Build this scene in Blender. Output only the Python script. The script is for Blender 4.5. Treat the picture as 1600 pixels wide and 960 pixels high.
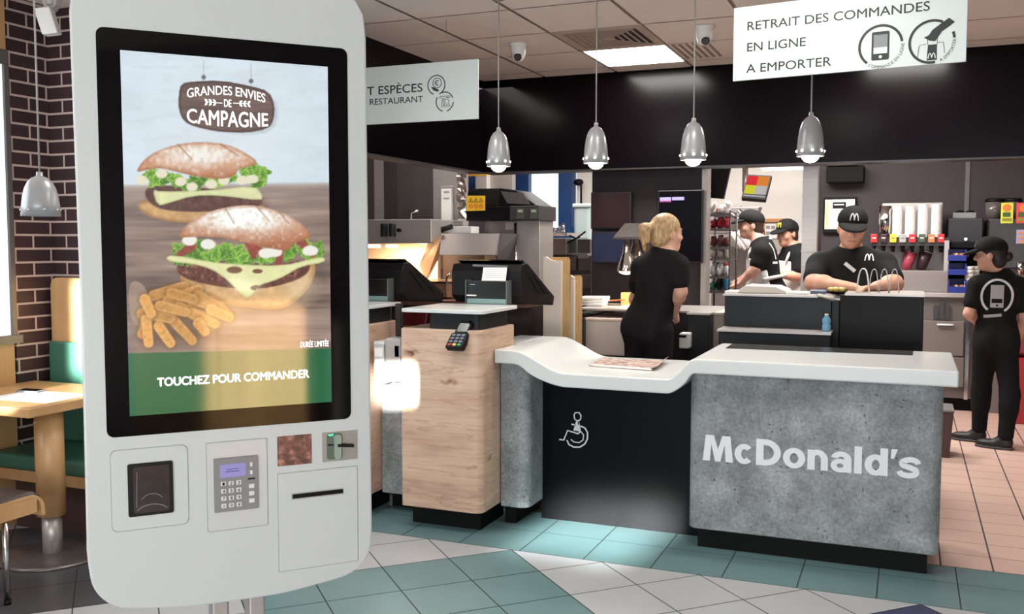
import bpy, bmesh, math, random
import numpy as np
from mathutils import Vector, Matrix
from mathutils.bvhtree import BVHTree

for _o in list(bpy.data.objects):
    bpy.data.objects.remove(_o)
SC = bpy.context.scene
COL = SC.collection
random.seed(4)
RNG = np.random.default_rng(4)

# ------------------------------------------------------------------ camera, world, light, exposure
FPX, YAW, PITCH, ROLL, EYE = 1493.9, math.radians(22.45), math.radians(-3.858), math.radians(-0.0458), 1.55
_f = Vector((-math.sin(YAW)*math.cos(PITCH), math.cos(YAW)*math.cos(PITCH), math.sin(PITCH)))
_r = Vector((math.cos(YAW), math.sin(YAW), 0.0))
_d = -_r.cross(_f)
_r2 = _r*math.cos(ROLL) + _d*math.sin(ROLL)
_d2 = -_r*math.sin(ROLL) + _d*math.cos(ROLL)
CAM = Vector((0, 0, EYE))
cd = bpy.data.cameras.new('camera')
cam = bpy.data.objects.new('camera', cd); COL.objects.link(cam)
cd.sensor_width = 36.0; cd.lens = FPX/1600*36.0; cd.clip_start = 0.05; cd.clip_end = 100
m = Matrix.Identity(4)
for i in range(3):
    m[i][0] = _r2[i]; m[i][1] = -_d2[i]; m[i][2] = -_f[i]; m[i][3] = CAM[i]
cam.matrix_world = m
SC.camera = cam
SC.view_settings.view_transform = 'Standard'
SC.view_settings.look = 'None'
SC.view_settings.gamma = 1.0
SC.view_settings.exposure = 0.0
SC.view_settings.use_curve_mapping = False
SC.cycles.use_denoising = True
SC.cycles.max_bounces = 8
SC.cycles.sample_clamp_indirect = 6.0

W = bpy.data.worlds.new('world'); SC.world = W
W.use_nodes = True
_bg = W.node_tree.nodes['Background']
_bg.inputs[0].default_value = (0.86, 0.93, 1.0, 1); _bg.inputs[1].default_value = 0.9

def light(name, kind, loc, energy, color=(1, 1, 1), target=None, size=None, size_y=None, spot=None, blend=0.3, spread=None):
    l = bpy.data.lights.new(name, kind); l.energy = energy; l.color = color
    if kind == 'AREA':
        l.shape = 'RECTANGLE'; l.size = size or 1; l.size_y = size_y or size or 1
        if spread: l.spread = math.radians(spread)
    elif kind in ('POINT', 'SPOT') and size is not None:
        l.shadow_soft_size = size
    if kind == 'SPOT':
        l.spot_size = math.radians(spot); l.spot_blend = blend; l.use_square = name.startswith('sun_')
    o = bpy.data.objects.new(name, l); COL.objects.link(o); o.location = loc
    if target is not None:
        o.rotation_euler = (Vector(target)-Vector(loc)).to_track_quat('-Z', 'Y').to_euler()
    return o

DAY = (0.86, 0.955, 1.0)
WARM = (1.0, 0.86, 0.74)
# daylight through the glass front behind the photographer
light('front_window_daylight', 'AREA', (0.3, -2.35, 1.55), 116, DAY, (0.3, 6, 1.1), 5.5, 2.2)
light('ceiling_fill', 'AREA', (0.3, -2.4, 0.8), 75, (1, 0.95, 0.9), (0.3, 4.6, 2.85), 5.0, 0.8)  # low upward lamp added to lift the ceiling, no real source
light('side_window_daylight', 'AREA', (-4.42, 2.2, 1.8), 45, DAY, (0, 3.0, 1.0), 2.0, 1.5)
# sun slipping through gaps of the glass front
SUNC = (1.0, 0.96, 0.9)
light('sun_on_booth', 'AREA', (-3.75, -2.0, 2.3), 9.0, SUNC, (-4.14, 3.93, 1.08), 0.25, 0.50, spread=1.5)
light('sun_on_table', 'SPOT', (-3.3, -2.0, 2.5), 7500, SUNC, (-3.98, 3.72, 0.78), 0.02, spot=4.2, blend=0.3)
light('sun_on_desk', 'AREA', (-0.6, -2.2, 2.2), 6.0, SUNC, (-2.63, 4.72, 0.735), 0.26, 0.17, spread=1.2)
light('sun_on_waste_station', 'AREA', (0.6, -2.7, 2.1), 42, (1, 0.93, 0.8), (2.49, -0.66, 0.62), 0.52, 1.15, spread=2.0)
light('sun_on_floor', 'AREA', (-2.3, -2.3, 2.3), 4.2, (0.95, 1.0, 0.99), (-1.5, 4.76, 0.0), 0.62, 0.055, spread=3.0)
# overhead light for the kitchen behind the bulkhead, fittings unseen
light('kitchen_tube_glow', 'AREA', (-1.0, 8.3, 2.72), 105, (1, 0.97, 0.92), (-1.0, 9.0, 0), 1.6, 1.0)
light('cookline_fill', 'AREA', (-3.4, 6.6, 2.75), 30, (1, 0.93, 0.86), (-3.4, 6.8, 0), 0.9, 1.6)  # lamp added to brighten the cook line steel, no tube known here
light('drinks_bay_glow', 'AREA', (0.35, 8.6, 2.72), 14, (1, 0.92, 0.86), (0.35, 8.9, 0), 1.2, 0.8)
light('fryer_bay_glow', 'AREA', (-3.2, 9.0, 2.72), 30, (1, 0.95, 0.9), (-3.2, 9.0, 0), 1.4, 1.2)

# ------------------------------------------------------------------ projection helpers (real planes of the room)
def ray(x, y):
    return (_r2*((x-800)/FPX) + _d2*((y-480)/FPX) + _f)
def at(x, y, Y):
    d = ray(x, y); return CAM + d*(Y/d.y)
def atX(x, y, X):
    d = ray(x, y); return CAM + d*(X/d.x)
def atZ(x, y, z):
    d = ray(x, y); return CAM + d*((z-EYE)/d.z)

# ------------------------------------------------------------------ materials
def lin(c):
    c = c/255.0
    return c/12.92 if c <= 0.04045 else ((c+0.055)/1.055)**2.4
def rgb(c):
    return (lin(c[0]), lin(c[1]), lin(c[2]), 1.0)
MATS = {}
def mat(name, color, rough=0.5, metal=0.0, spec=0.5, var=0.0, scale=8.0, emit=None, estr=1.0, alpha=None, trans=0.0, coat=0.0, bump=0.0, stretch=(1, 1, 1)):
    if name in MATS: return MATS[name]
    M = bpy.data.materials.new(name); M.use_nodes = True
    nt = M.node_tree; b = nt.nodes['Principled BSDF']
    b.inputs['Base Color'].default_value = rgb(color)
    b.inputs['Roughness'].default_value = rough
    b.inputs['Metallic'].default_value = metal
    b.inputs['Specular IOR Level'].default_value = spec
    b.inputs['Coat Weight'].default_value = coat
    if trans: b.inputs['Transmission Weight'].default_value = trans
    if alpha is not None: b.inputs['Alpha'].default_value = alpha
    if emit is not None:
        b.inputs['Emission Color'].default_value = rgb(emit); b.inputs['Emission Strength'].default_value = estr
    if var or bump:
        tc = nt.nodes.new('ShaderNodeTexCoord'); mp = nt.nodes.new('ShaderNodeMapping')
        mp.inputs['Scale'].default_value = stretch
        nz = nt.nodes.new('ShaderNodeTexNoise'); nz.inputs['Scale'].default_value = scale; nz.inputs['Detail'].default_value = 6
        nt.links.new(tc.outputs['Object'], mp.inputs[0]); nt.links.new(mp.outputs[0], nz.inputs['Vector'])
        if var:
            rp = nt.nodes.new('ShaderNodeValToRGB')
            c = rgb(color)
            rp.color_ramp.elements[0].position = 0.3; rp.color_ramp.elements[1].position = 0.7
            rp.color_ramp.elements[0].color = tuple(max(0, v*(1-var)) for v in c[:3])+(1,)
            rp.color_ramp.elements[1].color = tuple(min(1, v*(1+var)) for v in c[:3])+(1,)
            nt.links.new(nz.outputs[0], rp.inputs[0]); nt.links.new(rp.outputs[0], b.inputs['Base Color'])
        if bump:
            bp = nt.nodes.new('ShaderNodeBump'); bp.inputs['Strength'].default_value = bump; bp.inputs['Distance'].default_value = 0.01
            nt.links.new(nz.outputs[0], bp.inputs['Height']); nt.links.new(bp.outputs[0], b.inputs['Normal'])
    MATS[name] = M
    return M

def ramp(nt, fac, stops):
    r = nt.nodes.new('ShaderNodeValToRGB')
    while len(r.color_ramp.elements) < len(stops): r.color_ramp.elements.new(0.5)
    for e, (p, c) in zip(r.color_ramp.elements, stops):
        e.position = p; e.color = rgb(c) if len(c) == 3 else c
    nt.links.new(fac, r.inputs[0]); return r.outputs[0]
def noise(nt, scale, detail=5, stretch=(1, 1, 1), rough=0.55, rot=(0, 0, 0)):
    tc = nt.nodes.new('ShaderNodeTexCoord'); mp = nt.nodes.new('ShaderNodeMapping')
    mp.inputs['Scale'].default_value = stretch; mp.inputs['Rotation'].default_value = rot
    n = nt.nodes.new('ShaderNodeTexNoise'); n.inputs['Scale'].default_value = scale; n.inputs['Detail'].default_value = detail
    n.inputs['Roughness'].default_value = rough
    nt.links.new(tc.outputs['Object'], mp.inputs[0]); nt.links.new(mp.outputs[0], n.inputs['Vector'])
    return n.outputs[0]
def mix(nt, fac, a, b, mode='MIX'):
    x = nt.nodes.new('ShaderNodeMix'); x.data_type = 'RGBA'; x.blend_type = mode
    for s, v in ((x.inputs[0], fac), (x.inputs[6], a), (x.inputs[7], b)):
        if hasattr(v, 'is_linked'): nt.links.new(v, s)
        else: s.default_value = v
    return x.outputs[2]
def newmat(name, rough=0.5, spec=0.5, metal=0.0):
    M = bpy.data.materials.new(name); M.use_nodes = True; MATS[name] = M
    b = M.node_tree.nodes['Principled BSDF']; b.inputs['Roughness'].default_value = rough; b.inputs['Specular IOR Level'].default_value = spec
    b.inputs['Metallic'].default_value = metal
    return M, M.node_tree, b

# concrete-look laminate
M, nt, b = newmat('concrete', 0.55, 0.35)
base = ramp(nt, noise(nt, 5, 9, rough=0.68), [(0.32, (118, 124, 126)), (0.5, (146, 152, 154)), (0.68, (178, 184, 186))])
pits = ramp(nt, noise(nt, 46, 2), [(0.285, (92, 92, 92)), (0.315, (255, 255, 255))])
fine = ramp(nt, noise(nt, 70, 4), [(0.3, (205, 205, 205)), (0.7, (255, 255, 255))])
nt.links.new(mix(nt, 1.0, mix(nt, 0.75, base, pits, 'MULTIPLY'), fine, 'MULTIPLY'), b.inputs['Base Color'])
# knotty oak laminate, grain along X
M, nt, b = newmat('knotty_oak', 0.5, 0.35)
g1 = ramp(nt, noise(nt, 1.8, 6, (1.0, 1.0, 3.2), 0.55), [(0.3, (178, 147, 128)), (0.5, (202, 172, 151)), (0.7, (218, 190, 168))])
g2 = ramp(nt, noise(nt, 9, 4, (0.6, 0.6, 7)), [(0.3, (238, 232, 228)), (0.6, (255, 255, 255))])
g3 = ramp(nt, noise(nt, 2.4, 3, (0.7, 0.7, 5)), [(0.485, (255, 255, 255)), (0.5, (188, 164, 150)), (0.512, (255, 255, 255))])
def knots(nt, scale, stretch, r0, r1):
    tc = nt.nodes.new('ShaderNodeTexCoord'); mp = nt.nodes.new('ShaderNodeMapping'); mp.inputs['Scale'].default_value = stretch; mp.inputs['Location'].default_value = (0.31, 0.2, 0.17)
    vo = nt.nodes.new('ShaderNodeTexVoronoi'); vo.inputs['Scale'].default_value = scale
    nz_ = nt.nodes.new('ShaderNodeTexNoise'); nz_.inputs['Scale'].default_value = 14; ad_ = nt.nodes.new('ShaderNodeMix'); ad_.data_type = 'RGBA'; ad_.blend_type = 'ADD'; ad_.inputs[0].default_value = 0.12
    nt.links.new(tc.outputs['Object'], mp.inputs[0]); nt.links.new(mp.outputs[0], ad_.inputs[6]); nt.links.new(tc.outputs['Object'], nz_.inputs['Vector']); nt.links.new(nz_.outputs['Color'], ad_.inputs[7]); nt.links.new(ad_.outputs[2], vo.inputs['Vector'])
    return ramp(nt, vo.outputs['Distance'], [(r0, (92, 70, 64)), (r1, (196, 176, 166)), (r1*1.9, (255, 255, 255))])
kn = knots(nt, 4.2, (0.8, 0.8, 1.9), 0.05, 0.10)
nt.links.new(mix(nt, 0.9, mix(nt, 0.4, mix(nt, 1.0, g1, g2, 'MULTIPLY'), g3, 'MULTIPLY'), kn, 'MULTIPLY'), b.inputs['Base Color'])
# beech furniture wood
M, nt, b = newmat('beech', 0.35, 0.5)
g1 = ramp(nt, noise(nt, 6.0, 5, (1, 1, 0.3)), [(0.3, (178, 136, 92)), (0.7, (202, 162, 114))])
nt.links.new(g1, b.inputs['Base Color'])
# brushed stainless
M, nt, b = newmat('stainless', 0.36, 0.5, 0.5)
nt.links.new(ramp(nt, noise(nt, 6, 5, (1, 1, 14)), [(0.3, (178, 171, 168)), (0.7, (188, 182, 178))]), b.inputs['Base Color'])
M, nt, b = newmat('stainless_dark', 0.42, 0.5, 0.7)
nt.links.new(ramp(nt, noise(nt, 5, 5, (3, 3, 0.6)), [(0.3, (106, 100, 99)), (0.7, (114, 108, 106))]), b.inputs['Base Color'])
# brick
M, nt, b = newmat('brick', 0.6, 0.35)
geo = nt.nodes.new('ShaderNodeNewGeometry'); sx = nt.nodes.new('ShaderNodeSeparateXYZ'); cx = nt.nodes.new('ShaderNodeCombineXYZ')
ad = nt.nodes.new('ShaderNodeMath'); ad.operation = 'ADD'
nt.links.new(geo.outputs['Position'], sx.inputs[0]); nt.links.new(sx.outputs[0], ad.inputs[0]); nt.links.new(sx.outputs[1], ad.inputs[1])
nt.links.new(ad.outputs[0], cx.inputs[0]); nt.links.new(sx.outputs[2], cx.inputs[1])
br = nt.nodes.new('ShaderNodeTexBrick'); nt.links.new(cx.outputs[0], br.inputs['Vector'])
br.inputs['Scale'].default_value = 1.0; br.inputs['Mortar Size'].default_value = 0.0065; br.inputs['Brick Width'].default_value = 0.235; br.inputs['Row Height'].default_value = 0.0757
br.inputs['Color1'].default_value = rgb((62, 42, 45)); br.inputs['Color2'].default_value = rgb((50, 34, 38)); br.inputs['Mortar'].default_value = rgb((190, 168, 160))
br.inputs['Mortar Smooth'].default_value = 0.2
nt.links.new(br.outputs[0], b.inputs['Base Color'])
bp = nt.nodes.new('ShaderNodeBump'); bp.inputs['Strength'].default_value = 0.4; bp.inputs['Distance'].default_value = 0.006; bp.invert = True
nt.links.new(br.outputs['Fac'], bp.inputs['Height']); nt.links.new(bp.outputs[0], b.inputs['Normal'])

white_top = mat('white_solid_surface', (209, 213, 213), 0.22, spec=0.45)
white_panel = mat('kiosk_white', (190, 193, 192), 0.32, spec=0.35, coat=0.1)
white_edge = mat('kiosk_trim', (200, 200, 199), 0.4)
seam = mat('seam_grey', (150, 150, 150), 0.6)
blackgloss = mat('black_glass', (5, 4, 6), 0.06, spec=0.15)
black = mat('black_plastic', (14, 13, 15), 0.45, spec=0.2)
black2 = mat('black_matt', (8, 7, 8), 0.65, spec=0.2)
charcoal = mat('charcoal_laminate', (34, 35, 38), 0.4, spec=0.2)
charcoal_lt = mat('charcoal_light', (72, 72, 75), 0.45)
blackpanel = mat('black_counter_panel', (7, 7, 9), 0.28, spec=0.16)
bulk = mat('bulkhead_black', (6, 3, 5), 0.20, spec=0.11)
wallgrey = mat('grey_wall_paint', (69, 60, 63), 0.6, spec=0.3)
walldark = mat('dark_wall_paint', (54, 47, 51), 0.6, spec=0.3)
whitewall = mat('white_wall_paint', (232, 228, 222), 0.7)
concrete = MATS['concrete']; oak = MATS['knotty_oak']; beech = MATS['beech']; steel = MATS['stainless']; steeld = MATS['stainless_dark']
chrome = mat('chrome', (205, 205, 205), 0.15, 1.0)
greymetal = mat('grey_painted_metal', (176, 172, 170), 0.35, 0.6)
whiteplastic = mat('white_plastic', (222, 220, 216), 0.4)
greyplastic = mat('grey_plastic', (140, 141, 143), 0.45)
paper = mat('paper_white', (236, 234, 230), 0.7)
cardboard = mat('cardboard', (196, 160, 112), 0.75, var=0.12, scale=20)
teal_vinyl = mat('green_vinyl', (58, 106, 90), 0.4, var=0.06, scale=5)
red = mat('red_plastic', (170, 28, 34), 0.4)
bluebin = mat('blue_plastic', (38, 52, 140), 0.4)
bluepaint = mat('blue_frame_paint', (28, 66, 120), 0.45)
vinyl_letter = mat('white_lettering', (222, 226, 228), 0.5)
dark_letter = mat('dark_lettering', (26, 28, 30), 0.5)
signmat = mat('sign_white', (200, 208, 207), 0.4, emit=(150, 160, 160), estr=0.0)
glow_panel = mat('diffuser_lit', (255, 255, 255), 0.4, emit=(255, 252, 246), estr=12.0)
bulb = mat('bulb_lit', (255, 245, 230), 0.4, emit=(255, 238, 214), estr=22.0)
glass = mat('clear_plastic', (230, 235, 238), 0.12, trans=0.85, alpha=0.5)
skin = mat('skin', (208, 160, 140), 0.5, spec=0.35, var=0.05, scale=14)
skin2 = mat('skin_tan', (196, 146, 122), 0.5, spec=0.35, var=0.05, scale=14)
shirt = mat('black_cotton', (24, 23, 25), 0.85, spec=0.2, var=0.15, scale=25)
trouser = mat('black_trouser_cloth', (19, 18, 22), 0.85, spec=0.2)
capcloth = mat('cap_cloth', (26, 25, 27), 0.8, spec=0.2)
blond = mat('blond_hair', (182, 150, 110), 0.5, spec=0.4, var=0.4, scale=26, stretch=(3, 3, 1), bump=0.4)
brownhair = mat('brown_hair', (52, 36, 30), 0.55, var=0.2, scale=40)
apron = mat('apron_white', (226, 222, 220), 0.6, bump=0.5, scale=14)
eyem = mat('dark_eye', (38, 26, 24), 0.3)
lipm = mat('lip', (172, 100, 92), 0.5)
shoe = mat('black_shoe', (18, 17, 18), 0.5)

# ------------------------------------------------------------------ object helpers
ORG = {}
def tag(o, label=None, cat=None, group=None, kind=None):
    if label: o['label'] = label
    if cat: o['category'] = cat
    if group: o['group'] = group
    if kind: o['kind'] = kind
    return o
def thing(name, label, cat, loc=(0, 0, 0), group=None):
    o = bpy.data.objects.new(name, None); COL.objects.link(o)
    o.empty_display_size = 0.1; o.location = loc; ORG[o.name] = Vector(loc)
    return tag(o, label, cat, group)
def root_org(p):
    while p is not None:
        if p.name in ORG: return ORG[p.name]
        p = p.parent
    return Vector((0, 0, 0))
def link_mesh(name, me, mats, parent=None, bevel=0, org=None):
    o = bpy.data.objects.new(name, me); COL.objects.link(o)
    for mm in (mats if isinstance(mats, (list, tuple)) else [mats]): me.materials.append(mm)
    off = root_org(parent) if parent is not None else Vector(org or (0, 0, 0))
    if off.length > 0: me.transform(Matrix.Translation(-off))
    if parent is not None: o.parent = parent
    elif org is not None:
        o.location = org; ORG[o.name] = Vector(org)
    if bevel:
        md = o.modifiers.new('bevel', 'BEVEL'); md.width = bevel; md.segments = 2; md.limit_method = 'ANGLE'; md.angle_limit = math.radians(40)
    return o

class MB:
    """collects world-space shapes for ONE mesh object"""
    def __init__(s): s.bm = bmesh.new(); s.mi = 0
    def _f(s, fs, smooth=False):
        for f in fs: f.material_index = s.mi; f.smooth = smooth
    def mesh(s, V, F, smooth=False):
        vs = [s.bm.verts.new(v) for v in V]; out = []
        for f in F:
            try: out.append(s.bm.faces.new([vs[i] for i in f]))
            except ValueError: pass
        s._f(out, smooth); return s
    def box(s, a, b):
        x0, x1 = sorted((a[0], b[0])); y0, y1 = sorted((a[1], b[1])); z0, z1 = sorted((a[2], b[2]))
        V = [(x0, y0, z0), (x1, y0, z0), (x1, y1, z0), (x0, y1, z0), (x0, y0, z1), (x1, y0, z1), (x1, y1, z1), (x0, y1, z1)]
        return s.mesh(V, [(3, 2, 1, 0), (4, 5, 6, 7), (0, 1, 5, 4), (1, 2, 6, 5), (2, 3, 7, 6), (3, 0, 4, 7)])
    def obox(s, c, ax, ay, az):
        """oriented box: centre and three half-axis vectors"""
        c, ax, ay, az = map(Vector, (c, ax, ay, az))
        V = [c+ax*i+ay*j+az*k for k in (-1, 1) for (i, j) in ((-1, -1), (1, -1), (1, 1), (-1, 1))]
        return s.mesh(V, [(3, 2, 1, 0), (4, 5, 6, 7), (0, 1, 5, 4), (1, 2, 6, 5), (2, 3, 7, 6), (3, 0, 4, 7)])
    def pbox(s, x0, y0, x1, y1, Y, depth):
        """box whose front face, standing at plane Y, spans these photo pixels"""
        a = at(x0, (y0+y1)/2, Y).x; b = at(x1, (y0+y1)/2, Y).x
        xm = (x0+x1)/2; zt = at(xm, y0, Y).z; zb = at(xm, y1, Y).z
        return s.box((a, Y, zb), (b, Y+depth, zt))
    def prism(s, pts, vec):
        """planar outline (3-D points) pushed along vec"""
        vec = Vector(vec); P = [Vector(p) for p in pts]; n = len(P)
        V = P+[p+vec for p in P]
        F = [tuple(range(n-1, -1, -1)), tuple(range(n, 2*n))]+[(i, (i+1) % n, n+(i+1) % n, n+i) for i in range(n)]
        return s.mesh(V, F)
    def cyl(s, p0, p1, r0, r1=None, seg=16, caps=True, smooth=True):
        r1 = r0 if r1 is None else r1
        p0, p1 = Vector(p0), Vector(p1); d = (p1-p0).normalized()
        a = d.orthogonal().normalized(); b2 = d.cross(a)
        V = []
        for p, r in ((p0, r0), (p1, r1)):
            for i in range(seg):
                t = 2*math.pi*i/seg; V.append(p+(a*math.cos(t)+b2*math.sin(t))*r)
        vs = [s.bm.verts.new(v) for v in V]
        s._f([s.bm.faces.new((vs[i], vs[(i+1) % seg], vs[seg+(i+1) % seg], vs[seg+i])) for i in range(seg)], smooth)
        if caps: s._f([s.bm.faces.new(vs[seg-1::-1]), s.bm.faces.new(vs[seg:])])
        return s
    def tube(s, pts, r, seg=8):
        P = [Vector(p) for p in pts]; rings = []
        for i, p in enumerate(P):
            d = (P[min(i+1, len(P)-1)]-P[max(i-1, 0)]).normalized()
            a = d.cross(Vector((0.31, 0.22, 0.92))).normalized(); b2 = d.cross(a)
            rings.append([s.bm.verts.new(p+(a*math.cos(2*math.pi*k/seg)+b2*math.sin(2*math.pi*k/seg))*r) for k in range(seg)])
        fs = []
        for i in range(len(rings)-1):
            for k in range(seg): fs.append(s.bm.faces.new((rings[i][k], rings[i][(k+1) % seg], rings[i+1][(k+1) % seg], rings[i+1][k])))
        s._f(fs, True); s._f([s.bm.faces.new(rings[0][::-1]), s.bm.faces.new(rings[-1])]); return s
    def lathe(s, c, prof, seg=24, axis=(0, 0, 1)):
        c = Vector(c); ax = Vector(axis).normalized(); a = ax.orthogonal().normalized(); b2 = ax.cross(a); rings = []
        for r, z in prof:
            rings.append([s.bm.verts.new(c+ax*z+(a*math.cos(2*math.pi*k/seg)+b2*math.sin(2*math.pi*k/seg))*max(r, 1e-4)) for k in range(seg)])
        fs = []
        for i in range(len(rings)-1):
            for k in range(seg): fs.append(s.bm.faces.new((rings[i][k], rings[i][(k+1) % seg], rings[i+1][(k+1) % seg], rings[i+1][k])))
        s._f(fs, True); return s
    def ball(s, c, r, sx=(1, 1, 1), seg=12):
        t = bmesh.new(); bmesh.ops.create_uvsphere(t, u_segments=seg, v_segments=max(6, seg//2), radius=r)
        mp = {}
        for v in t.verts: mp[v.index] = s.bm.verts.new(Vector((v.co.x*sx[0], v.co.y*sx[1], v.co.z*sx[2]))+Vector(c))
        s._f([s.bm.faces.new([mp[v.index] for v in f.verts]) for f in t.faces], True); t.free(); return s
    def build(s, name, mats, parent=None, bevel=0, org=None):
        me = bpy.data.meshes.new(name); s.bm.normal_update()
        bmesh.ops.recalc_face_normals(s.bm, faces=s.bm.faces[:])
        s.bm.to_mesh(me); s.bm.free()
        return link_mesh(name, me, mats, parent, bevel, org)
def solo(mb, name, mats, label, cat, org, group=None, bevel=0):
    return tag(mb.build(name, mats, None, bevel, org), label, cat, group)
def struct(mb, name, mats, bevel=0):
    return tag(mb.build(name, mats, None, bevel), kind='structure')
def rrect(x0, y0, x1, y1, r, n=5):
    out = []
    for cx_, cy_, a0 in ((x1-r, y1-r, 0), (x0+r, y1-r, 90), (x0+r, y0+r, 180), (x1-r, y0+r, 270)):
        for i in range(n+1):
            t = math.radians(a0+90*i/n); out.append((cx_+r*math.cos(t), cy_+r*math.sin(t)))
    return out
def arc(cx_, cy_, r, a0, a1, n=16, ry=None):
    ry = ry or r
    return [(cx_+r*math.cos(math.radians(a0+(a1-a0)*i/n)), cy_+ry*math.sin(math.radians(a0+(a1-a0)*i/n))) for i in range(n+1)]
class Plane:
    """a real flat face in the room: origin, right, up, outward normal"""
    def __init__(s, O, u, v, n): s.O, s.u, s.v, s.n = map(Vector, (O, u, v, n))
    def __call__(s, p, off=0.0): return s.O+s.u*p[0]+s.v*p[1]+s.n*off
    def px(s, x, y):
        d = ray(x, y); t = s.n.dot(s.O-CAM)/s.n.dot(d); P = CAM+d*t-s.O
        return (P.dot(s.u), P.dot(s.v))
    def plate(s, mb, pts, o0, o1):
        return mb.prism([s(p, o0) for p in pts], s.n*(o1-o0))
    def ribbon(s, mb, pts, w, o0, o1, closed=False):
        P = [Vector((p[0], p[1])) for p in pts]; n = len(P); L = []; R = []
        for i in range(n):
            a = P[(i-1) % n] if closed or i > 0 else P[i]; c = P[(i+1) % n] if closed or i < n-1 else P[i]
            d = (c-a).normalized(); q = Vector((-d.y, d.x))*w/2
            L.append(P[i]+q); R.append(P[i]-q)
        m_ = n if closed else n-1
        for i in range(m_):
            j = (i+1) % n
            s.plate(mb, [L[i], L[j], R[j], R[i]], o0, o1)
        return mb
def text(body, plane, x0, y0, x1, y1, material, name, parent, off=0.001, bold=0.0, ext=0.0008, shear=0.0, curve_fn=None, label=None, spacing=1.0):
    """lettering fitted to the rectangle x0..x1, y0..y1 of a plane"""
    cu = bpy.data.curves.new('lettering', 'FONT'); cu.body = body; cu.size = 1.0; cu.offset = min(0.0, bold); cu.resolution_u = 4; cu.space_character = spacing
    o = bpy.data.objects.new('lettering_tmp', cu); COL.objects.link(o)
    dg = bpy.context.evaluated_depsgraph_get()
    me = bpy.data.meshes.new_from_object(o.evaluated_get(dg)); bpy.data.objects.remove(o)
    n = len(me.vertices); co = np.empty(n*3, np.float32); me.vertices.foreach_get('co', co); co = co.reshape(-1, 3)
    mn, mx = co.min(0), co.max(0)
    a = (co[:, 0]-mn[0])/max(1e-6, mx[0]-mn[0]); b_ = (co[:, 1]-mn[1])/max(1e-6, mx[1]-mn[1])
    X = x0+a*(x1-x0); Yv = y0+b_*(y1-y0)
    if curve_fn is not None: X, Yv = curve_fn(a, b_, X, Yv)
    sh = [(0, 0)] if bold <= 0 else [(0, 0), (-1, 0), (1, 0), (0, -1), (0, 1)]
    nm_ = len(sh); st = bold*(y1-y0)*0.9
    if nm_ > 1:
        polys = [tuple(p.vertices) for p in me.polygons]; V = []; F = []
        for k, (a_, c_) in enumerate(sh):
            V += [plane((float(x)+a_*st, float(y)+c_*st), off+k*0.00006) for x, y in zip(X, Yv)]; F += [tuple(i+k*n for i in p) for p in polys]
        me2 = bpy.data.meshes.new('lettering'); me2.from_pydata(V, [], F); me = me2
    else:
        for v, x, y in zip(me.vertices, X, Yv): v.co = plane((float(x), float(y)), off)
    o = link_mesh(name, me, material, parent)
    if label: o['label'] = label
    return o

# ================================================================== SETTING
# ---- floor: individual tiles on dark grout
T = 0.3362; Y0 = 4.378; GAP = 0.0055
grout = mat('grout', (58, 55, 54), 0.8)
tile_light = mat('tile_light', (179, 182, 185), 0.3, spec=0.45, var=0.03, scale=3)
tile_teal = mat('tile_teal', (106, 137, 139), 0.3, spec=0.45, var=0.05, scale=3)
tile_navy = mat('tile_navy', (60, 62, 96), 0.3, spec=0.45, var=0.05, scale=3)
tile_brown = mat('tile_brown', (220, 186, 172), 0.36, spec=0.4, var=0.05, scale=2)
tile_dark = mat('tile_dark', (78, 78, 84), 0.32, spec=0.4, var=0.05, scale=3)
fm = MB()
fm.mesh([(-4.62, -3.1, -0.0025), (2.7, -3.1, -0.0025), (2.7, 11, -0.0025), (-4.62, 11, -0.0025)], [(0, 1, 2, 3)])
fm.mesh([(-4.62, -3.1, -0.12), (2.7, -3.1, -0.12), (2.7, 11, -0.12), (-4.62, 11, -0.12)], [(3, 2, 1, 0)])
def clip(P, axis, lim, sgn):
    out = []
    for i in range(len(P)):
        a, c = P[i], P[(i+1) % len(P)]
        ia, ic = sgn*(lim-a[axis]) >= 0, sgn*(lim-c[axis]) >= 0
        if ia: out.append(a)
        if ia != ic:
            t = (lim-a[axis])/(c[axis]-a[axis]); out.append((a[0]+t*(c[0]-a[0]), a[1]+t*(c[1]-a[1])))
    return out
def tile(P, mi):
    if len(P) >= 3:
        fm.mi = mi; fm.mesh([(p[0], p[1], 0.0) for p in P], [tuple(range(len(P)))])
V0 = (-1.81, Y0); s2 = math.sqrt(0.5); e1 = (s2, -s2); e2 = (-s2, -s2)
for i in range(-14, 20):
    for j in range(-14, 24):
        bi, bj = i//4, j//4
        k = {(0, 0): 2, (1, -1): 3, (-1, 1): 5}.get((bi, bj), None)
        if k is None: k = (2 if (bi-bj) % 4 == 0 else 3) if (bi+bj) % 2 == 0 else 1
        g = GAP/2/T; P = []
        for a, c in ((i+g, j+g), (i+1-g, j+g), (i+1-g, j+1-g), (i+g, j+1-g)):
            P.append((V0[0]+T*(a*e1[0]+c*e2[0]), V0[1]+T*(a*e1[1]+c*e2[1])))
        P = clip(P, 1, Y0-GAP/2, 1); 
        if not P: continue
        P = clip(P, 1, -3.1, -1) if P else P
        P = clip(P, 0, -4.6, -1) if P else P
        P = clip(P, 0, 2.7, 1) if P else P
        if P: tile(P, k)
for k in range(-7, 16):
    x0 = -2.44+T*k
    for a, c in ((Y0, 4.712), (4.712, 4.955)):
        if c > 4.9 and x0 < -0.1: c = 5.06
        tile([(x0+GAP/2, a+0.002), (x0+T-GAP/2, a+0.002), (x0+T-GAP/2, c-0.002), (x0+GAP/2, c-0.002)], 2)
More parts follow.
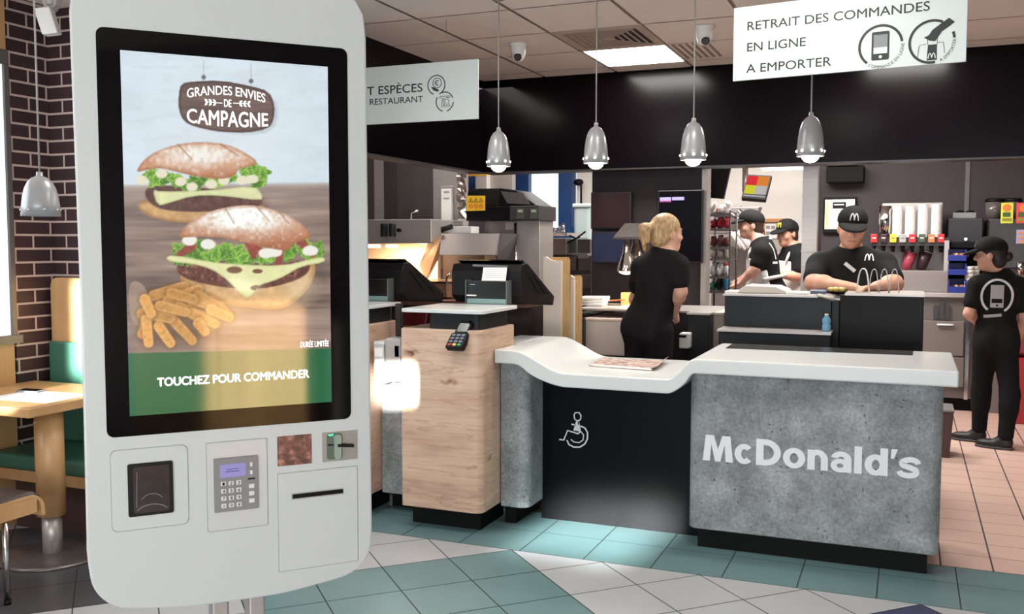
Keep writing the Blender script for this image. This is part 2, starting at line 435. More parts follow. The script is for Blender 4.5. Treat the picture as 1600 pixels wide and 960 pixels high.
for k in range(-22, 11):
    x0 = 0.415+0.2285*k
    for r_ in range(28):
        y0 = 4.957+0.2185*r_
        if r_ == 0 and x0 < -0.05: continue
        tile([(x0+0.004, y0+0.002), (x0+0.2245, y0+0.002), (x0+0.2245, y0+0.2165), (x0+0.004, y0+0.2165)], 4)
struct(fm, 'floor', [grout, tile_light, tile_teal, tile_navy, tile_brown, tile_dark])

# ---- ceiling with lay-in tiles
CZ = 2.85; CX0, CXP = -2.09, 0.585; CY0, CYP = 5.03, 0.628
ctile = mat('ceiling_tile', (222, 206, 197), 0.85, var=0.03, scale=60, bump=0.15)
cbar = mat('ceiling_bar', (150, 128, 118), 0.6)
cm = MB()
cm.box((-4.62, -3.1, CZ+0.006), (2.7, 11, CZ+0.1))
cm.mi = 1
HOLES = {(0, 2), (3, 2), (0, 1), (2, -3), (-1, -3)}
for i in range(-5, 9):
    for j in range(-13, 10):
        x0, y0 = CX0+CXP*i, CY0+CYP*j
        a, b_ = max(x0+0.011, -4.6), min(x0+CXP-0.011, 2.68); c, d_ = y0+0.007, min(y0+CYP-0.007, 10.9)
        if y0 < -3.1 or a >= b_ or c >= d_ or (i, j) in HOLES: continue
        cm.mesh([(a, c, CZ), (b_, c, CZ), (b_, d_, CZ), (a, d_, CZ)], [(3, 2, 1, 0)])
struct(cm, 'ceiling', [cbar, ctile])

# ---- brick walls of the seating corner
wl = MB()
WX = -4.5
wl.box((WX-0.12, 3.78, 0), (WX, 4.2, CZ)); wl.box((WX-0.12, -3.1, 0), (WX, 0.9, 2.575))
struct(wl, 'wall_left', [MATS['brick']])
wb = MB(); wb.box((WX, 4.05, 0), (-3.28, 4.2, CZ)); struct(wb, 'wall_back', [MATS['brick']])
wp = MB(); wp.box((WX-0.1, 0.9, 0), (WX+0.004, 3.765, 1.0)); struct(wp, 'trim_1', [beech])
w1 = MB(); grey_frame = mat('window_frame_grey', (88, 86, 84), 0.4)
w1.box((WX-0.02, 3.752, 1.04), (WX+0.012, 3.782, 2.575)); w1.box((WX-0.12, 3.752, 1.04), (WX-0.02, 3.782, 2.575)); w1.box((WX-0.08, 0.9, 2.50), (WX+0.012, 3.752, 2.575)); w1.box((WX-0.08, 0.9, 1.04), (WX+0.012, 0.98, 2.5))
w1.box((WX-0.08, 0.9, 1.0), (WX+0.03, 3.80, 1.045)); w1.box((WX-0.06, 2.3, 1.04), (WX+0.0, 2.36, 2.5))
win = struct(w1, 'window_1', [grey_frame])
wv = MB(); wv.box((WX-0.12, -3.1, 2.58), (WX+0.003, 3.775, CZ)); struct(wv, 'trim_7', [beech])
pg = MB(); pg.box((WX-0.012, 0.98, 1.045), (WX-0.004, 3.752, 2.5)); pg.build('window_pane', [mat('bright_pane', (225, 232, 240), 0.2, emit=(226, 232, 242), estr=0.9)], win)
# ---- service area: bulkhead, kitchen walls
bk = MB(); BZ = 2.119
bk.box((-3.2, 7.14, BZ), (2.7, 7.30, CZ+0.006)); bk.box((-3.32, 4.2, BZ), (-3.2, 7.30, CZ+0.006))
struct(bk, 'wall_bulkhead', [bulk])
bt = MB(); bt.box((-3.2, 7.128, BZ-0.012), (2.7, 7.31, BZ)); bt.box((-3.33, 4.2, BZ-0.012), (-3.188, 7.128, BZ)); struct(bt, 'trim_2', [mat('bulkhead_lip', (40, 35, 37), 0.4)])
mw = MB(); a = at(925, 330, 7.36).x; b_ = at(1097, 330, 7.36).x
mw.box((a, 7.36, 0), (b_, 7.5, CZ)); struct(mw, 'wall_monitors', [walldark])
tr = MB(); tr.box((b_, 7.34, 0), (at(1104, 330, 7.34).x, 7.5, CZ)); struct(tr, 'trim_3', [steel])
pl = MB(); a = at(1253.5, 330, 7.5).x; c = at(1277, 330, 7.5).x
pl.box((a, 7.5, 0), (c, 7.62, CZ)); 
for yy in (307, 340, 394): 
    zz = at(1265, yy, 7.5).z; pl.box((a-0.003, 7.494, zz), (c+0.003, 7.5, zz+0.012))
struct(pl, 'wall_pillar', [steel])
pt = MB(); pt.box((a+0.02, 7.62, 0), (c, 7.9, CZ)); struct(pt, 'wall_partition', [walldark])
dw = MB(); dw.box((at(1270, 330, 10.35).x, 10.35, 0), (2.7, 10.5, CZ)); struct(dw, 'wall_drinks', [wallgrey])
ds = MB(); xx = at(1511, 300, 10.34).x; ds.box((xx-0.02, 10.335, 0), (xx+0.02, 10.35, CZ)); struct(ds, 'trim_4', [mat('wall_joint', (110, 102, 104), 0.5)])
kw = MB(); kw.box((-4.62, 10.6, 0), (a+0.05, 10.75, 1.05)); kw.box((-4.62, 10.6, 2.5), (a+0.05, 10.75, CZ))
wa, wb_ = at(832, 320, 10.6).x, at(876, 320, 10.6).x; 
kw.box((wb_+0.2, 10.6, 1.05), (a+0.05, 10.75, 2.5)); kw.box((-4.62, 10.6, 1.05), (wa-0.3, 10.75, 2.5)); struct(kw, 'wall_kitchen', [whitewall])
w2 = MB(); zb, zt = at(850, 356, 10.6).z, 2.45
w2.box((wa-0.3, 10.55, 1.05), (wb_+0.2, 10.68, zb)); w2.box((wa-0.3, 10.55, zt), (wb_+0.2, 10.68, 2.5)); w2.box((wb_, 10.52, 1.05), (wb_+0.16, 10.68, 2.5)); w2.box((wa-0.3, 10.52, 1.05), (wa-0.02, 10.68, 2.5))
win2 = struct(w2, 'window_2', [bluepaint])
p2 = MB(); p2.box((wa-0.02, 10.62, zb), (wb_, 10.63, zt)); p2.build('window_pane', [mat('daylight_pane', (220, 232, 240), 0.3, emit=(222, 236, 246), estr=1.0)], win2)
wr = MB(); wr.box((2.6, -3.1, 0), (2.7, 10.5, CZ)); struct(wr, 'wall_right', [mat('side_wall_paint', (150, 142, 138), 0.7)])
wk = MB(); wk.box((-4.62, 4.2, 0), (-4.5, 10.7, CZ)); struct(wk, 'wall_cookline', [wallgrey])
wf = MB(); wf.box((-4.62, -3.1, 0), (2.7, -3.0, 0.45)); wf.box((-4.62, -3.1, 2.6), (2.7, -3.0, CZ))
for x in (-4.55, -2.7, -0.9, 0.9, 2.65): wf.box((x-0.08, -3.12, 0.45), (x+0.08, -3.0, 2.6))
struct(wf, 'wall_front', [mat('front_frame', (60, 58, 58), 0.5)])

# ================================================================== SELF-ORDER KIOSK
KU = (0.66913, 0.74314, 0); KN = (0.74314, -0.66913, 0)
KP = Plane((-1.26, 1.57, 0), KU, (0, 0, 1), KN)
kiosk = thing('order_kiosk', 'tall white self-order kiosk with a big lit portrait touchscreen, on the restaurant floor', 'kiosk', KP((0, 0), -0.05))
low = [(-0.2831, 0.9756), (-0.2834, 0.9531), (-0.2805, 0.9167), (-0.2758, 0.8873), (-0.2648, 0.864), (-0.2475, 0.8448), (-0.2278, 0.8329), (-0.2057, 0.8272), (-0.1583, 0.82), (-0.0921, 0.8126), (-0.0037, 0.8102), (0.0884, 0.8101), (0.1606, 0.8175), (0.2195, 0.8254), (0.2496, 0.8372), (0.2692, 0.8534), (0.2817, 0.8732), (0.2867, 0.8998), (0.2878, 0.9408)]
_lw = []
for i in range(len(low)-1):
    for t in (0, 0.25, 0.5, 0.75):
        q0, q1, q2, q3 = low[max(i-1, 0)], low[i], low[i+1], low[min(i+2, len(low)-1)]
        _lw.append(tuple(0.5*((2*q1[q])+(-q0[q]+q2[q])*t+(2*q0[q]-5*q1[q]+4*q2[q]-q3[q])*t*t+(-q0[q]+3*q1[q]-3*q2[q]+q3[q])*t**3) for q in (0, 1)))
low = _lw+[low[-1]]
outline = low+[(0.2855, 1.5), (0.284, 1.98), (0.279, 2.03), (0.262, 2.058), (0.225, 2.075), (0.1, 2.086), (-0.1, 2.086), (-0.225, 2.075), (-0.262, 2.058), (-0.279, 2.03), (-0.286, 1.98), (-0.281, 1.4)]
mb = MB(); KP.plate(mb, outline, -0.012, 0.0); mb.build('front_panel', white_panel, kiosk, 0.004)
mb = MB(); KP.plate(mb, [(x*0.985, (y-1.45)*0.99+1.45) for x, y in outline], -0.11, -0.013); mb.build('housing', white_edge, kiosk, 0.02)
mb = MB(); KP.plate(mb, rrect(-0.242, 1.172, 0.242, 1.955, 0.014), -0.001, 0.0015); mb.build('bezel', blackgloss, kiosk)
mb = MB()
for x in (-0.03, 0.045): 
    c_ = KP((x, 0), -0.07); mb.obox((c_.x, c_.y, 0.42), Vector(KU)*0.017, Vector(KN)*0.03, (0, 0, 0.42))
mb.build('post', greymetal, kiosk, 0.004)
mb = MB(); c_ = KP((0, 0), -0.07); mb.obox((c_.x, c_.y, 0.006), Vector(KU)*0.24, Vector(KN)*0.2, (0, 0, 0.006)); mb.build('base_plate', greymetal, kiosk, 0.003)

# ---- the advert on the touchscreen, painted into a fine grid
def lattice(x, y, s, seed):
    g = np.random.default_rng(seed).random((97, 97)); u = (x/s) % 96; v = (y/s) % 96
    iu, iv = u.astype(int), v.astype(int); fu, fv = u-iu, v-iv; fu = fu*fu*(3-2*fu); fv = fv*fv*(3-2*fv)
    return (g[iu, iv]*(1-fu)*(1-fv)+g[iu+1, iv]*fu*(1-fv)+g[iu, iv+1]*(1-fu)*fv+g[iu+1, iv+1]*fu*fv)
def fbm(x, y, s, seed, sy=None):
    t = 0; a = 0.5
    for k in range(4): t = t+a*lattice(x+999, (y+999)*(1 if sy is None else s/sy), s/2**k, seed+k); a /= 2
    return t/0.9375
def sdpoly(x, y, P):
    d = np.full(x.shape, 1e9); s = np.ones(x.shape); n = len(P)
    for i in range(n):
        j = (i-1) % n; vi, vj = P[i], P[j]; ex, ey = vj[0]-vi[0], vj[1]-vi[1]; wx, wy = x-vi[0], y-vi[1]
        t = np.clip((wx*ex+wy*ey)/(ex*ex+ey*ey+1e-9), 0, 1); d = np.minimum(d, (wx-ex*t)**2+(wy-ey*t)**2)
        c1 = y >= vi[1]; c2 = y < vj[1]; c3 = ex*wy > ey*wx
        flip = (c1 & c2 & c3) | (~c1 & ~c2 & ~c3); s = np.where(flip, -s, s)
    return s*np.sqrt(d)
def smooth_poly(P, it=2):
    for _ in range(it):
        Q = []
        for i in range(len(P)):
            a, c = P[i], P[(i+1) % len(P)]
            Q += [(0.75*a[0]+0.25*c[0], 0.75*a[1]+0.25*c[1]), (0.25*a[0]+0.75*c[0], 0.25*a[1]+0.75*c[1])]
        P = Q
    return P
NU, NV = 236, 416
uu, vv = np.meshgrid(np.linspace(-0.2, 0.2, NU), np.linspace(1.2115, 1.9145, NV))
PX = np.empty(uu.shape); PY = np.empty(uu.shape)
_O = np.array(KP.O); _Uv = np.array(KU); _R = np.array([_r2, _d2, _f])
PW = _O+uu[..., None]*_Uv+vv[..., None]*np.array([0, 0, 1.0]); Q = (PW-np.array(CAM))@_R.T
PX = 800+FPX*Q[..., 0]/Q[..., 2]; PY = 480+FPX*Q[..., 1]/Q[..., 2]
IMG = np.zeros(uu.shape+(3,))
def lay(mask, col):
    col = np.asarray(col, float); global IMG
    IMG = IMG*(1-mask[..., None])+mask[..., None]*col
def cov(d, soft=1.2): return np.clip(0.5-d/soft, 0, 1)
def shade(base, amt, n): return np.clip(np.asarray(base, float)[None, None]*(1+amt*(n[..., None]-0.5)*2), 0, 255)
n1 = fbm(PX, PY, 60, 11); n2 = fbm(PX, PY, 9, 21); n3 = fbm(PX, PY, 5, 31); nw = fbm(PX, PY, 130, 41, 14)
lay(np.ones_like(PX), shade((212, 226, 236), 0.05, fbm(PX, PY, 60, 12, 25)))
lay(np.clip((fbm(PX, PY, 30, 15, 6)-0.62)*5, 0, 0.22), (186, 199, 208))
glow = np.exp(-((PX-360)**2+(PY-210)**2)/(2*110**2)); lay(glow*0.35, (232, 240, 246))
# table top of weathered boards
yb = 291-(PX-190)*0.012
wood = shade((140, 120, 110), 0.38, nw); wood = wood*(0.85+0.3*fbm(PX, PY, 200, 52, 5)[..., None])
lay(np.clip((PY-yb)/6+0.5, 0, 1), wood)
lay(np.clip((PY-yb)/6+0.5, 0, 1)*np.exp(-(PY-yb)/25)*0.5, (186, 178, 172))
lay(cov(np.abs(PY-470+(PX-350)*0.05)-1.0, 3)*0.5, (92, 72, 64)); lay(cov(np.abs(PY-505+(PX-350)*0.08)-8, 12)*0.35, (196, 180, 168))
lay(cov(np.abs(PY-372+(PX-350)*0.03)-1.0, 4)*0.45, (96, 78, 70))
def blob(P, col, amt=0.1, nn=None, soft=1.6, it=2, edge=None, edgew=6):
    d = sdpoly(PX, PY, smooth_poly(P, it)); lay(cov(d, soft), shade(col, amt, n2 if nn is None else nn))
    if edge is not None: lay(cov(d, soft)*np.clip(1+d/edgew, 0, 1)*0.75, edge)
    return d
def shadow(P, a=0.5, soft=22): lay(np.clip(0.5-sdpoly(PX, PY, smooth_poly(P))/soft, 0, 1)*a, (60, 46, 40))
# plaque
shadow([(282, 142), (350, 132), (424, 152), (432, 180), (420, 206), (350, 206), (286, 186)], 0.35, 14)
pq = [(283, 131), (300, 128), (345, 126), (392, 135), (420, 143), (429, 165), (427, 188), (419, 201), (385, 208), (340, 206), (303, 198), (287, 190), (279, 172), (279, 148)]
d = blob(pq, (112, 92, 86), 0.22, fbm(PX, PY, 60, 61, 5), it=1, edge=(66, 50, 46), edgew=5)
for yy in (150, 172, 190): lay(cov(np.abs(PY-yy-(PX-354)*0.1)-0.3, 1.2)*0.5*cov(d), (62, 48, 44))
for sx_ in ((318, 95, 318, 128), (392, 100, 392, 134)):
    lay(cov(np.maximum(np.abs(PX-sx_[0])-0.5, np.maximum(sx_[1]-PY, PY-sx_[3])), 1.2)*0.8, (150, 160, 165)); lay(cov(np.hypot(PX-sx_[0], PY-sx_[3]+7)-3.6, 1.5), (110, 112, 112))
def cap(x0, y0, x1, y1, r0, r1):
    dx, dy = x1-x0, y1-y0; t = np.clip(((PX-x0)*dx+(PY-y0)*dy)/(dx*dx+dy*dy+1e-9), 0, 1)
    return np.hypot(PX-x0-t*dx, PY-y0-t*dy)-(r0+(r1-r0)*t)
rr = np.random.default_rng(8)
def lettuce(pts, n, size):
    for k in range(n):
        t = rr.random()*(len(pts)-1); i = int(t); f = t-i; x = pts[i][0]*(1-f)+pts[i+1][0]*f+rr.normal(0, size*0.25); y = pts[i][1]*(1-f)+pts[i+1][1]*f+rr.normal(0, size*0.35)
        r_ = size*(0.5+0.5*rr.random()); a = rr.random()*3.14; ph = rr.random()*6
        dx, dy = PX-x, PY-y; th = np.arctan2(dy, dx); rad = np.hypot(dx*np.cos(a)+dy*np.sin(a), (-dx*np.sin(a)+dy*np.cos(a))*1.7)
        d = rad-r_*(1+0.22*np.sin(5*th+ph)); g = rr.random()
        lay(cov(d, 1.5), (70+70*g, 122+70*g, 34+40*g)); lay(cov(np.abs(d+1.2)-0.6, 1.2)*0.7, (170+40*g, 205+20*g, 120)); lay(cov(d+r_*0.55, 2)*0.5, (58, 104, 30))
def bun(P, flour, cx_, cy_, rx, ry, base=(196, 132, 92)):
    d = blob(P, base, 0.10)
    dark = np.clip((PY-cy_)/ry, 0, 1); lay(cov(d)*dark*0.45, (150, 84, 56))
    fl = np.exp(-(((PX-cx_)/rx)**2+((PY-cy_+ry*0.35)/(ry*0.75))**2))
    lay(cov(d)*np.clip(fl*1.2*(0.35+n3*0.95), 0, 0.92)*flour, (236, 222, 208)); lay(cov(d)*np.clip((n3-0.6)*5, 0, 1)*0.45, (240, 228, 216))
    lay(cov(d)*cov(-d-3, 5)*0.35, (150, 88, 58)); return d
# rear burger
shadow([(210, 310), (300, 350), (400, 340), (420, 310), (300, 300)], 0.5)
blob([(212, 316), (240, 312), (330, 330), (412, 318), (414, 330), (350, 346), (300, 350), (250, 344), (222, 334)], (206, 164, 112), 0.14, edge=(150, 104, 66))
blob([(222, 300), (240, 288), (330, 296), (412, 300), (408, 326), (350, 330), (290, 332), (240, 326)], (96, 64, 58), 0.3, n3)
lettuce([(226, 276), (250, 280), (290, 284), (340, 284), (370, 278)], 34, 12); lettuce([(372, 262), (400, 266), (412, 276), (400, 286)], 22, 14)
for x, y in ((222, 282), (282, 284), (300, 292), (350, 282), (378, 282), (395, 280), (252, 272), (330, 288)): lay(cov(np.hypot((PX-x)/1.3, PY-y)-6-2*n2, 2), (232, 226, 200))
blob([(238, 296), (250, 300), (330, 298), (398, 290), (410, 306), (408, 314), (340, 305), (300, 306), (262, 318), (246, 322)], (222, 226, 172), 0.05, it=1, edge=(188, 196, 138), edgew=3)
bun([(211, 270), (224, 250), (248, 234), (290, 223), (330, 222), (362, 228), (388, 242), (404, 254), (392, 260), (372, 264), (366, 276), (346, 280), (316, 278), (280, 270), (250, 262), (228, 266)], 1.35, 310, 252, 75, 28)
for p in ((278, 226, 300, 250), (345, 226, 372, 244)): lay(cov(cap(*p, 1.2, 0.8), 2)*0.7, (150, 96, 64))
# front burger
shadow([(280, 400), (300, 450), (430, 490), (500, 450), (512, 410)], 0.6, 30)
blob([(284, 418), (300, 426), (360, 440), (430, 440), (488, 408), (494, 420), (484, 450), (452, 480), (425, 484), (380, 480), (320, 470), (292, 452), (280, 436)], (212, 172, 120), 0.13, edge=(160, 112, 70), edgew=8)
lay(cov(np.hypot((PX-470)/1.2, PY-450)-22, 22)*0.5, (238, 218, 182))
blob([(275, 418), (282, 404), (330, 408), (420, 418), (480, 404), (486, 420), (470, 436), (430, 448), (400, 452), (352, 450), (300, 440), (280, 430)], (104, 62, 52), 0.42, n3)
lay(np.clip((n3-0.6)*4, 0, 0.6)*cov(sdpoly(PX, PY, [(278, 408), (480, 408), (484, 425), (400, 448), (284, 430)])), (170, 120, 104))
lettuce([(272, 392), (300, 400), (330, 395), (370, 398), (420, 400), (470, 392), (506, 388)], 74, 15)
for p in ((386, 372, 396, 400), (440, 380, 434, 415), (470, 378, 488, 398), (300, 385, 280, 398), (410, 396, 392, 384)): lay(cov(cap(*p, 7, 5), 2), shade((150, 74, 60), 0.25, n3))
for x, y in ((296, 376), (325, 382), (415, 396), (428, 394), (484, 392)): lay(cov(np.hypot((PX-x)/1.5, PY-y)-7-2*n2, 2), (240, 238, 228))
ch = [(258, 404), (268, 398), (330, 410), (380, 414), (440, 416), (490, 404), (506, 402), (507, 410), (470, 416), (444, 432), (424, 440), (404, 446), (394, 462), (382, 466), (356, 438), (330, 420), (300, 412), (270, 410)]
d = blob(ch, (230, 230, 172), 0.04, it=1, edge=(196, 200, 138), edgew=3)
for x, y, rx in ((366, 422, 12), (402, 424, 8), (400, 450, 9)): lay(cov(np.hypot((PX-x)/rx, (PY-y)/(rx*0.45))*5-5, 1.5)*cov(d), (120, 84, 60))
bun([(276, 372), (290, 352), (314, 336), (350, 324), (392, 320), (420, 326), (450, 336), (474, 352), (487, 370), (474, 376), (458, 380), (452, 392), (430, 390), (404, 384), (370, 376), (336, 370), (300, 370)], 1.6, 380, 352, 85, 34, (190, 124, 88))
for p in ((352, 326, 366, 350), (400, 322, 420, 345), (436, 332, 452, 350)): lay(cov(cap(*p, 1.3, 0.9), 2.2)*0.6, (158, 104, 74))
# fries in their sleeve
shadow([(210, 470), (350, 490), (330, 530), (220, 545)], 0.45, 30)
blob([(199, 440), (222, 440), (236, 470), (224, 512), (203, 505)], (158, 138, 122), 0.1, fbm(PX, PY, 40, 71, 8))
fr = [(240, 462, 288, 447), (262, 470, 310, 452), (300, 470, 345, 478), (330, 470, 356, 492), (280, 480, 322, 496), (310, 462, 350, 486), (236, 484, 222, 522), (248, 510, 266, 536), (270, 500, 300, 532), (300, 490, 336, 506), (222, 490, 266, 498), (330, 484, 358, 496), (228, 500, 232, 536), (250, 478, 290, 488), (226, 468, 236, 490), (268, 458, 302, 468), (310, 505, 320, 518)]
for k, (a, c, e, f_) in enumerate(fr):
    dd = cap(a, c, e, f_, 8.5, 7.5); hue = 0.9+0.2*((k*7) % 5)/5
    lay(np.clip(0.5-(dd-3)/8, 0, 1)*0.35, (110, 66, 34)); lay(cov(dd, 1.6), shade((216*hue, 160*hue, 92*hue), 0.2, n3)); lay(cov(np.abs(dd+2)-1, 2.5)*0.35, (246, 208, 146)); lay(cov(dd, 2)*np.clip((n3-0.62)*5, 0, 1)*0.6, (170, 96, 44))
# green call-to-action band
yb2 = 552-(PX-203)*0.0245
gb = np.clip((PY-yb2)+0.5, 0, 1); lay(gb, (30, 104, 68))
me = bpy.data.meshes.new('screen')
idx = np.arange(NU*NV).reshape(NV, NU)
Fq = np.stack([idx[:-1, :-1], idx[:-1, 1:], idx[1:, 1:], idx[1:, :-1]], -1).reshape(-1, 4)
pos = (PW+0.0022*np.array(KN)).reshape(-1, 3)
me.from_pydata(pos.tolist(), [], Fq.tolist())
ca = me.color_attributes.new('picture', 'FLOAT_COLOR', 'POINT')
c01 = np.clip(IMG/255, 0, 1); c01 = np.where(c01 <= 0.04045, c01/12.92, ((c01+0.055)/1.055)**2.4)
ca.data.foreach_set('color', np.concatenate([c01.reshape(-1, 3), np.ones((NU*NV, 1))], 1).astype(np.float32).ravel())
M, nt, b = newmat('screen_picture', 0.05, 0.95)
at_ = nt.nodes.new('ShaderNodeAttribute'); at_.attribute_name = 'picture'
b.inputs['Base Color'].default_value = (0.004, 0.004, 0.004, 1); nt.links.new(at_.outputs['Color'], b.inputs['Emission Color']); b.inputs['Emission Strength'].default_value = 0.97
screen = link_mesh('screen', me, M, kiosk)
lit_white = mat('lit_lettering', (240, 240, 240), 0.3, emit=(244, 244, 240), estr=0.95)
def ptext(body, px0, py0, px1, py1, plane, material, name, parent, rise=None, arch=0.0, **k):
    """lettering whose baseline runs between two photo pixels of a plane; px0,py0 bottom left, px1,py1 top right, rise = slope"""
    a = plane.px(px0, py0); c = plane.px(px1, py1)
    return text(body, plane, a[0], a[1], c[0], c[1], material, name, parent, **k)
def lower_arch(h):
    return lambda a, b_, X, Yv: (X, Yv-h*(2*a-1)**2)
ptext('TOUCHEZ POUR COMMANDER', 246, 604, 482, 577.5, KP, lit_white, 'lettering', screen, off=0.0032, bold=0.05)
ptext('DURÉE LIMITÉE', 469, 543, 513, 530, KP, lit_white, 'lettering', screen, off=0.0032, bold=0.012)
text('CAMPAGNE', KP, KP.px(292, 178)[0], KP.px(355, 198.5)[1], KP.px(418, 187)[0], KP.px(355, 174)[1], lit_white, 'lettering', screen, off=0.0032, bold=0.016, curve_fn=lambda a, b_, X, Yv: (X, Yv+(1-b_)*0.0055*(2*a-1)**2))
def mid(a, b_, X, Yv): return X, Yv-0.0105*(2*a-1)**2
text('GRANDES ENVIES', KP, KP.px(292, 150)[0], KP.px(352, 149)[1], KP.px(414, 156)[0], KP.px(352, 135)[1], lit_white, 'lettering', screen, off=0.0032, bold=0.01, curve_fn=mid)
ptext('DE', 350, 167, 361, 156.5, KP, lit_white, 'lettering', screen, off=0.0032, bold=0.02)
mb = MB()
for x0, sg in ((347, -1), (364, 1)):
    a = KP.px(x0, 161.5); KP.ribbon(mb, [a, (a[0]+sg*0.032, a[1]+0.0005)], 0.0012, 0.0026, 0.0032)
    for k in range(3):
        for s_ in (-1, 1):
            q = (a[0]+sg*(0.012+0.008*k), a[1]); e = (q[0]+sg*0.006, q[1]+s_*0.0065)
            KP.plate(mb, [q, (q[0]+sg*0.0045, q[1]+s_*0.0018), e, (q[0]+sg*0.001, q[1]+s_*0.005)], 0.0026, 0.0032)
mb.build('ornament', lit_white, screen)

# ---- kiosk hardware below the screen
def seamed(name, x0, y0, x1, y1, r, m_, off=0.0012):
    mb = MB(); KP.plate(mb, rrect(x0, y0, x1, y1, r), 0.0, 0.0004); s_ = mb.build(name+'_seam', seam, kiosk)
    mb = MB(); KP.plate(mb, rrect(x0+0.0016, y0+0.0016, x1-0.0016, y1-0.0016, r), 0.0, off); return mb.build(name, m_, kiosk, 0.0005)
sp = seamed('scanner_cover', -0.238, 0.984, -0.093, 1.147, 0.012, white_panel)
mb = MB(); KP.plate(mb, rrect(-0.207, 1.012, -0.123, 1.117, 0.004), 0.001, 0.004); mb.mi = 1
KP.plate(mb, rrect(-0.197, 1.018, -0.130, 1.110, 0.006), 0.004, 0.0046)
mb.build('scanner_window', [black, mat('scanner_glass', (52, 44, 44), 0.12, spec=0.7, var=0.3, scale=12)], sp)
mb = MB(); KP.ribbon(mb, arc(-0.163, 1.01, 0.034, 35, 145, 12, 0.024), 0.0016, 0.0046, 0.0056); KP.ribbon(mb, arc(-0.163, 1.015, 0.03, 50, 130, 10, 0.04), 0.0012, 0.0046, 0.0054); KP.ribbon(mb, [(-0.192, 1.03), (-0.19, 1.1)], 0.0012, 0.0046, 0.0054); mb.build('scanner_lens_gleam', mat('lens_gleam_grey', (120, 112, 112), 0.2), sp)  # grey arcs drawn for the light gradient on the bulging glass
pp = seamed('pin_panel', -0.059, 0.961, 0.064, 1.146, 0.004, mat('pin_panel_white', (188, 190, 190), 0.25, coat=0.3))
mb = MB(); KP.plate(mb, rrect(-0.045, 1.001, 0.043, 1.112, 0.002), 0.001, 0.005); pad = mb.build('pin_pad', mat('pin_pad_grey', (124, 122, 123), 0.45), kiosk, 0.0006)
mb = MB(); KP.plate(mb, rrect(-0.033, 1.072, 0.018, 1.099, 0.001), 0.005, 0.0056); mb.build('display', mat('lcd_violet', (120, 116, 170), 0.3, emit=(128, 124, 178), estr=0.35), pad)
mb = MB(); KP.plate(mb, rrect(-0.022, 1.083, 0.006, 1.0845, 0.0003), 0.0056, 0.006); KP.plate(mb, rrect(-0.02, 1.088, 0.004, 1.0892, 0.0003), 0.0056, 0.006); mb.build('display_text', mat('lcd_dark', (70, 64, 120), 0.4), pad)
keycol = mat('key_light', (206, 206, 208), 0.35)
for r_, row in enumerate(('123', '456', '789', '*0#')):
    for c_, ch_ in enumerate(row):
        kx, ky = -0.0265+c_*0.0152, 1.0595-r_*0.0152
        mb = MB(); KP.plate(mb, rrect(kx-0.005, ky-0.0045, kx+0.005, ky+0.0045, 0.001), 0.005, 0.0065); ko = mb.build('key', keycol, pad, 0.0005)
        h_ = 0.003 if ch_ != '*' else 0.0022
        text(ch_, KP, kx-0.0022, ky-h_, kx+0.0022, ky+h_, black, 'key_digit', ko, off=0.0068, bold=0.02, ext=0)
for r_ in range(6):
    ky = 1.0945-r_*0.0165 if r_ < 2 else 1.0645-(r_-2)*0.0152
    if r_ == 2:
        mb = MB(); KP.ribbon(mb, [(0.022, ky), (0.037, ky)], 0.003, 0.005, 0.0058); mb.build('key_slot', black, pad); continue
    w_ = 0.0025 if r_ < 2 else 0.0055
    mb = MB(); KP.plate(mb, rrect(0.0295-w_, ky-0.0045, 0.0295+w_, ky+0.0045, 0.001), 0.005, 0.0065); mb.build('key', keycol, pad, 0.0005)
mb = MB(); KP.plate(mb, rrect(0.084, 1.083, 0.156, 1.146, 0.001), 0.0, 0.0012)
M, nt, b = newmat('contactless_dark', 0.3)
nt.links.new(ramp(nt, noise(nt, 70, 4), [(0.42, (74, 46, 46)), (0.58, (120, 78, 72)), (0.72, (190, 140, 128))]), b.inputs['Base Color'])
mb.build('contactless_pad', M, kiosk)
mb = MB(); KP.plate(mb, rrect(0.179, 1.083, 0.255, 1.146, 0.001), 0.0, 0.002); cr = mb.build('card_reader', mat('reader_steel', (150, 152, 150), 0.35, 0.5), kiosk)
mb = MB(); KP.plate(mb, rrect(0.188, 1.087, 0.222, 1.143, 0.007), 0.002, 0.0035); mb.mi = 1; KP.plate(mb, rrect(0.203, 1.088, 0.218, 1.141, 0.006), 0.0035, 0.010)
mb.build('reader_mouth', [mat('reader_green_grey', (70, 92, 84), 0.3), mat('reader_lip', (132, 150, 142), 0.25)], cr)
mb = MB(); KP.ribbon(mb, [(0.21, 1.118), (0.245, 1.114)], 0.006, 0.003, 0.012); KP.ribbon(mb, [(0.190, 1.119), (0.205, 1.119)], 0.003, 0.0035, 0.0045); mb.build('reader_card_slot', black, cr)
mb = MB(); KP.plate(mb, rrect(0.192, 1.139, 0.202, 1.142, 0.0005), 0.0035, 0.0045); mb.build('status_light', mat('green_led', (60, 240, 150), 0.4, emit=(80, 255, 170), estr=1.2), cr)
rp_ = seamed('receipt_door', 0.083, 0.857, 0.256, 1.068, 0.003, white_panel)
mb = MB(); KP.plate(mb, rrect(0.112, 1.009, 0.224, 1.0225, 0.0005), 0.001, 0.002); mb.mi = 1; KP.plate(mb, rrect(0.114, 1.0115, 0.2225, 1.0205, 0.0003), 0.002, 0.0024)
mb.build('receipt_slot', [seam, black2], rp_)

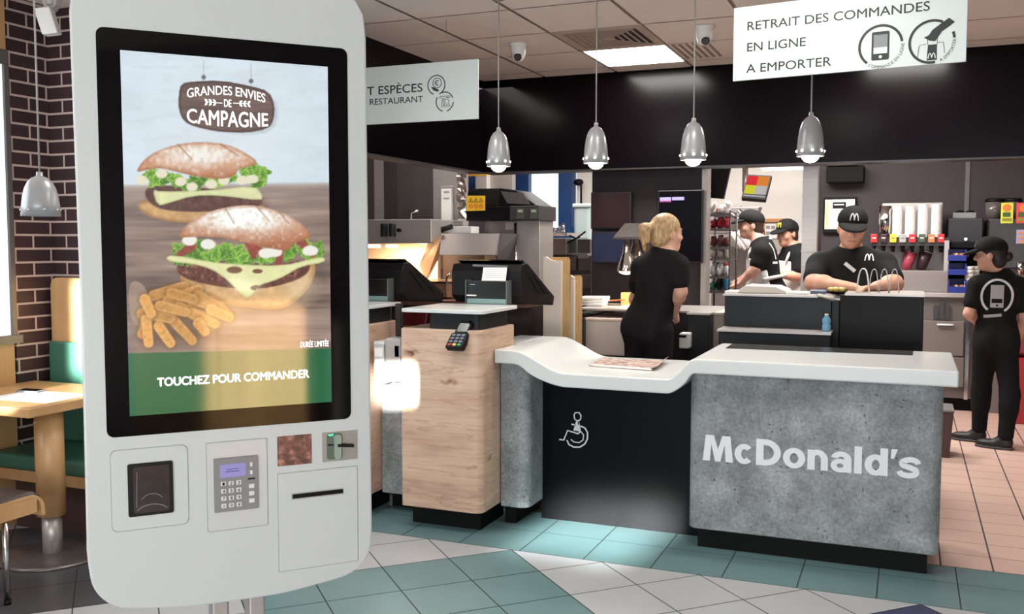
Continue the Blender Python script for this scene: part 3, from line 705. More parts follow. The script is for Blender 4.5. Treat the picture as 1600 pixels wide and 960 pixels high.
# ================================================================== FRONT COUNTER
counter = thing('service_counter', 'front service counter with wavy white top, concrete-look block and black knee panel', 'counter', (-0.9, 5.1, 0))
def rounded_block(x0, x1, y0, y1, z0, z1, r, m_, name, parent, left=True, right=True):
    P = []
    P += [(x0, y1), (x0, y0+r)]+[(x0+r-r*math.cos(t), y0+r-r*math.sin(t)) for t in np.linspace(0, math.pi/2, 7)][1:] if left else [(x0, y1), (x0, y0)]
    P += [(x1-r+r*math.sin(t), y0+r-r*math.cos(t)) for t in np.linspace(0, math.pi/2, 7)]+[(x1, y1)] if right else [(x1, y0), (x1, y1)]
    mb = MB(); mb.prism([(x, y, z0) for x, y in P], (0, 0, z1-z0)); return mb.build(name, m_, parent, 0.006)
rounded_block(-0.995, 0.170, 4.74, 5.38, 0.108, 0.906, 0.05, concrete, 'concrete_block', counter)
rounded_block(-2.026, -1.865, 4.74, 5.38, 0.108, 0.905, 0.055, concrete, 'concrete_block', counter, left=False)
mb = MB(); mb.box((-0.955, 4.80, 0), (0.122, 5.38, 0.108)); mb.build('plinth', black2, counter); mb = MB(); mb.box((-2.028, 4.81, 0), (-1.965, 5.38, 0.108)); mb.build('plinth', black2, counter)
mb = MB(); mb.box((-1.87, 4.965, 0.0), (-0.99, 5.0, 0.84)); kp_ = mb.build('knee_panel', blackpanel, counter)
def sstep(t): return t*t*(3-2*t)
prof = [(-2.026, 0.98), (-1.925, 0.98)]
prof += [(-1.925+0.30*t, 0.98-0.108*sstep(t)) for t in np.linspace(0.04, 1, 24)]
prof += [(-1.09, 0.872)]+[(-1.09+0.14*t, 0.872+0.108*sstep(t)) for t in np.linspace(0.05, 1, 22)]+[(0.225, 0.98)]
pts = []
TH = 0.073
for x_, z_ in prof:
    k_ = 0.98-z_; w_ = math.sin(math.pi*min(1, max(0, k_/0.108)))
    pts.append((x_+(-0.040 if x_ < -1.4 else 0.018)*w_, z_-TH))
mb = MB(); n_ = len(prof)
for Yc in (4.655, 5.455): pass
V = [(x, 4.655, z) for x, z in prof]+[(x, 4.655, z) for x, z in pts]+[(x, 5.455, z) for x, z in prof]+[(x, 5.455, z) for x, z in pts]
F = []
for i in range(n_-1):
    F += [(i, i+1, n_+i+1, n_+i), (2*n_+i, 3*n_+i, 3*n_+i+1, 2*n_+i+1), (i, 2*n_+i, 2*n_+i+1, i+1), (n_+i, n_+i+1, 3*n_+i+1, 3*n_+i)]
F += [(0, n_, 3*n_, 2*n_), (n_-1, 3*n_-1, 4*n_-1, 2*n_-1)]
mb.mesh(V, F); top = mb.build('countertop', white_top, counter, 0.007)
mb = MB(); mb.box((-2.2, 4.99, 0.91), (-2.028, 5.455, 0.98)); mb.build('countertop_return', white_top, counter, 0.005)
mb = MB(); mb.prism([(-0.895, 5.19, 0.979), (0.037, 5.23, 0.979), (0.041, 5.43, 0.979), (-0.899, 5.43, 0.979)], (0, 0, 0.004)); mb.build('tray_glide', mat('black_inlay', (20, 20, 22), 0.25), counter)
BP = Plane((0, 4.739, 0), (1, 0, 0), (0, 0, 1), (0, -1, 0))
a = BP.px(1098, 721); c = BP.px(1444, 688); e = BP.px(1444, 748)
# bold rounded letters of the counter sign, drawn stroke by stroke
def sign_letters():
    mb = MB(); H_ = 0.130; xh = 0.097; w_ = 0.034
    def lv():
        _lv[0] += 1; return 0.0016+0.000012*_lv[0]
    def rib(pts, w=w_): BP.ribbon(mb, pts, w, 0.0008, lv())
    def box_(x0, y0, x1, y1): BP.plate(mb, [(x0, y0), (x1, y0), (x1, y1), (x0, y1)], 0.0008, lv())
    def ringpart(cx_, cy_, rx, ry, a0, a1, w=w_*0.95, n=26):
        O_ = arc(cx_, cy_, rx, a0, a1, n, ry); I_ = arc(cx_, cy_, rx-w, a0, a1, n, ry-w*0.8)
        z_ = lv()
        for k in range(n): BP.plate(mb, [O_[k], O_[k+1], I_[k+1], I_[k]], 0.0008, z_)
    return mb, H_, xh, w_, rib, box_, ringpart
mb, H_, xh, w_, rib, box_, ringpart = sign_letters()
bx = BP.px(1098, 721)[0]; by = 0.462; _lv = [0]
def glyph_M(x):
    Wm = 0.15
    P = [(0, 0), (0.014, H_), (0.054, H_), (0.075, 0.062), (0.096, H_), (0.136, H_), (Wm, 0), (Wm-0.036, 0), (0.108, 0.085), (0.088, 0), (0.062, 0), (0.042, 0.085), (0.036, 0)]
    f = [(x+p[0], by+p[1]) for p in P]
    for q in ([0, 1, 11, 12], [1, 2, 11], [2, 10, 11], [2, 3, 10], [3, 9, 10], [3, 4, 9], [4, 8, 9], [4, 5, 8], [5, 6, 7, 8]):
        BP.plate(mb, [f[i] for i in q], 0.0008, 0.0022)
    return Wm
def bowl(x, w, a0=0, a1=360, h=xh, y=0): ringpart(x+w/2, by+y+h/2, w/2, h/2+0.002, a0, a1)
x = bx; glyph_M(x); x += 0.157
bowl(x, 0.094, 42, 318); x += 0.104                                  # c
box_(x, by, x+0.036, by+H_)                                          # D
O_ = arc(x+0.045, by+H_/2, 0.073, -90, 90, 24, H_/2); I_ = arc(x+0.045, by+H_/2, 0.040, -90, 90, 24, H_/2-0.029)
for k in range(24): BP.plate(mb, [O_[k], O_[k+1], I_[k+1], I_[k]], 0.0008, 0.0022)
box_(x+0.036, by, x+0.046, by+0.029); box_(x+0.036, by+H_-0.029, x+0.046, by+H_); x += 0.128
bowl(x, 0.104); x += 0.114                                           # o
def glyph_n(x):
    box_(x, by, x+w_, by+xh)
    ringpart(x+0.046, by+xh-0.045, 0.048, 0.047, 0, 150); box_(x+0.094-w_*0.95, by, x+0.094, by+xh-0.045)
glyph_n(x); x += 0.106
def glyph_a(x):
    ringpart(x+0.043, by+0.031, 0.043, 0.033, 0, 360, 0.028); box_(x+0.060, by, x+0.094, by+xh-0.03)
    ringpart(x+0.047, by+xh-0.036, 0.047, 0.038, 0, 165, 0.031)
glyph_a(x); x += 0.106
box_(x, by, x+w_, by+H_); x += 0.046                                # l
bowl(x, 0.098); box_(x+0.068, by, x+0.068+w_, by+H_); x += 0.110     # d
BP.plate(mb, [(x+0.004, by+H_-0.045), (x+0.018, by+H_-0.045), (x+0.034, by+H_), (x+0.006, by+H_)], 0.0008, 0.0022); x += 0.036
sp_ = [(x+0.086, by+0.068), (x+0.078, by+0.081), (x+0.048, by+0.086), (x+0.019, by+0.074), (x+0.022, by+0.058), (x+0.052, by+0.049), (x+0.076, by+0.038), (x+0.076, by+0.020), (x+0.048, by+0.011), (x+0.016, by+0.016), (x+0.006, by+0.030)]
sm = []
for i in range(len(sp_)-1):
    for t in (0, 0.25, 0.5, 0.75):
        p0, p1, p2_, p3 = sp_[max(i-1, 0)], sp_[i], sp_[i+1], sp_[min(i+2, len(sp_)-1)]
        sm.append(tuple(0.5*((2*p1[q])+(-p0[q]+p2_[q])*t+(2*p0[q]-5*p1[q]+4*p2_[q]-p3[q])*t*t+(-p0[q]+3*p1[q]-3*p2_[q]+p3[q])*t**3) for q in (0, 1)))
BP.ribbon(mb, sm+[sp_[-1]], 0.026, 0.0008, 0.0022)
mb.build('lettering', vinyl_letter, counter)
# wheelchair emblem on the knee panel
NP = Plane((0, 4.964, 0), (1, 0, 0), (0, 0, 1), (0, -1, 0))
mb = MB(); q = lambda x, y: NP.px(x, y)
def nrib(P, w=0.008, closed=False): NP.ribbon(mb, [q(*p) for p in P], w, 0.0005, 0.002, closed)
nrib([(899, 645), (905, 645), (908, 650), (907, 656), (902, 658), (898, 655), (897, 649)], 0.007, True)
NP.plate(mb, [q(900, 659), q(905, 659), q(908, 675), q(896, 673)], 0.0005, 0.002)
nrib([(893, 663), (900, 665)]); nrib([(904, 658), (904, 664)])
nrib([(907, 666), (914, 669), (918, 676), (918, 686), (914, 694), (906, 699), (897, 699), (889, 695), (886, 688)], 0.008)
nrib([(908, 675), (912, 680), (911, 688), (905, 692), (897, 691), (892, 687)], 0.006)
nrib([(907, 675), (903, 678), (887, 673), (881, 688), (874, 687)], 0.008)
mb.build('wheelchair_symbol', vinyl_letter, kp_)

# ================================================================== OAK PODIUMS AND TILLS
def podium(x0, x1, label, group):
    t = thing('till_podium', label, 'podium', ((x0+x1)/2, 4.8, 0), group)
    rounded_block(x0, x1, 4.50, 4.95, 0.122, 1.092, 0.05, oak, 'oak_cladding', t, left=False)
    mb = MB(); mb.box((x0, 4.62, 0), (x1-0.06, 4.94, 0.122)); mb.build('plinth', black2, t)
    mb = MB(); mb.prism([(x, y, 1.09) for x, y in rrect(x0+0.145, 4.535, x1-0.025, 4.93, 0.03)], (0, 0, 0.088)); mb.build('collar', charcoal, t, 0.002)
    mb = MB(); mb.prism([(x, y, 1.178) for x, y in rrect(x0, 4.49, x1+0.012, 4.985, 0.025)], (0, 0, 0.02)); mb.build('till_shelf', white_top, t, 0.004)
    return t
podium(-2.505, -2.032, 'knotty oak till podium with white shelf top, beside the wavy white counter', 'till podiums')
podium(-3.3, -2.775, 'oak till podium mostly hidden behind the white order kiosk', 'till podiums')
def till(dx, label, sign):
    t = thing('cash_register', label, 'cash register', (-2.35+dx, 5.3, 1.198), 'tills on the podiums')
    X0, X1 = at(708, 440, 5.08).x+dx, at(816, 440, 5.08).x+dx
    mb = MB(); prof_ = [(5.06, 1.24), (5.06, 1.385), (5.085, 1.425), (5.16, 1.43), (5.62, 1.215), (5.60, 1.16), (5.12, 1.20)]
    mb.prism([(X0, y, z) for y, z in prof_], (X1-X0, 0, 0)); mb.build('screen_housing', black, t, 0.004)
    mb = MB(); mb.prism([(X0+0.02, y, z) for y, z in ((5.10, 1.445), (5.14, 1.45), (5.63, 1.232), (5.615, 1.215))], (X1-X0-0.04, 0, 0)); mb.build('touchscreen', blackgloss, t, 0.004)
    mb = MB(); mb.prism([(X1-0.004, y, z) for y, z in ((5.15, 1.38), (5.19, 1.38), (5.42, 1.24), (5.35, 1.24))], (0.007, 0, 0)); mb.prism([(X1-0.004, y, z) for y, z in ((5.24, 1.365), (5.28, 1.36), (5.53, 1.235), (5.47, 1.235))], (0.007, 0, 0)); mb.build('side_vent', black2, t)
    mb = MB(); mb.box((X0+0.02, 5.12, 1.198), (X1-0.02, 5.5, 1.245)); mb.build('foot', black2, t, 0.004)
    a, b_ = at(730, 470, 5.0).x+dx, at(791, 470, 5.0).x+dx
    mb = MB(); mb.box((a, 5.0, 1.205), (b_, 5.07, 1.33)); rec = mb.build('receipt_printer', mat('printer_black', (12, 12, 13), 0.25), t, 0.004)
    mb = MB(); mb.box((a, 4.995, 1.199), (b_, 5.07, 1.228)); mb.build('printer_base', mat('teal_plastic', (120, 150, 148), 0.45), rec, 0.002)
    mb = MB()
    for x in (a-0.006, b_+0.006): mb = MB(); mb.box((x-0.002, 4.99, 1.2), (x+0.002, 5.06, 1.335)); mb.build('guard', mat('clear_guard', (96, 100, 102), 0.2), rec)
    mb = MB(); mb.box((a+0.004, 4.985, 1.243), (a+0.06, 5.0, 1.25)); mb.build('receipt', paper, rec)
    mb = MB(); mb.box((a+0.02, 4.997, 1.307), (a+0.05, 5.0, 1.311)); mb.build('printer_badge', mat('badge_grey', (170, 174, 176), 0.5), rec)
    if sign:
        PL = Plane((a+0.075, 5.045, 1.33), (1, 0, 0.0), (0, 0.10, 0.99), (0, -0.99, 0.10)); w_ = 0.155
        mb = MB(); PL.plate(mb, [(0, 0), (w_-0.004, 0.0), (w_, 0.077), (0.008, 0.077)], 0.006, 0.008)
        for k in range(5): mb.mi = 1; PL.ribbon(mb, [(0.02, 0.064-0.011*k), (0.15-0.01*(k % 3), 0.064-0.011*k)], 0.0022, 0.008, 0.0084)
        mb.mi = 2; PL.plate(mb, [(-0.06, 0.082), (w_+0.005, 0.079), (w_+0.005, 0.088), (-0.06, 0.094)], 0.004, 0.009)
        nt_ = mb.build('notice', [paper, mat('print_grey', (150, 148, 150), 0.7), mat('tape', (96, 96, 100), 0.25)], None, 0, (a+0.15, 5.04, 1.33))
        tag(nt_, 'small white printed notice taped onto the back of a black till', 'notice')
    return t
till(0, 'black till with slanted screen, behind the white shelf of the oak podium', True)
till(-0.77, 'black till half hidden by the kiosk edge, without a notice on it', False)
# card terminal on the podium
ct = thing('card_terminal', 'black handheld card terminal hanging on the front of the oak podium', 'card terminal', (-2.27, 4.48, 1.09))
TP = Plane(at(708, 545, 4.44)+Vector((0, 0, 0.004)), Vector((1, 0.12, 0)).normalized(), Vector((0.20, 0.55, 0.82)).normalized(), Vector((0.05, -0.83, 0.55)).normalized())
mb = MB(); TP.plate(mb, rrect(-0.048, 0.0, 0.048, 0.092, 0.01), -0.04, 0.0); TP.plate(mb, rrect(-0.036, 0.08, 0.040, 0.165, 0.01), -0.045, -0.002); mb.build('body', black, ct, 0.005)
mb = MB(); TP.plate(mb, rrect(-0.026, 0.098, 0.030, 0.15, 0.004), -0.002, 0.001); mb.build('display', mat('terminal_lcd', (60, 66, 66), 0.2), ct)
for r_ in range(4):
    for c_ in range(3):
        mb = MB(); x, y = -0.028+0.026*c_, 0.076-0.019*r_
        TP.plate(mb, rrect(x-0.009, y-0.006, x+0.009, y+0.006, 0.002), 0.0, 0.004)
        mb.build('key', (red, mat('key_yellow', (220, 190, 90), 0.4), mat('key_green', (40, 150, 90), 0.4))[c_] if r_ == 3 else mat('key_blue_grey', (96, 104, 122), 0.4), ct)
mb = MB(); p0 = TP((0.01, 0.14), -0.03); mb.cyl(p0, (p0.x+0.03, 4.54, 1.13), 0.02); mb.build('bracket', black2, ct)
# left counter run behind the kiosk
lc = thing('till_counter', 'concrete-look counter run between the two oak podiums, sunlit patch on it', 'counter', (-2.9, 5.1, 0))
mb = MB(); mb.box((-2.77, 4.74, 0.108), (-2.51, 5.3, 0.86)); mb.build('concrete_block', concrete, lc, 0.006)
mb = MB(); mb.box((-2.77, 4.86, 0), (-2.51, 5.3, 0.108)); mb.build('plinth', black2, lc)
mb = MB(); x_ = at(618, 550, 4.8).x; mb.box((x_, 4.8, 0.86), (x_+0.03, 4.84, 1.2)); mb.build('dark_post', mat('post_brown', (44, 36, 36), 0.5), lc)
db = thing('donation_box', 'white and clear acrylic collection box fixed beside the oak podium', 'box', tuple(at(600, 597, 4.62)))
mb = MB(); mb.pbox(584, 535, 600, 600, 4.62, 0.1); mb.build('box_body', mat('acrylic_white', (214, 216, 216), 0.2, spec=0.6), db, 0.006)
mb = MB(); mb.pbox(601, 529, 626, 597, 4.60, 0.11); mb.build('side_panel', mat('acrylic_grey', (172, 166, 162), 0.25), db, 0.012)
mb = MB(); mb.pbox(584, 534, 601, 539, 4.61, 0.12); mb.build('lid', white_top, db, 0.002)
mb = MB(); p_ = at(616, 550, 4.6); mb.box((p_.x, 4.6, p_.z-0.03), (-2.5045, 4.64, p_.z+0.035)); mb.build('bracket', greyplastic, db, 0.002)
mb = MB(); mb.pbox(585, 545, 598, 558, 4.615, 0.005); mb.build('label_patch', paper, db)

# ================================================================== CEILING FITTINGS AND SIGNS
def panel_light(i, j, label, e):
    x0, y0 = CX0+CXP*i, CY0+CYP*j
    t = thing('ceiling_light', label, 'ceiling light', (x0+CXP/2, y0+CYP/2, CZ), 'square ceiling light panels')
    mb = MB()
    for a, c in (((x0, y0), (x0+CXP, y0+0.012)), ((x0, y0+CYP-0.012), (x0+CXP, y0+CYP)), ((x0, y0), (x0+0.012, y0+CYP)), ((x0+CXP-0.012, y0), (x0+CXP, y0+CYP))):
        mb.box((a[0], a[1], CZ-0.002), (c[0], c[1], CZ+0.02))
    mb.build('frame', mat('light_frame', (226, 222, 216), 0.5), t)
    mb = MB(); mb.prism([(x, y, CZ+0.002) for x, y in rrect(x0+0.012, y0+0.012, x0+CXP-0.012, y0+CYP-0.012, 0.02)], (0, 0, 0.01)); mb.build('diffuser', glow_panel, t)
    light('panel_light', 'AREA', (x0+CXP/2, y0+CYP/2, CZ-0.012), e, (1, 0.96, 0.9), (x0+CXP/2, y0+CYP/2, 0), CXP-0.06, CYP-0.06)
panel_light(0, 2, 'square lit ceiling panel beside the ceiling air vent', 30)
panel_light(3, 2, 'square lit ceiling panel mostly hidden behind the right hanging sign', 34)
panel_light(2, -3, 'square lit ceiling panel over the seating area behind the photographer', 10)
panel_light(-1, -3, 'unseen square lit ceiling panel added to brighten the left hanging sign', 9)  # extra panel out of view, added to light the left sign
x0, y0 = CX0, CY0+CYP
vt = thing('air_vent', 'square ceiling air vent with slats shaded darker on one side next to the lit ceiling panel', 'vent', (x0+CXP/2, y0+CYP/2, CZ))
mb = MB(); mb.box((x0, y0, CZ-0.001), (x0+CXP, y0+CYP, CZ+0.005)); mb.build('frame', mat('vent_frame', (178, 158, 148), 0.6), vt)
cx_, cy_ = x0+CXP/2, y0+CYP/2
for k in range(5):
    for s_, nm in ((0, 'slat'), (1, 'slat'), (2, 'slat'), (3, 'slat')):
        r0 = 0.235-0.042*k; mb = MB(); w = 0.026
        ring = [(r0, -r0), (r0, r0), (r0-w, r0-w), (r0-w, -r0+w)] if s_ == 0 else [(-r0, r0), (-r0, -r0), (-r0+w, -r0+w), (-r0+w, r0-w)] if s_ == 1 else [(r0, r0), (-r0, r0), (-r0+w, r0-w), (r0-w, r0-w)] if s_ == 2 else [(-r0, -r0), (r0, -r0), (r0-w, -r0+w), (-r0+w, -r0+w)]
        mb.prism([(cx_+p[0], cy_+p[1], CZ-0.003) for p in ring], (0, 0, 0.001)); mb.build(nm, mat('vent_slat_shaded', (44, 36, 36), 0.6) if s_ == 0 else mat('vent_slat', (150, 132, 122), 0.6), vt)  # slats of one side get a darker colour in place of shade
gx, gy = CX0+CXP+0.03, CY0+2*CYP+0.02
gr = thing('air_grille', 'flat ribbed ceiling grille in the tile to the right of the lit ceiling panel', 'vent', (gx+0.15, gy+0.25, CZ))
for k in range(6):
    mb = MB(); mb.box((gx+0.045*k, gy, CZ-0.004), (gx+0.045*k+0.02, gy+0.5, CZ)); mb.build('rib', mat('rib_beige', (146, 126, 116), 0.6), gr)
def dome(p, label, side):
    t = thing('dome_camera', label, 'security camera', tuple(p), 'white dome cameras on the ceiling')
    mb = MB(); mb.lathe((p.x, p.y, CZ), [(0.0, -0.001), (0.062, -0.001), (0.062, -0.016), (0.05, -0.02), (0.05, -0.06), (0.047, -0.075)], 24); mb.build('housing', whiteplastic, t)
    mb = MB(); d_ = Vector((side, -0.75, -0.55)).normalized(); c0 = p+Vector((0, 0, -0.072)); mb.ball(c0, 0.046); mb.build('ball', whiteplastic, t)
    mb = MB(); mb.cyl(c0+d_*0.030, c0+d_*0.050, 0.028, 0.023); mb.build('lens', mat('camera_lens', (46, 34, 34), 0.15), t)
dome(atZ(810, 68, CZ), 'white dome security camera on the ceiling above the leftmost counter pendant', 0.2)
dome(atZ(1101, 41, CZ), 'white dome security camera on the ceiling just left of the big hanging sign', 0.35)
lamp_metal = mat('lamp_grey', (158, 158, 160), 0.3, 0.15)
cordm = mat('cord_grey', (150, 146, 142), 0.5)
def pendant(x, y, zb, h, label, r=0.064, on=True, group='grey bell pendants over the counter'):
    t = thing('pendant_lamp', label, 'pendant lamp', (x, y, zb), group)
    k = h/0.195
    prof_ = [(0.010, 0.215), (0.011, 0.195), (0.026, 0.186), (0.040, 0.165), (0.050, 0.135), (0.056, 0.10), (0.060, 0.06), (0.0635, 0.0), (0.0610, 0.0), (0.057, 0.06), (0.053, 0.10), (0.045, 0.14), (0.03, 0.17)]
    mb = MB(); mb.lathe((x, y, zb), [(a*r/0.0635, b_*k) for a, b_ in prof_], 32); mb.build('shade', lamp_metal, t)
    mb = MB(); mb.cyl((x, y, zb+0.2*k), (x, y, CZ), 0.0035, seg=8); mb.build('cord', cordm, t)
    mb = MB(); mb.lathe((x, y, CZ), [(0.0, -0.0301), (0.03, -0.03), (0.045, -0.01), (0.045, 0.0)], 20); mb.build('ceiling_rose', cordm, t)
    for q in range(8):
        a = 2*math.pi*(q+0.3)/8; mb = MB(); rr_ = 0.0618*r/0.0635
        mb.ball((x+rr_*math.cos(a), y+rr_*math.sin(a), zb+0.024), 0.0055, seg=8); mb.build('light_hole', bulb if on else chrome, t)
    mb = MB(); mb.ball((x, y, zb+(0.002 if on else 0.035)), 0.040 if on else 0.03, (1, 1, 0.8), 16); mb.build('bulb', bulb if on else mat('bulb_off', (214, 210, 204), 0.3), t)
    if on: light('pendant_glow', 'SPOT', (x, y, zb-0.036), 9, (1, 0.87, 0.74), (x, y, 0), 0.03, spot=120, blend=0.6)
for px_, lb in ((779, 'leftmost of the four lit ones, by the bulkhead corner'), (931, 'lit grey pendant below the lit ceiling panel, second from the bulkhead corner'), (1083, 'third from the bulkhead corner, below the right ceiling camera'), (1266, 'lit grey pendant hanging under the order pick-up sign')):
    pendant(at(px_, 262-(px_-779)*0.0294, 4.7).x, 4.7, 1.953, 0.186, 'grey bell pendant: '+lb, 0.0635)
_l = at(64, 338, 2.75); pendant(_l.x, 2.75, _l.z, 0.155, 'unlit pale grey bell pendant in front of the brick wall, over the booth table', 0.072, False, None)
wsn = thing('wall_spotlight', 'small white box light on a bracket under the ceiling by the brick wall', 'spotlight', tuple(atX(72, 8, -4.47)))
c0 = at(75, 34, 3.75); mb = MB(); mb.obox(c0, Vector((0.033, 0.02, 0.006)), Vector((-0.015, 0.03, 0)), Vector((-0.016, -0.01, 0.066))); mb.build('head', whiteplastic, wsn, 0.006)
mb = MB(); c1 = c0+Vector((0.0, 0.02, 0.09)); mb.prism([c1+Vector((-0.07, 0, 0.05)), c1+Vector((0.04, 0, 0.05)), c1+Vector((0.035, 0, 0.0)), c1+Vector((-0.03, 0, -0.05))], (0, 0.04, 0)); mb.cyl(c1, (c1.x, c1.y, CZ), 0.02); mb.build('bracket', mat('bracket_grey', (170, 166, 160), 0.5), wsn, 0.003)

def hang(t, xs, y, z):
    for x in xs:
        mb = MB(); mb.cyl((x, y, z), (x, y, CZ), 0.0016, seg=6); mb.build('wire', cordm, t)
# right sign
a = at(1145, 127, 4.3); b_ = at(1509, 102, 4.18)
su = Vector((b_.x-a.x, b_.y-a.y, 0)); sw = su.length; su.normalize(); SH = 0.315
SR = Plane((a.x, a.y, a.z), su, (0, 0, 1), (su.y, -su.x, 0))
sg = thing('hanging_sign', 'white hanging sign about collecting online orders, black phone and bag icons', 'sign', tuple(SR((sw/2, SH/2))))
mb = MB(); SR.plate(mb, [(0, 0), (sw, 0), (sw, SH), (0, SH)], -0.012, 0); mb.build('board', signmat, sg, 0.001)
hang(sg, [SR((0.02, 0)).x, SR((sw-0.02, 0)).x], SR((sw/2, 0)).y, a.z+SH)
for body, x0, y0, x1, y1 in (('RETRAIT DES COMMANDES', 1168, 48, 1453, 11), ('EN LIGNE', 1167.5, 81, 1259, 61), ('A EMPORTER', 1166, 114.5, 1299, 92)):
    p0 = SR.px(x0, y0); p1 = SR.px(x1, y1)
    hgt = 0.037
    text(body, SR, p0[0], p0[1], p1[0], p0[1]+hgt, dark_letter, 'lettering', sg, off=0.001, bold=0.012, ext=0, label=None)
def icon_ring(mb, PL, c, r, w, a0, a1): PL.ribbon(mb, arc(c[0], c[1], r, a0, a1, 36), w, 0.0006, 0.0014)
def round_text(body, PL, c, r, a0, a1, h, name, parent):
    def fn(al, be, X, Y):
        ang = np.radians(a0+(a1-a0)*al); rr_ = r-h/2+h*(1-be) if a1 > a0 else r-h/2+h*be
        return c[0]+rr_*np.cos(ang), c[1]+rr_*np.sin(ang)
    text(body, PL, 0, 0, 1, 1, dark_letter, name, parent, off=0.001, bold=0, ext=0, curve_fn=fn)
c1 = SR.px(1376, 72); c2 = SR.px(1456, 65)
mb = MB(); icon_ring(mb, SR, c1, 0.082, 0.010, 8, 232); SR.plate(mb, rrect(c1[0]-0.035, c1[1]-0.056, c1[0]+0.033, c1[1]+0.058, 0.006), 0.0006, 0.0012)
mb.mi = 1; SR.plate(mb, [(c1[0]-0.027, c1[1]-0.03), (c1[0]+0.026, c1[1]-0.03), (c1[0]+0.026, c1[1]+0.046), (c1[0]-0.027, c1[1]+0.046)], 0.0012, 0.0016); SR.plate(mb, arc(c1[0], c1[1]-0.043, 0.0065, 0, 345, 12), 0.0012, 0.0016)
mb.mi = 2; SR.plate(mb, [(c1[0]-0.027, c1[1]-0.005), (c1[0]+0.026, c1[1]-0.005), (c1[0]+0.026, c1[1]+0.046), (c1[0]-0.027, c1[1]+0.046)], 0.0016, 0.0019)
mb.build('phone_icon', [dark_letter, mat('icon_pale', (206, 212, 212), 0.5), mat('icon_grey', (122, 126, 128), 0.5)], sg)
round_text('COMMANDE EN LIGNE', SR, c1, 0.084, 238, 362, 0.013, 'icon_caption', sg)
mb = MB(); icon_ring(mb, SR, c2, 0.082, 0.010, 62, 280); icon_ring(mb, SR, c2, 0.082, 0.010, 5, 22)
SR.plate(mb, [(c2[0]-0.017, c2[1]-0.073), (c2[0]+0.020, c2[1]-0.073), (c2[0]+0.019, c2[1]-0.012), (c2[0]-0.014, c2[1]-0.012)], 0.0006, 0.0012)
SR.ribbon(mb, [(c2[0]-0.014, c2[1]-0.012), (c2[0]-0.016, c2[1]+0.01), (c2[0]-0.018, c2[1]+0.02)], 0.002, 0.0006, 0.0012); SR.ribbon(mb, [(c2[0]+0.019, c2[1]-0.012), (c2[0]+0.021, c2[1]+0.015)], 0.002, 0.0006, 0.0012)
SR.ribbon(mb, [(c2[0]-0.02, c2[1]-0.008), (c2[0]-0.046, c2[1]-0.012), (c2[0]-0.052, c2[1]-0.06)], 0.002, 0.0006, 0.0012); SR.ribbon(mb, [(c2[0]+0.022, c2[1]-0.006), (c2[0]+0.042, c2[1]-0.005), (c2[0]+0.048, c2[1]-0.05)], 0.002, 0.0006, 0.0012)
SR.plate(mb, [(c2[0]-0.030, c2[1]+0.018), (c2[0]-0.012, c2[1]+0.026), (c2[0]+0.002, c2[1]+0.046), (c2[0]+0.03, c2[1]+0.066), (c2[0]+0.06, c2[1]+0.086), (c2[0]+0.082, c2[1]+0.068), (c2[0]+0.055, c2[1]+0.048), (c2[0]+0.036, c2[1]+0.036), (c2[0]+0.022, c2[1]+0.014), (c2[0]+0.012, c2[1]+0.000), (c2[0]-0.008, c2[1]+0.004)], 0.0006, 0.0012)
mb.mi = 1; mo = (c2[0]+0.001, c2[1]-0.066)
for s_ in (-1, 1): SR.ribbon(mb, [(mo[0]+s_*0.0135, mo[1]), (mo[0]+s_*0.0105, mo[1]+0.016), (mo[0]+s_*0.0065, mo[1]+0.021), (mo[0]+s_*0.003, mo[1]+0.016), (mo[0], mo[1]+0.003)], 0.0035, 0.0012, 0.0016)
mb.build('bag_icon', [dark_letter, mat('icon_pale', (206, 212, 212), 0.5)], sg)
round_text('A EMPORTER', SR, c2, 0.082, 292, 362, 0.013, 'icon_caption', sg)
# left sign
a = at(747, 185.6, 5.1); SH2 = a.z; zt = at(747.5, 92, 5.1).z
SL = Plane((a.x, 5.1, a.z), (1, 0, 0), (0, 0, 1), (0, -1, 0)); H2 = zt-a.z
sl = thing('hanging_sign', 'white hanging sign about cash payment, half hidden behind the order kiosk', 'sign', (a.x-0.5, 5.1, a.z+H2/2))
mb = MB(); SL.plate(mb, [(-0.93, 0), (0, 0), (0, H2), (-0.93, H2)], -0.012, 0); mb.build('board', signmat, sl, 0.001)
hang(sl, [a.x-0.9, a.x-0.205], 5.106, a.z+H2)
for body, x0, y0, x1, y1 in (('T ESPÈCES', 574, 151, 660, 131), ('RESTAURANT', 578, 164.5, 661, 153)):
    p0 = SL.px(x0, y0-(2 if 'T E' in body else 0)); p1 = SL.px(x1, y1)
    text(body, SL, p0[0], p0[1], p1[0], p0[1]+(0.062 if 'È' in body else 0.036), dark_letter, 'lettering', sl, off=0.001, bold=0.012, ext=0)
c1 = SL.px(682, 133); c2 = SL.px(695, 159)
mb = MB(); icon_ring(mb, SL, c1, 0.056, 0.006, -70, 250); icon_ring(mb, SL, c2, 0.056, 0.006, 20, 110); icon_ring(mb, SL, c2, 0.056, 0.006, 150, 255); icon_ring(mb, SL, c2, 0.056, 0.006, 285, 355)
icon_ring(mb, SL, (c1[0]+0.005, c1[1]+0.012), 0.028, 0.004, 0, 360); SL.ribbon(mb, arc(c1[0]+0.007, c1[1]+0.012, 0.014, 60, 300, 14), 0.005, 0.0006, 0.0014); SL.ribbon(mb, [(c1[0]-0.010, c1[1]+0.012), (c1[0]+0.008, c1[1]+0.012)], 0.004, 0.0006, 0.0014)
SL.plate(mb, [(c1[0]-0.036, c1[1]-0.008), (c1[0]-0.02, c1[1]-0.03), (c1[0]+0.012, c1[1]-0.040), (c1[0]+0.014, c1[1]-0.026), (c1[0]-0.018, c1[1]-0.012)], 0.0006, 0.0014)
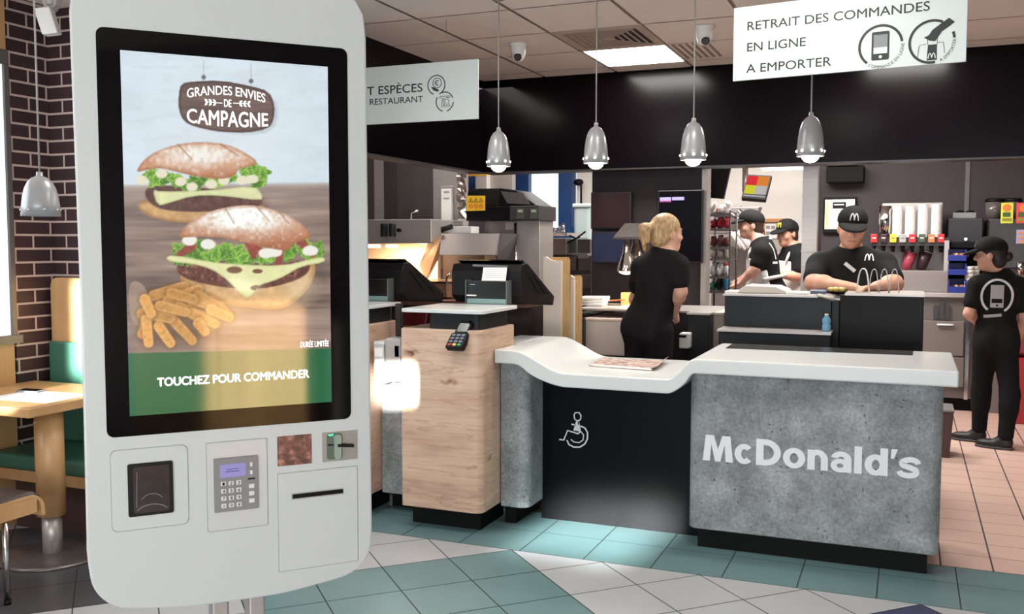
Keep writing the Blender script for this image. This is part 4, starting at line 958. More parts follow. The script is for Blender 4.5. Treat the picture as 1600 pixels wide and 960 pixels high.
for P_ in ([(-0.034, 0.034), (0.016, 0.034), (0.014, 0.023), (-0.004, 0.023), (-0.012, -0.032), (-0.023, -0.032), (-0.015, 0.023), (-0.036, 0.023)], [(0.020, 0.034), (0.038, 0.034), (0.036, 0.024), (0.018, 0.024)], [(0.003, 0.014), (0.022, 0.014), (0.031, 0.006), (0.024, -0.006), (0.036, -0.032), (0.023, -0.032), (0.012, -0.010), (0.009, -0.032), (-0.002, -0.032)]):
    SL.ribbon(mb, [(c2[0]+p[0]*0.95, c2[1]+p[1]*0.95) for p in P_], 0.0032, 0.0006, 0.0014, True)
mb.build('payment_icons', dark_letter, sl)

# ================================================================== SEATING CORNER
tb = thing('booth_table', 'beech pedestal table with sunlit papers on it, left of the kiosk', 'table', (-3.87, 3.42, 0))
mb = MB(); mb.box((WX+0.01, 3.19, 0.735), (-3.735, 3.88, 0.78)); mb.build('tabletop', beech, tb, 0.004)
mb = MB(); mb.cyl((-3.87, 3.42, 0.21), (-3.87, 3.42, 0.735), 0.067, seg=28); mb.build('column', beech, tb)
mb = MB(); mb.cyl((-3.87, 3.42, 0.018), (-3.87, 3.42, 0.212), 0.046, seg=24); mb.build('steel_collar', steel, tb)
mb = MB(); mb.lathe((-3.87, 3.42, 0), [(0.0, 0.024), (0.06, 0.024), (0.23, 0.017), (0.245, 0.010), (0.245, 0.0), (0.0, 0.0)], 48); mb.build('foot_disc', mat('cast_base', (120, 112, 110), 0.3, 0.6), tb)
bn = thing('booth_bench', 'green vinyl booth bench with tall beech backrest, against the brick wall', 'bench', (-3.95, 3.8, 0))
mb = MB(); mb.box((WX+0.01, 3.57, 0.36), (-3.45, 4.0, 0.44)); mb.build('seat_cushion', teal_vinyl, bn, 0.02)
mb = MB(); mb.box((WX+0.01, 3.58, 0.30), (-3.45, 4.0, 0.36)); mb.build('seat_rail', beech, bn, 0.004)
mb = MB(); mb.box((WX+0.03, 3.72, 0), (-3.5, 3.98, 0.30)); mb.build('kick_board', mat('kick_dark', (70, 48, 46), 0.6), bn)
BB = Plane((0, 3.98, 0), (1, 0, 0), (0, 0, 1), (0, -1, 0))
mb = MB(); BB.plate(mb, [(x, z) for x, z in rrect(-4.462, 0.36, -3.4, 1.352, 0.05)], -0.05, 0.0); mb.build('backrest', beech, bn, 0.006)
mb = MB(); BB.plate(mb, [(x, z) for x, z in rrect(-4.45, 0.44, -3.41, 0.995, 0.02)], 0.0, 0.035); mb.build('back_pad', teal_vinyl, bn, 0.012)
wst = thing('waste_station', 'beech two-door waste cabinet by the right wall, seen mirrored in the kiosk screen', 'cabinet', (2.53, -0.95, 0))
mb = MB(); mb.box((2.5, -1.62, 0.1), (2.585, -0.3, 1.2)); mb.build('carcass', beech, wst)
for y0_, y1_ in ((-1.61, -0.958), (-0.95, -0.31)): mb = MB(); mb.box((2.48, y0_, 0.12), (2.5, y1_, 1.16)); mb.build('door', beech, wst, 0.003)
mb = MB(); mb.box((2.46, -1.64, 1.2), (2.59, -0.28, 1.23)); mb.build('top', charcoal, wst); mb = MB(); mb.box((2.52, -1.6, 0), (2.58, -0.32, 0.1)); mb.build('plinth', black2, wst)
ch = thing('chair', 'wooden chair seat with dark pad and steel legs, cut off beside the booth table', 'chair', (-3.71, 2.75, 0))
cz = 0.45
path = [(2.50, cz), (2.75, cz-0.004), (2.96, cz)]+[(2.985+0.075*math.sin(t_), cz-0.075+0.075*math.cos(t_)) for t_ in np.linspace(0.1, 1.5, 8)]+[(3.062, cz-0.105)]
mb = MB(); in_ = [(y-0.004-0.014*max(0, (y-2.96)/0.1), z-0.018+0.016*max(0, (y-2.99)/0.07)) for y, z in path]
nP = len(path); V = [(x, y, z) for x in (-3.5, -3.93) for y, z in path+in_]; F = []
for i in range(nP-1):
    F += [(i, i+1, nP+i+1, nP+i), (2*nP+i+1, 2*nP+i, 3*nP+i, 3*nP+i+1), (i+1, i, 2*nP+i, 2*nP+i+1), (nP+i, nP+i+1, 3*nP+i+1, 3*nP+i)]
F += [(0, nP, 3*nP, 2*nP), (nP-1, 3*nP-1, 4*nP-1, 2*nP-1)]
mb.mesh(V, F); mb.build('seat', beech, ch, 0.003)
mb = MB(); mb.mesh([(x, y, z+0.001) for x in (-3.504, -3.926) for y, z in path]+[(x, y, z+0.022-0.016*(abs(y-2.75)/0.32)**3) for x in (-3.512, -3.918) for y, z in path], [(i, i+1, 2*nP+i+1, 2*nP+i) for i in range(nP-1)]+[(nP+i+1, nP+i, 3*nP+i, 3*nP+i+1) for i in range(nP-1)]+[(2*nP+i, 2*nP+i+1, 3*nP+i+1, 3*nP+i) for i in range(nP-1)]); mb.build('seat_pad', mat('dark_pad', (60, 46, 42), 0.4), ch, 0.002)
for x in (-3.512, -3.93):
    mb = MB(); mb.box((x, 2.50, cz-0.085), (x+0.012, 3.02, cz-0.018)); mb.build('side_rail', beech, ch, 0.004)
for x, y in ((-3.525, 2.874), (-3.535, 2.56), (-3.9, 2.874), (-3.9, 2.56)):
    mb = MB(); mb.cyl((x, y, 0.012), (x, y, cz-0.03), 0.013, seg=14); l_ = mb.build('leg', chrome, ch)
    mb = MB(); mb.cyl((x, y, 0), (x, y, 0.02), 0.015, seg=12); mb.build('foot_cap', black, l_)
mb = MB(); mb.tube([(-3.535, 2.53, cz-0.03), (-3.54, 2.50, cz+0.1), (-3.54, 2.42, cz+0.4)], 0.011); mb.build('back_upright', chrome, ch); mb = MB(); mb.tube([(-3.9, 2.53, cz-0.03), (-3.9, 2.50, cz+0.1), (-3.9, 2.42, cz+0.4)], 0.011); mb.build('back_upright', chrome, ch)
mb = MB(); mb.box((-3.92, 2.40, cz+0.22), (-3.52, 2.42, cz+0.42)); mb.build('backrest', beech, ch, 0.008)
def sheet(name, cx_, cy_, w, d, rz, z, th, m_, label, cat, group=None):
    mb = MB(); u = Vector((math.cos(rz), math.sin(rz), 0)); v = Vector((-u.y, u.x, 0)); mb.obox((cx_, cy_, z+th/2), u*w/2, v*d/2, (0, 0, th/2)); return solo(mb, name, m_, label, cat, (cx_, cy_, z), group)
p = atZ(60, 620, 0.78); sheet('paper_mat', p.x, p.y+0.0, 0.40, 0.28, 0.05, 0.7805, 0.001, paper, 'white paper tray mat lying under the phone on the booth table', 'paper')
p = atZ(48, 612, 0.782); ph = thing('mobile_phone', 'dark mobile phone lying on the white paper on the booth table', 'phone', (p.x, p.y, 0.782))
mb = MB(); mb.prism([(p.x+a_*0.9-0.25*b_, p.y+b_+0.1*a_, 0.7818) for a_, b_ in rrect(-0.075, -0.036, 0.075, 0.036, 0.01)], (0, 0, 0.009)); mb.build('case', greyplastic, ph, 0.002)
mb = MB(); mb.prism([(p.x+a_*0.9-0.25*b_, p.y+b_+0.1*a_, 0.7906) for a_, b_ in rrect(-0.066, -0.031, 0.066, 0.031, 0.006)], (0, 0, 0.001)); mb.build('screen', blackgloss, ph)
p = atZ(3, 593, 0.78); sheet('tray', p.x+0.02, p.y, 0.10, 0.10, 0.1, 0.7802, 0.014, mat('tray_brown', (150, 100, 66), 0.5), 'brown wooden tray end on the far left of the booth table', 'tray')

# ================================================================== NEWSPAPER ON THE LOW COUNTER
nwp = thing('newspaper', 'folded newspaper lying on the low part of the white counter', 'newspaper', (-1.42, 5.15, 0.873))
M, nt, b = newmat('newsprint', 0.8)
nt.links.new(ramp(nt, noise(nt, 26, 3, (1, 2.2, 1)), [(0.35, (116, 78, 74)), (0.5, (162, 136, 128)), (0.62, (204, 192, 182))]), b.inputs['Base Color'])
n0 = [atZ(920, 572, 0.875), atZ(1020, 579.5, 0.875), atZ(1036, 566, 0.875), atZ(942, 561.5, 0.875)]
for k, (dz, sc) in enumerate(((0.0, 1.0), (0.004, 0.985), (0.008, 0.97))):
    cen = sum(n0, Vector())/4; mb = MB(); mb.prism([Vector(((q_-cen).x*sc+cen.x, (q_-cen).y*sc+cen.y, 0.8728+dz)) for q_ in n0], (0, 0, 0.0035)); mb.build('sheet', M, nwp)
mb = MB(); mb.tube([n0[0]+Vector((0.01, 0.004, 0.004)), (n0[0]+n0[1])/2+Vector((0, 0.004, 0.005)), n0[1]+Vector((-0.01, 0.004, 0.005))], 0.006); mb.build('fold', paper, nwp)
mb = MB(); mb.prism([n0[1]+Vector((-0.02, 0.01, 0.01)), n0[2]+Vector((0, 0, 0.01)), n0[2]+Vector((0.03, 0.0, 0.03)), n0[1]+Vector((0.02, 0.02, 0.02))], (0, 0, 0.002)); mb.build('loose_page', M, nwp)

# ================================================================== COOK LINE (left, behind the tills)
CL = Vector(at(640, 400, 6.6))
cl_ = MB()
for x0, x1, m_ in ((560, 585, 1), (585, 600, 0), (600, 621, 2), (621, 677, 1)):
    cl_.mi = m_; cl_.pbox(x0, 236, x1, 420, 7.30, 0.12)
cl_.mi = 0; cl_.pbox(677, 236, 716, 420, 7.22, 0.2)
struct(cl_, 'trim_5', [steel, steeld, mat('dark_steel_gap', (58, 53, 54), 0.5)])
mb = MB(); rnd = random.Random(3)
fl = thing('foil_strip', 'crinkled shiny foil strip hanging at the edge of the steel cladding', 'foil', tuple(at(722, 300, 7.2)))
g = []
for k in range(15):
    y = 258+6*k; g.append([at(x+rnd.uniform(-2, 2), y, 7.2+rnd.uniform(-0.02, 0.02)) for x in (714, 719, 724, 728)])
V = [p for r_ in g for p in r_]; mb.mesh(V, [(4*i+j, 4*i+j+1, 4*i+j+5, 4*i+j+4) for i in range(14) for j in range(3)])
f_ = mb.build('sheet', mat('foil', (200, 190, 184), 0.25, 0.9), fl); md = f_.modifiers.new('thick', 'SOLIDIFY'); md.thickness = 0.004
nb = thing('notice_board', 'white framed notice on the steel cladding of the cook line', 'notice', tuple(at(697, 320, 7.2)))
mb = MB(); mb.pbox(687, 291, 707, 348, 7.19, 0.025); mb.build('frame', mat('frame_silver', (186, 180, 178), 0.35, 0.5), nb, 0.003)
mb = MB(); mb.pbox(689.5, 295, 705, 345, 7.184, 0.006); mb.mi = 1
for y in (299, 309): mb.pbox(693, y, 702, y+2, 7.181, 0.003)
mb.build('sheet', [mat('notice_lit', (244, 240, 236), 0.6), mat('print_grey', (150, 148, 150), 0.7)], nb)
# warming cabinet with heat lamps
wc = thing('warming_cabinet', 'stainless food warming cabinet with glowing orange heat lamps, behind the tills', 'food warmer', tuple(at(630, 410, 6.5)))
mb = MB(); mb.pbox(566, 343, 674, 381, 6.4, 0.55); mb.build('hood', steel, wc, 0.006)
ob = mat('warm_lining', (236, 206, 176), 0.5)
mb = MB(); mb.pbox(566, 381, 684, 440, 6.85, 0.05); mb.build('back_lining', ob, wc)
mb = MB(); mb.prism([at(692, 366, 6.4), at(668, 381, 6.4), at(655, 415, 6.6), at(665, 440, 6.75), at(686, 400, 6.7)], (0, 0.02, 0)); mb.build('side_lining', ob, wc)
mb = MB(); mb.pbox(566, 440, 700, 446, 6.35, 0.55); mb.build('shelf', steel, wc)
for k, x in enumerate((585, 612)):
    mb = MB(); p = at(x, 381, 6.6); mb.cyl((p.x-0.05, p.y, p.z-0.02), (p.x+0.05, p.y, p.z-0.02), 0.014); mb.build('heat_lamp', mat('heat_lit', (255, 200, 140), 0.4, emit=(255, 206, 150), estr=9), wc)
mb = MB(); p = at(607, 360, 6.4)
mb.obox((p.x-0.02, 6.37, p.z), (0.018, 0, 0), (0, 0.03, 0), (0, 0, 0.05)); mb.obox((p.x+0.05, 6.37, p.z), (0.018, 0, 0), (0, 0.03, 0), (0, 0, 0.05)); mb.build('control_lever', charcoal, wc, 0.006)
mb = MB(); p = at(626, 360, 6.4); mb.cyl((p.x, 6.39, p.z), (p.x, 6.36, p.z), 0.014); mb.build('knob', black, wc)
mb = MB(); p = at(648, 332, 6.6); mb.tube([p+Vector((-0.03, 0, -0.06)), p+Vector((-0.03, 0, -0.0)), p+Vector((0.03, 0, 0.012))], 0.008); mb.build('top_hook', chrome, wc)
p = at(630, 384, 6.6); light('warming_glow', 'AREA', (p.x, 6.62, p.z-0.01), 13, (1, 0.66, 0.38), (p.x, 6.72, p.z-1), 0.45, 0.2)
p = at(680, 418, 5.95); light('fry_bin_fill', 'SPOT', (p.x, 5.98, p.z+0.25), 12, (1, 0.72, 0.46), (p.x, 5.9, 0.9), 0.03, spot=70, blend=0.6)  # warm spot added to brighten the fry bin, no fitting behind it
p = at(674, 392, 6.5); light('warming_side_glow', 'POINT', (p.x-0.06, 6.45, p.z), 2.2, (1, 0.68, 0.42), None, 0.03)
# second hood
h2 = thing('fry_hood', 'plain slanted stainless hood between the warming cabinet and the steel cabinet', 'hood', tuple(at(735, 400, 6.6)))
A = [at(689, 365, 6.45), at(781, 365, 6.45), at(776, 399, 6.3), at(686, 399, 6.3)]
mb = MB(); mb.prism(A, (0, 0.03, 0)); mb.build('front_panel', mat('hood_steel', (128, 120, 116), 0.4, 0.3), h2, 0.004)
mb = MB(); mb.prism([A[0], A[1], A[1]+Vector((0, 0.36, 0)), A[0]+Vector((0, 0.36, 0))], (0, 0, -0.02)); mb.prism([A[1], A[2], A[2]+Vector((-0.15, 0.5, -0.16)), A[1]+Vector((0, 0.36, 0))], (-0.012, 0, 0)); mb.build('hood_shell', steeld, h2)
mb = MB(); mb.pbox(692, 399, 756, 470, 6.9, 0.05); mb.build('dark_back', mat('fry_back', (58, 44, 42), 0.6), h2)
ad_ = thing('control_box', 'small white device with a dark lever on top of the slanted hood', 'device', tuple(at(712, 365, 6.6)))
mb = MB(); mb.pbox(700, 354, 736, 365, 6.6, 0.15); mb.build('body', whiteplastic, ad_, 0.004)
mb = MB(); p = at(690, 359, 6.58); q_ = at(706, 354, 6.58); mb.cyl(p, q_, 0.02); mb.ball(p, 0.026); mb.build('lever', charcoal, ad_)
# fry bin, counter ledge, red sleeves
fb = thing('fry_basket', 'copper lit metal fry bin with a hooked handle beside the left till', 'basket', tuple(at(680, 465, 5.9)))
mb = MB(); a, b_, c, d_ = at(662, 440, 5.9), at(702, 440, 5.9), at(699, 465, 5.9), at(668, 465, 5.9); mb.prism([a, b_, c, d_], (0, 0.25, 0)); mb.build('bin', mat('copper_metal', (196, 150, 116), 0.35, 0.7), fb, 0.004)
mb = MB(); mb.prism([a+Vector((-0.006, -0.006, 0.0)), b_+Vector((0.006, -0.006, 0)), b_+Vector((0.006, -0.006, -0.012)), a+Vector((-0.006, -0.006, -0.012))], (0, 0.265, 0)); mb.build('rim', chrome, fb)
mb = MB(); mb.tube([at(698, 463, 5.88), at(698, 436, 5.88), at(700, 431, 5.88), at(704, 428, 5.88)], 0.008); mb.build('handle', chrome, fb)
fs = thing('filling_station', 'dark brown counter ledge behind the tills with the fry bin on it', 'counter', tuple(at(680, 500, 5.85)[:2])+(0,))
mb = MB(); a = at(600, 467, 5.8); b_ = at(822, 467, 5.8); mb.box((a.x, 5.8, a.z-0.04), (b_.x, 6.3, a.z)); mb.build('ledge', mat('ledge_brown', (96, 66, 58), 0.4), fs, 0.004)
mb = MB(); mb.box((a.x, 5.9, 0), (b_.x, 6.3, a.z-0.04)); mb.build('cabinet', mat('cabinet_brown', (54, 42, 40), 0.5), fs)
for k in range(4):
    x = 633+9.0*k; mb = MB(); p = at(x, 508, 5.72); mb.prism([p+Vector((-0.017, 0, 0)), p+Vector((0.017, 0, 0)), p+Vector((0.022, 0.02, 0.10)), p+Vector((-0.022, 0.02, 0.10))], (0, 0.02, 0))
    solo(mb, 'fry_sleeve', mat('maroon_card', (140, 44, 56), 0.6), 'dark red carton sleeve standing in a row under the white till shelf', 'carton', tuple(p), 'dark red carton sleeves')
rk = MB(); p = at(645, 512, 5.7); rk.box((p.x-0.2, 5.68, p.z-0.04), (p.x+0.2, 5.85, p.z)); solo(rk, 'sleeve_shelf', cardboard, 'small tan shelf carrying the dark red carton sleeves', 'shelf', tuple(p))
# steel holding cabinet and black grill head
hc = thing('holding_cabinet', 'tall stainless holding cabinet with a black control head on top', 'cabinet', tuple(at(800, 470, 6.9)[:2])+(0,))
a = at(757, 400, 6.85).x; b_ = at(808, 400, 6.85).x; c = at(845, 400, 6.85).x; zt = at(800, 345, 6.85).z
mb = MB(); mb.box((a, 6.85, 0), (b_-0.01, 7.13, zt)); mb.build('side_panel', mat('brushed_side', (150, 140, 138), 0.4, 0.7), hc, 0.004)
mb = MB(); mb.box((b_+0.004, 6.83, 0.1), (c, 7.13, zt)); dr = mb.build('door', steel, hc, 0.006)
mb = MB(); mb.cyl((b_-0.002, 6.825, 0.4), (b_-0.002, 6.825, zt-0.02), 0.012); mb.build('door_edge', chrome, dr)
mb = MB(); mb.pbox(790, 347, 803, 359, 6.846, 0.004); mb.build('rating_plate', mat('plate_pale', (180, 170, 166), 0.5), hc)
gh = [(724, 296), (730, 294), (776, 295), (792, 319), (842, 322), (842, 346), (724, 346)]
p0 = at(727, 330, 6.75).x; z0, z1, z2_ = at(780, 345, 6.75).z, at(780, 322, 6.75).z, at(760, 294, 6.75).z
x1 = at(779, 320, 6.75).x; x2 = at(797, 320, 6.75).x; x3 = at(843, 320, 6.75).x
mb = MB(); mb.box((p0, 6.76, z0), (x2, 7.12, z1)); mb.prism([(p0, 6.76, z1), (p0, 6.80, z2_), (p0, 7.12, z2_), (p0, 7.12, z1)], (x1-p0, 0, 0)); mb.prism([(x1, 6.76, z1), (x1, 6.76, z2_), (x1+0.13, 6.76, z2_-0.02), (x3-0.03, 6.76, z1)], (0, 0.36, 0)); mb.build('control_head', black, hc, 0.008)
mb = MB(); mb.prism([at(783, 299, 6.75), at(818, 302, 6.75), at(829, 320, 6.75), at(793, 318, 6.75)], (0, -0.008, 0)); mb.build('head_grille', mat('grille_grey', (84, 80, 82), 0.5, var=0.25, scale=90), hc)
mb = MB(); mb.box((x2, 6.74, z0), (x3, 7.12, z1)); mb.build('control_box', mat('box_grey', (58, 55, 56), 0.45), hc, 0.006)
for x in (807, 828):
    mb = MB(); mb.pbox(x, 326, x+11, 342, 6.735, 0.01); mb.mi = 1; mb.pbox(x+2, 328, x+9, 332, 6.731, 0.008); mb.build('dial', [mat('dial_dark', (84, 84, 78), 0.4), mat('dial_lcd', (168, 178, 150), 0.4)], hc)
WS = Plane((0, 6.755, 0), (1, 0, 0), (0, 0, 1), (0, -1, 0))
mb = MB(); q = lambda x, y: WS.px(x, y)
WS.plate(mb, [q(729.5, 330), q(758, 329), q(758, 306), q(729.5, 306)], 0.0, 0.004); mb.mi = 1
for x in (736, 744, 752):
    WS.ribbon(mb, [q(x-3.2, 316), q(x+3.2, 316), q(x, 309.5)], 0.004, 0.004, 0.006, True); WS.ribbon(mb, [q(x, 312), q(x, 315)], 0.003, 0.004, 0.006)
mb.mi = 2
for x in (736, 744, 752):
    cc = q(x, 322.5); WS.ribbon(mb, arc(cc[0], cc[1], 0.015, 0, 340, 14), 0.004, 0.004, 0.006, True); WS.ribbon(mb, [(cc[0]-0.01, cc[1]+0.01), (cc[0]+0.01, cc[1]-0.01)], 0.004, 0.004, 0.006)
mb.build('warning_sign', [mat('warning_yellow', (246, 196, 58), 0.5, spec=0.3), black, mat('warning_red', (206, 74, 40), 0.5)], hc)
mb = MB(); mb.pbox(727, 268, 746, 300, 9.6, 0.1); mb.mi = 1; mb.pbox(743, 272, 760, 298, 9.4, 0.1); mb.mi = 2; mb.pbox(729, 267, 760, 275, 9.2, 0.05); mb.mi = 3; mb.pbox(758, 272, 800, 300, 9.5, 0.1)
struct(mb, 'trim_6', [bluepaint, mat('pale_panel', (196, 190, 188), 0.5), mat('yellow_strip', (214, 160, 52), 0.6), steel])
# behind: clamshell grill and steel units in the fryer bay
gl = thing('grill_station', 'steel grill with a raised rack of utensils, under the bright back window', 'grill', tuple(at(875, 470, 7.9)[:2])+(0,))
mb = MB(); mb.pbox(843, 372, 885, 399, 7.9, 0.6); mb.build('grill_body', steeld, gl, 0.01)
mb = MB(); a = at(845, 399, 8.0); b_ = at(924, 399, 8.0); mb.box((a.x, 8.0, 0), (b_.x, 8.8, a.z)); mb.build('cabinet', mat('grill_dark', (66, 60, 60), 0.5), gl)
for k, (x, y) in enumerate(((890, 385), (912, 385), (890, 412), (914, 412), (890, 440), (914, 440))):
    mb = MB(); mb.pbox(x-10, y-11, x+10, y+11, 7.97, 0.03); mb.build('drawer_front', mat('drawer_grey', (88, 82, 82), 0.45, 0.4), gl, 0.005)
mb = MB(); mb.pbox(903, 398, 919, 404, 7.94, 0.02); mb.build('dial', chrome, gl)
mb = MB(); mb.tube([at(890, 368, 7.85), at(900, 373, 7.85), at(915, 362, 7.85)], 0.008); mb.tube([at(886, 380, 7.85), at(906, 370, 7.85)], 0.008); mb.build('lift_arm', black, gl)
mb = MB(); mb.pbox(845, 364, 886, 369, 7.95, 0.4); mb.build('utensil_shelf', chrome, gl)
for k in range(6):
    x = 850+6*k; p = at(x, 364, 8.0); mb = MB(); mb.cyl(p, p+Vector((0, 0, 0.045+0.02*(k % 3))), 0.014+0.004*(k % 2), 0.01); solo(mb, 'shaker', chrome, 'small steel shaker in the row on the grill rack under the window', 'shaker', tuple(p), 'steel shakers on the grill rack')
cn = thing('storage_bin', 'translucent pale storage bin by the back window', 'bin', tuple(at(908, 375, 9.3)))
mb = MB(); mb.pbox(896, 322, 922, 376, 9.3, 0.4); mb.build('bin_body', mat('translucent_bin', (190, 206, 208), 0.3), cn, 0.03)
mb = MB(); mb.pbox(894, 318, 924, 324, 9.28, 0.44); mb.build('lid', mat('bin_lid', (204, 216, 216), 0.4), cn, 0.01)
mb = MB(); a = at(893, 376, 9.3); b_ = at(926, 376, 9.3); mb.box((a.x, 9.28, 0), (b_.x, 9.8, a.z)); solo(mb, 'prep_table', steel, 'steel table carrying the translucent storage bin in the back bay', 'table', (a.x, 9.3, 0))
cbm = MB(); cbm.tube([at(905, 285, 10.55), at(908, 290, 10.5), at(908, 318, 10.5)], 0.012); cbm.ball(at(904, 285, 10.5), 0.05, (1.2, 1, 0.8)); solo(cbm, 'wall_cable', black, 'black cable and plug on the white wall right of the back window', 'cable', tuple(at(905, 285, 10.5)))
# tall carton stacks between till and island
def carton_stack(x0, x1, x2, y0, Y, lb):
    a, b_, c = at(x0, 470, Y), at(x1, 470, Y), at(x2, 470, Y+0.06); z = at(x0, y0, Y).z
    t = thing('carton_stack', lb, 'cartons', (a.x, Y, 0))
    mb = MB(); mb.prism([(a.x, Y, 0.0), (b_.x, Y, 0.0), (b_.x, Y, z-0.025), (b_.x-0.04, Y, z-0.03), (a.x+0.05, Y, z-0.02), (a.x+0.02, Y, z), (a.x, Y, z-0.005)], (0, 0.02, 0)); mb.build('front_carton', mat('carton_white', (226, 216, 206), 0.7), t, 0.003)
    for k in range(9):
        mb = MB(); yk = Y+0.022+0.016*k; dz = 0.012*((k*5) % 3); mb.box((a.x+0.01, yk, 0), (b_.x+0.002*(k % 3), yk+0.013, z-0.03+dz)); mb.build('carton', cardboard if k % 3 else mat('carton_tan', (226, 190, 130), 0.7), t)
carton_stack(848.5, 877, 886, 401, 5.9, 'taller of two upright stacks of flat white cartons, beside the right till')
carton_stack(887, 897, 900, 430, 6.1, 'shorter tan stack of flat cartons just right of the tall white stack')

# ================================================================== FINISHING ISLAND
isl = thing('finishing_island', 'charcoal finishing island with a white drawer box, behind the blonde worker', 'counter', (-1.6, 6.6, 0))
mb = MB(); a, b_ = at(860, 520, 6.3), at(911, 520, 6.3); zt = at(890, 497, 6.3).z; zi = zt
mb.prism([(a.x, 6.3, 0), (b_.x, 6.3, 0), (b_.x, 6.3, zt), (a.x+0.04, 6.3, zt), (a.x+0.012, 6.3, zt-0.012), (a.x, 6.3, zt-0.04)], (0, 0.75, 0)); mb.build('end_panel', charcoal, isl, 0.004)
mb = MB(); mb.box((at(881, 520, 6.3).x, 6.296, 0), (at(882, 520, 6.3).x+0.004, 6.3, zt)); mb.build('panel_gap', black2, isl)
wbx = MB(); x0, x1 = at(913, 525, 6.36).x, at(1004, 525, 6.36).x; z0, z1 = at(950, 556, 6.36).z, at(950, 501, 6.36).z
wbx.box((x0, 6.36, z0), (x1, 6.9, z1)); dx_ = wbx.build('drawer_box', mat('drawer_pale', (206, 198, 194), 0.35), isl, 0.012)
mb = MB(); mb.box((x0-0.006, 6.35, z1-0.004), (x1+0.006, 6.9, z1+0.014)); mb.build('drawer_lip', mat('lip_pale', (226, 204, 194), 0.3), dx_, 0.004)
mb = MB(); mb.box((x0-0.02, 6.40, 0), (at(1075, 520, 6.4).x, 7.0, z0-0.02)); mb.build('base_cabinet', black2, isl)
mb = MB(); a, b_ = at(1074, 520, 6.3), at(1108, 520, 6.3); zt2 = at(1090, 492, 6.3).z; mb.box((a.x, 6.3, 0), (b_.x, 7.0, zt2)); mb.build('end_panel', charcoal, isl, 0.004)
mb = MB(); mb.box((a.x-0.005, 6.29, zt2), (b_.x+0.005, 7.05, zt2+0.012)); mb.box((at(900, 500, 6.4).x, 6.42, zt2), (a.x, 7.05, zt2+0.012)); mb.build('steel_top', steel, isl)
mb = MB(); mb.box((x1+0.01, 6.5, 0.5), (a.x, 6.54, zt2)); mb.build('recess_back', mat('recess_dark', (40, 38, 40), 0.5), isl)
zi = zt2+0.012
cd_ = thing('cup_dispenser', 'small white napkin dispenser hanging on the side of the charcoal island', 'dispenser', tuple(at(1070, 533, 6.28)))
mb = MB(); mb.pbox(1061, 521, 1077, 545, 6.20, 0.1); mb.build('body', whiteplastic, cd_, 0.008); mb = MB(); mb.pbox(1061, 524, 1072, 528, 6.195, 0.02); mb.build('slot', black, cd_)
bb = thing('waste_carton', 'beige box standing just right of the charcoal island', 'box', tuple(at(1118, 530, 6.5)[:2])+(0,))
mb = MB(); a, b_ = at(1111, 520, 6.45), at(1130, 520, 6.45); z1 = at(1118, 493, 6.45).z; mb.box((a.x, 6.45, 0), (b_.x, 6.9, z1)); mb.build('box_body', mat('beige_panel', (186, 172, 160), 0.5), bb, 0.006)
mb = MB(); mb.box((a.x-0.004, 6.44, z1), (b_.x+0.004, 6.9, z1+0.02)); mb.build('lid', mat('beige_lid', (206, 192, 178), 0.5), bb, 0.004)
pp_ = at(924, 489, 6.75); 
for k in range(3):
    mb = MB(); mb.obox((pp_.x+0.01*k, 6.75, zi+0.012+0.022*k), (0.11-0.01*k, 0.01*k, 0), (0, 0.09, 0), (0, 0, 0.010))
    solo(mb, 'napkin_stack', paper, ('lowest', 'middle', 'topmost')[k]+' of the white napkin packs stacked on the island top', 'napkins', (pp_.x, 6.75, zi+0.03*k), 'napkin packs on the island', 0.004)
mb = MB(); p = at(950, 484, 6.85); mb.obox((p.x, 6.85, zi+0.03), (0.12, 0.0, 0.01), (0, 0.05, 0), (0, 0, 0.004)); solo(mb, 'serving_scoop', mat('scoop_brown', (150, 96, 66), 0.4), 'brown flat tray lying beside the napkin packs on the island', 'tray', (p.x, 6.85, zi))
mb = MB(); a = at(970, 475, 6.95); b_ = at(987, 475, 6.95); mb.box((a.x, 6.95, zi), (b_.x, 7.03, at(978, 458, 6.95).z)); solo(mb, 'paper_bag', mat('kraft_lit', (214, 160, 106), 0.7), 'brown paper bag lit orange by the heat lamps on the island', 'bag', (a.x, 6.95, zi))
hl = thing('heat_lamp_stand', 'heat lamp stand with two chrome bell lamps over the island', 'heat lamp', tuple(at(990, 370, 6.9)))
A = [at(958, 370, 6.75), at(1018, 370, 6.75), at(1030, 349, 7.05), at(976, 349, 7.05)]
mb = MB(); mb.prism(A, (0, 0.02, -0.012)); mb.prism([A[0], A[1], A[1]+Vector((0, 0.25, 0)), A[0]+Vector((0, 0.25, 0))], (0, 0, -0.02)); mb.build('canopy', mat('canopy_grey', (92, 84, 82), 0.4, 0.4), hl, 0.004)
mb = MB(); p = at(1012, 372, 7.02); mb.box((p.x-0.02, 7.0, zi), (p.x+0.02, 7.04, p.z)); mb.build('post', mat('stand_post', (120, 100, 92), 0.4, 0.5), hl)
for x, Yl in ((979, 6.82), (993.5, 7.0)):
    p = at(x, 424 if x < 990 else 410, Yl); s_ = 0.9
    mb = MB(); mb.lathe((p.x, Yl, p.z), [(0.072, 0.0), (0.074, 0.012), (0.066, 0.045), (0.050, 0.09), (0.036, 0.13), (0.028, 0.165), (0.026, 0.195), (0.017, 0.205), (0.017, 0.25)], 24); sh_ = mb.build('lamp_shade', mat('bright_chrome', (226, 218, 212), 0.14, 1.0), hl)
    mb = MB(); mb.ball((p.x, Yl, p.z+0.006), 0.062, (1, 1, 0.5)); mb.build('bulb', mat('heat_bulb', (255, 230, 205), 0.4, emit=(255, 226, 196), estr=9), sh_)
    light('heat_lamp_glow', 'SPOT', (p.x, Yl, p.z-0.04), 9, (1, 0.66, 0.42), (p.x, Yl, 0), 0.03, spot=130, blend=0.6)

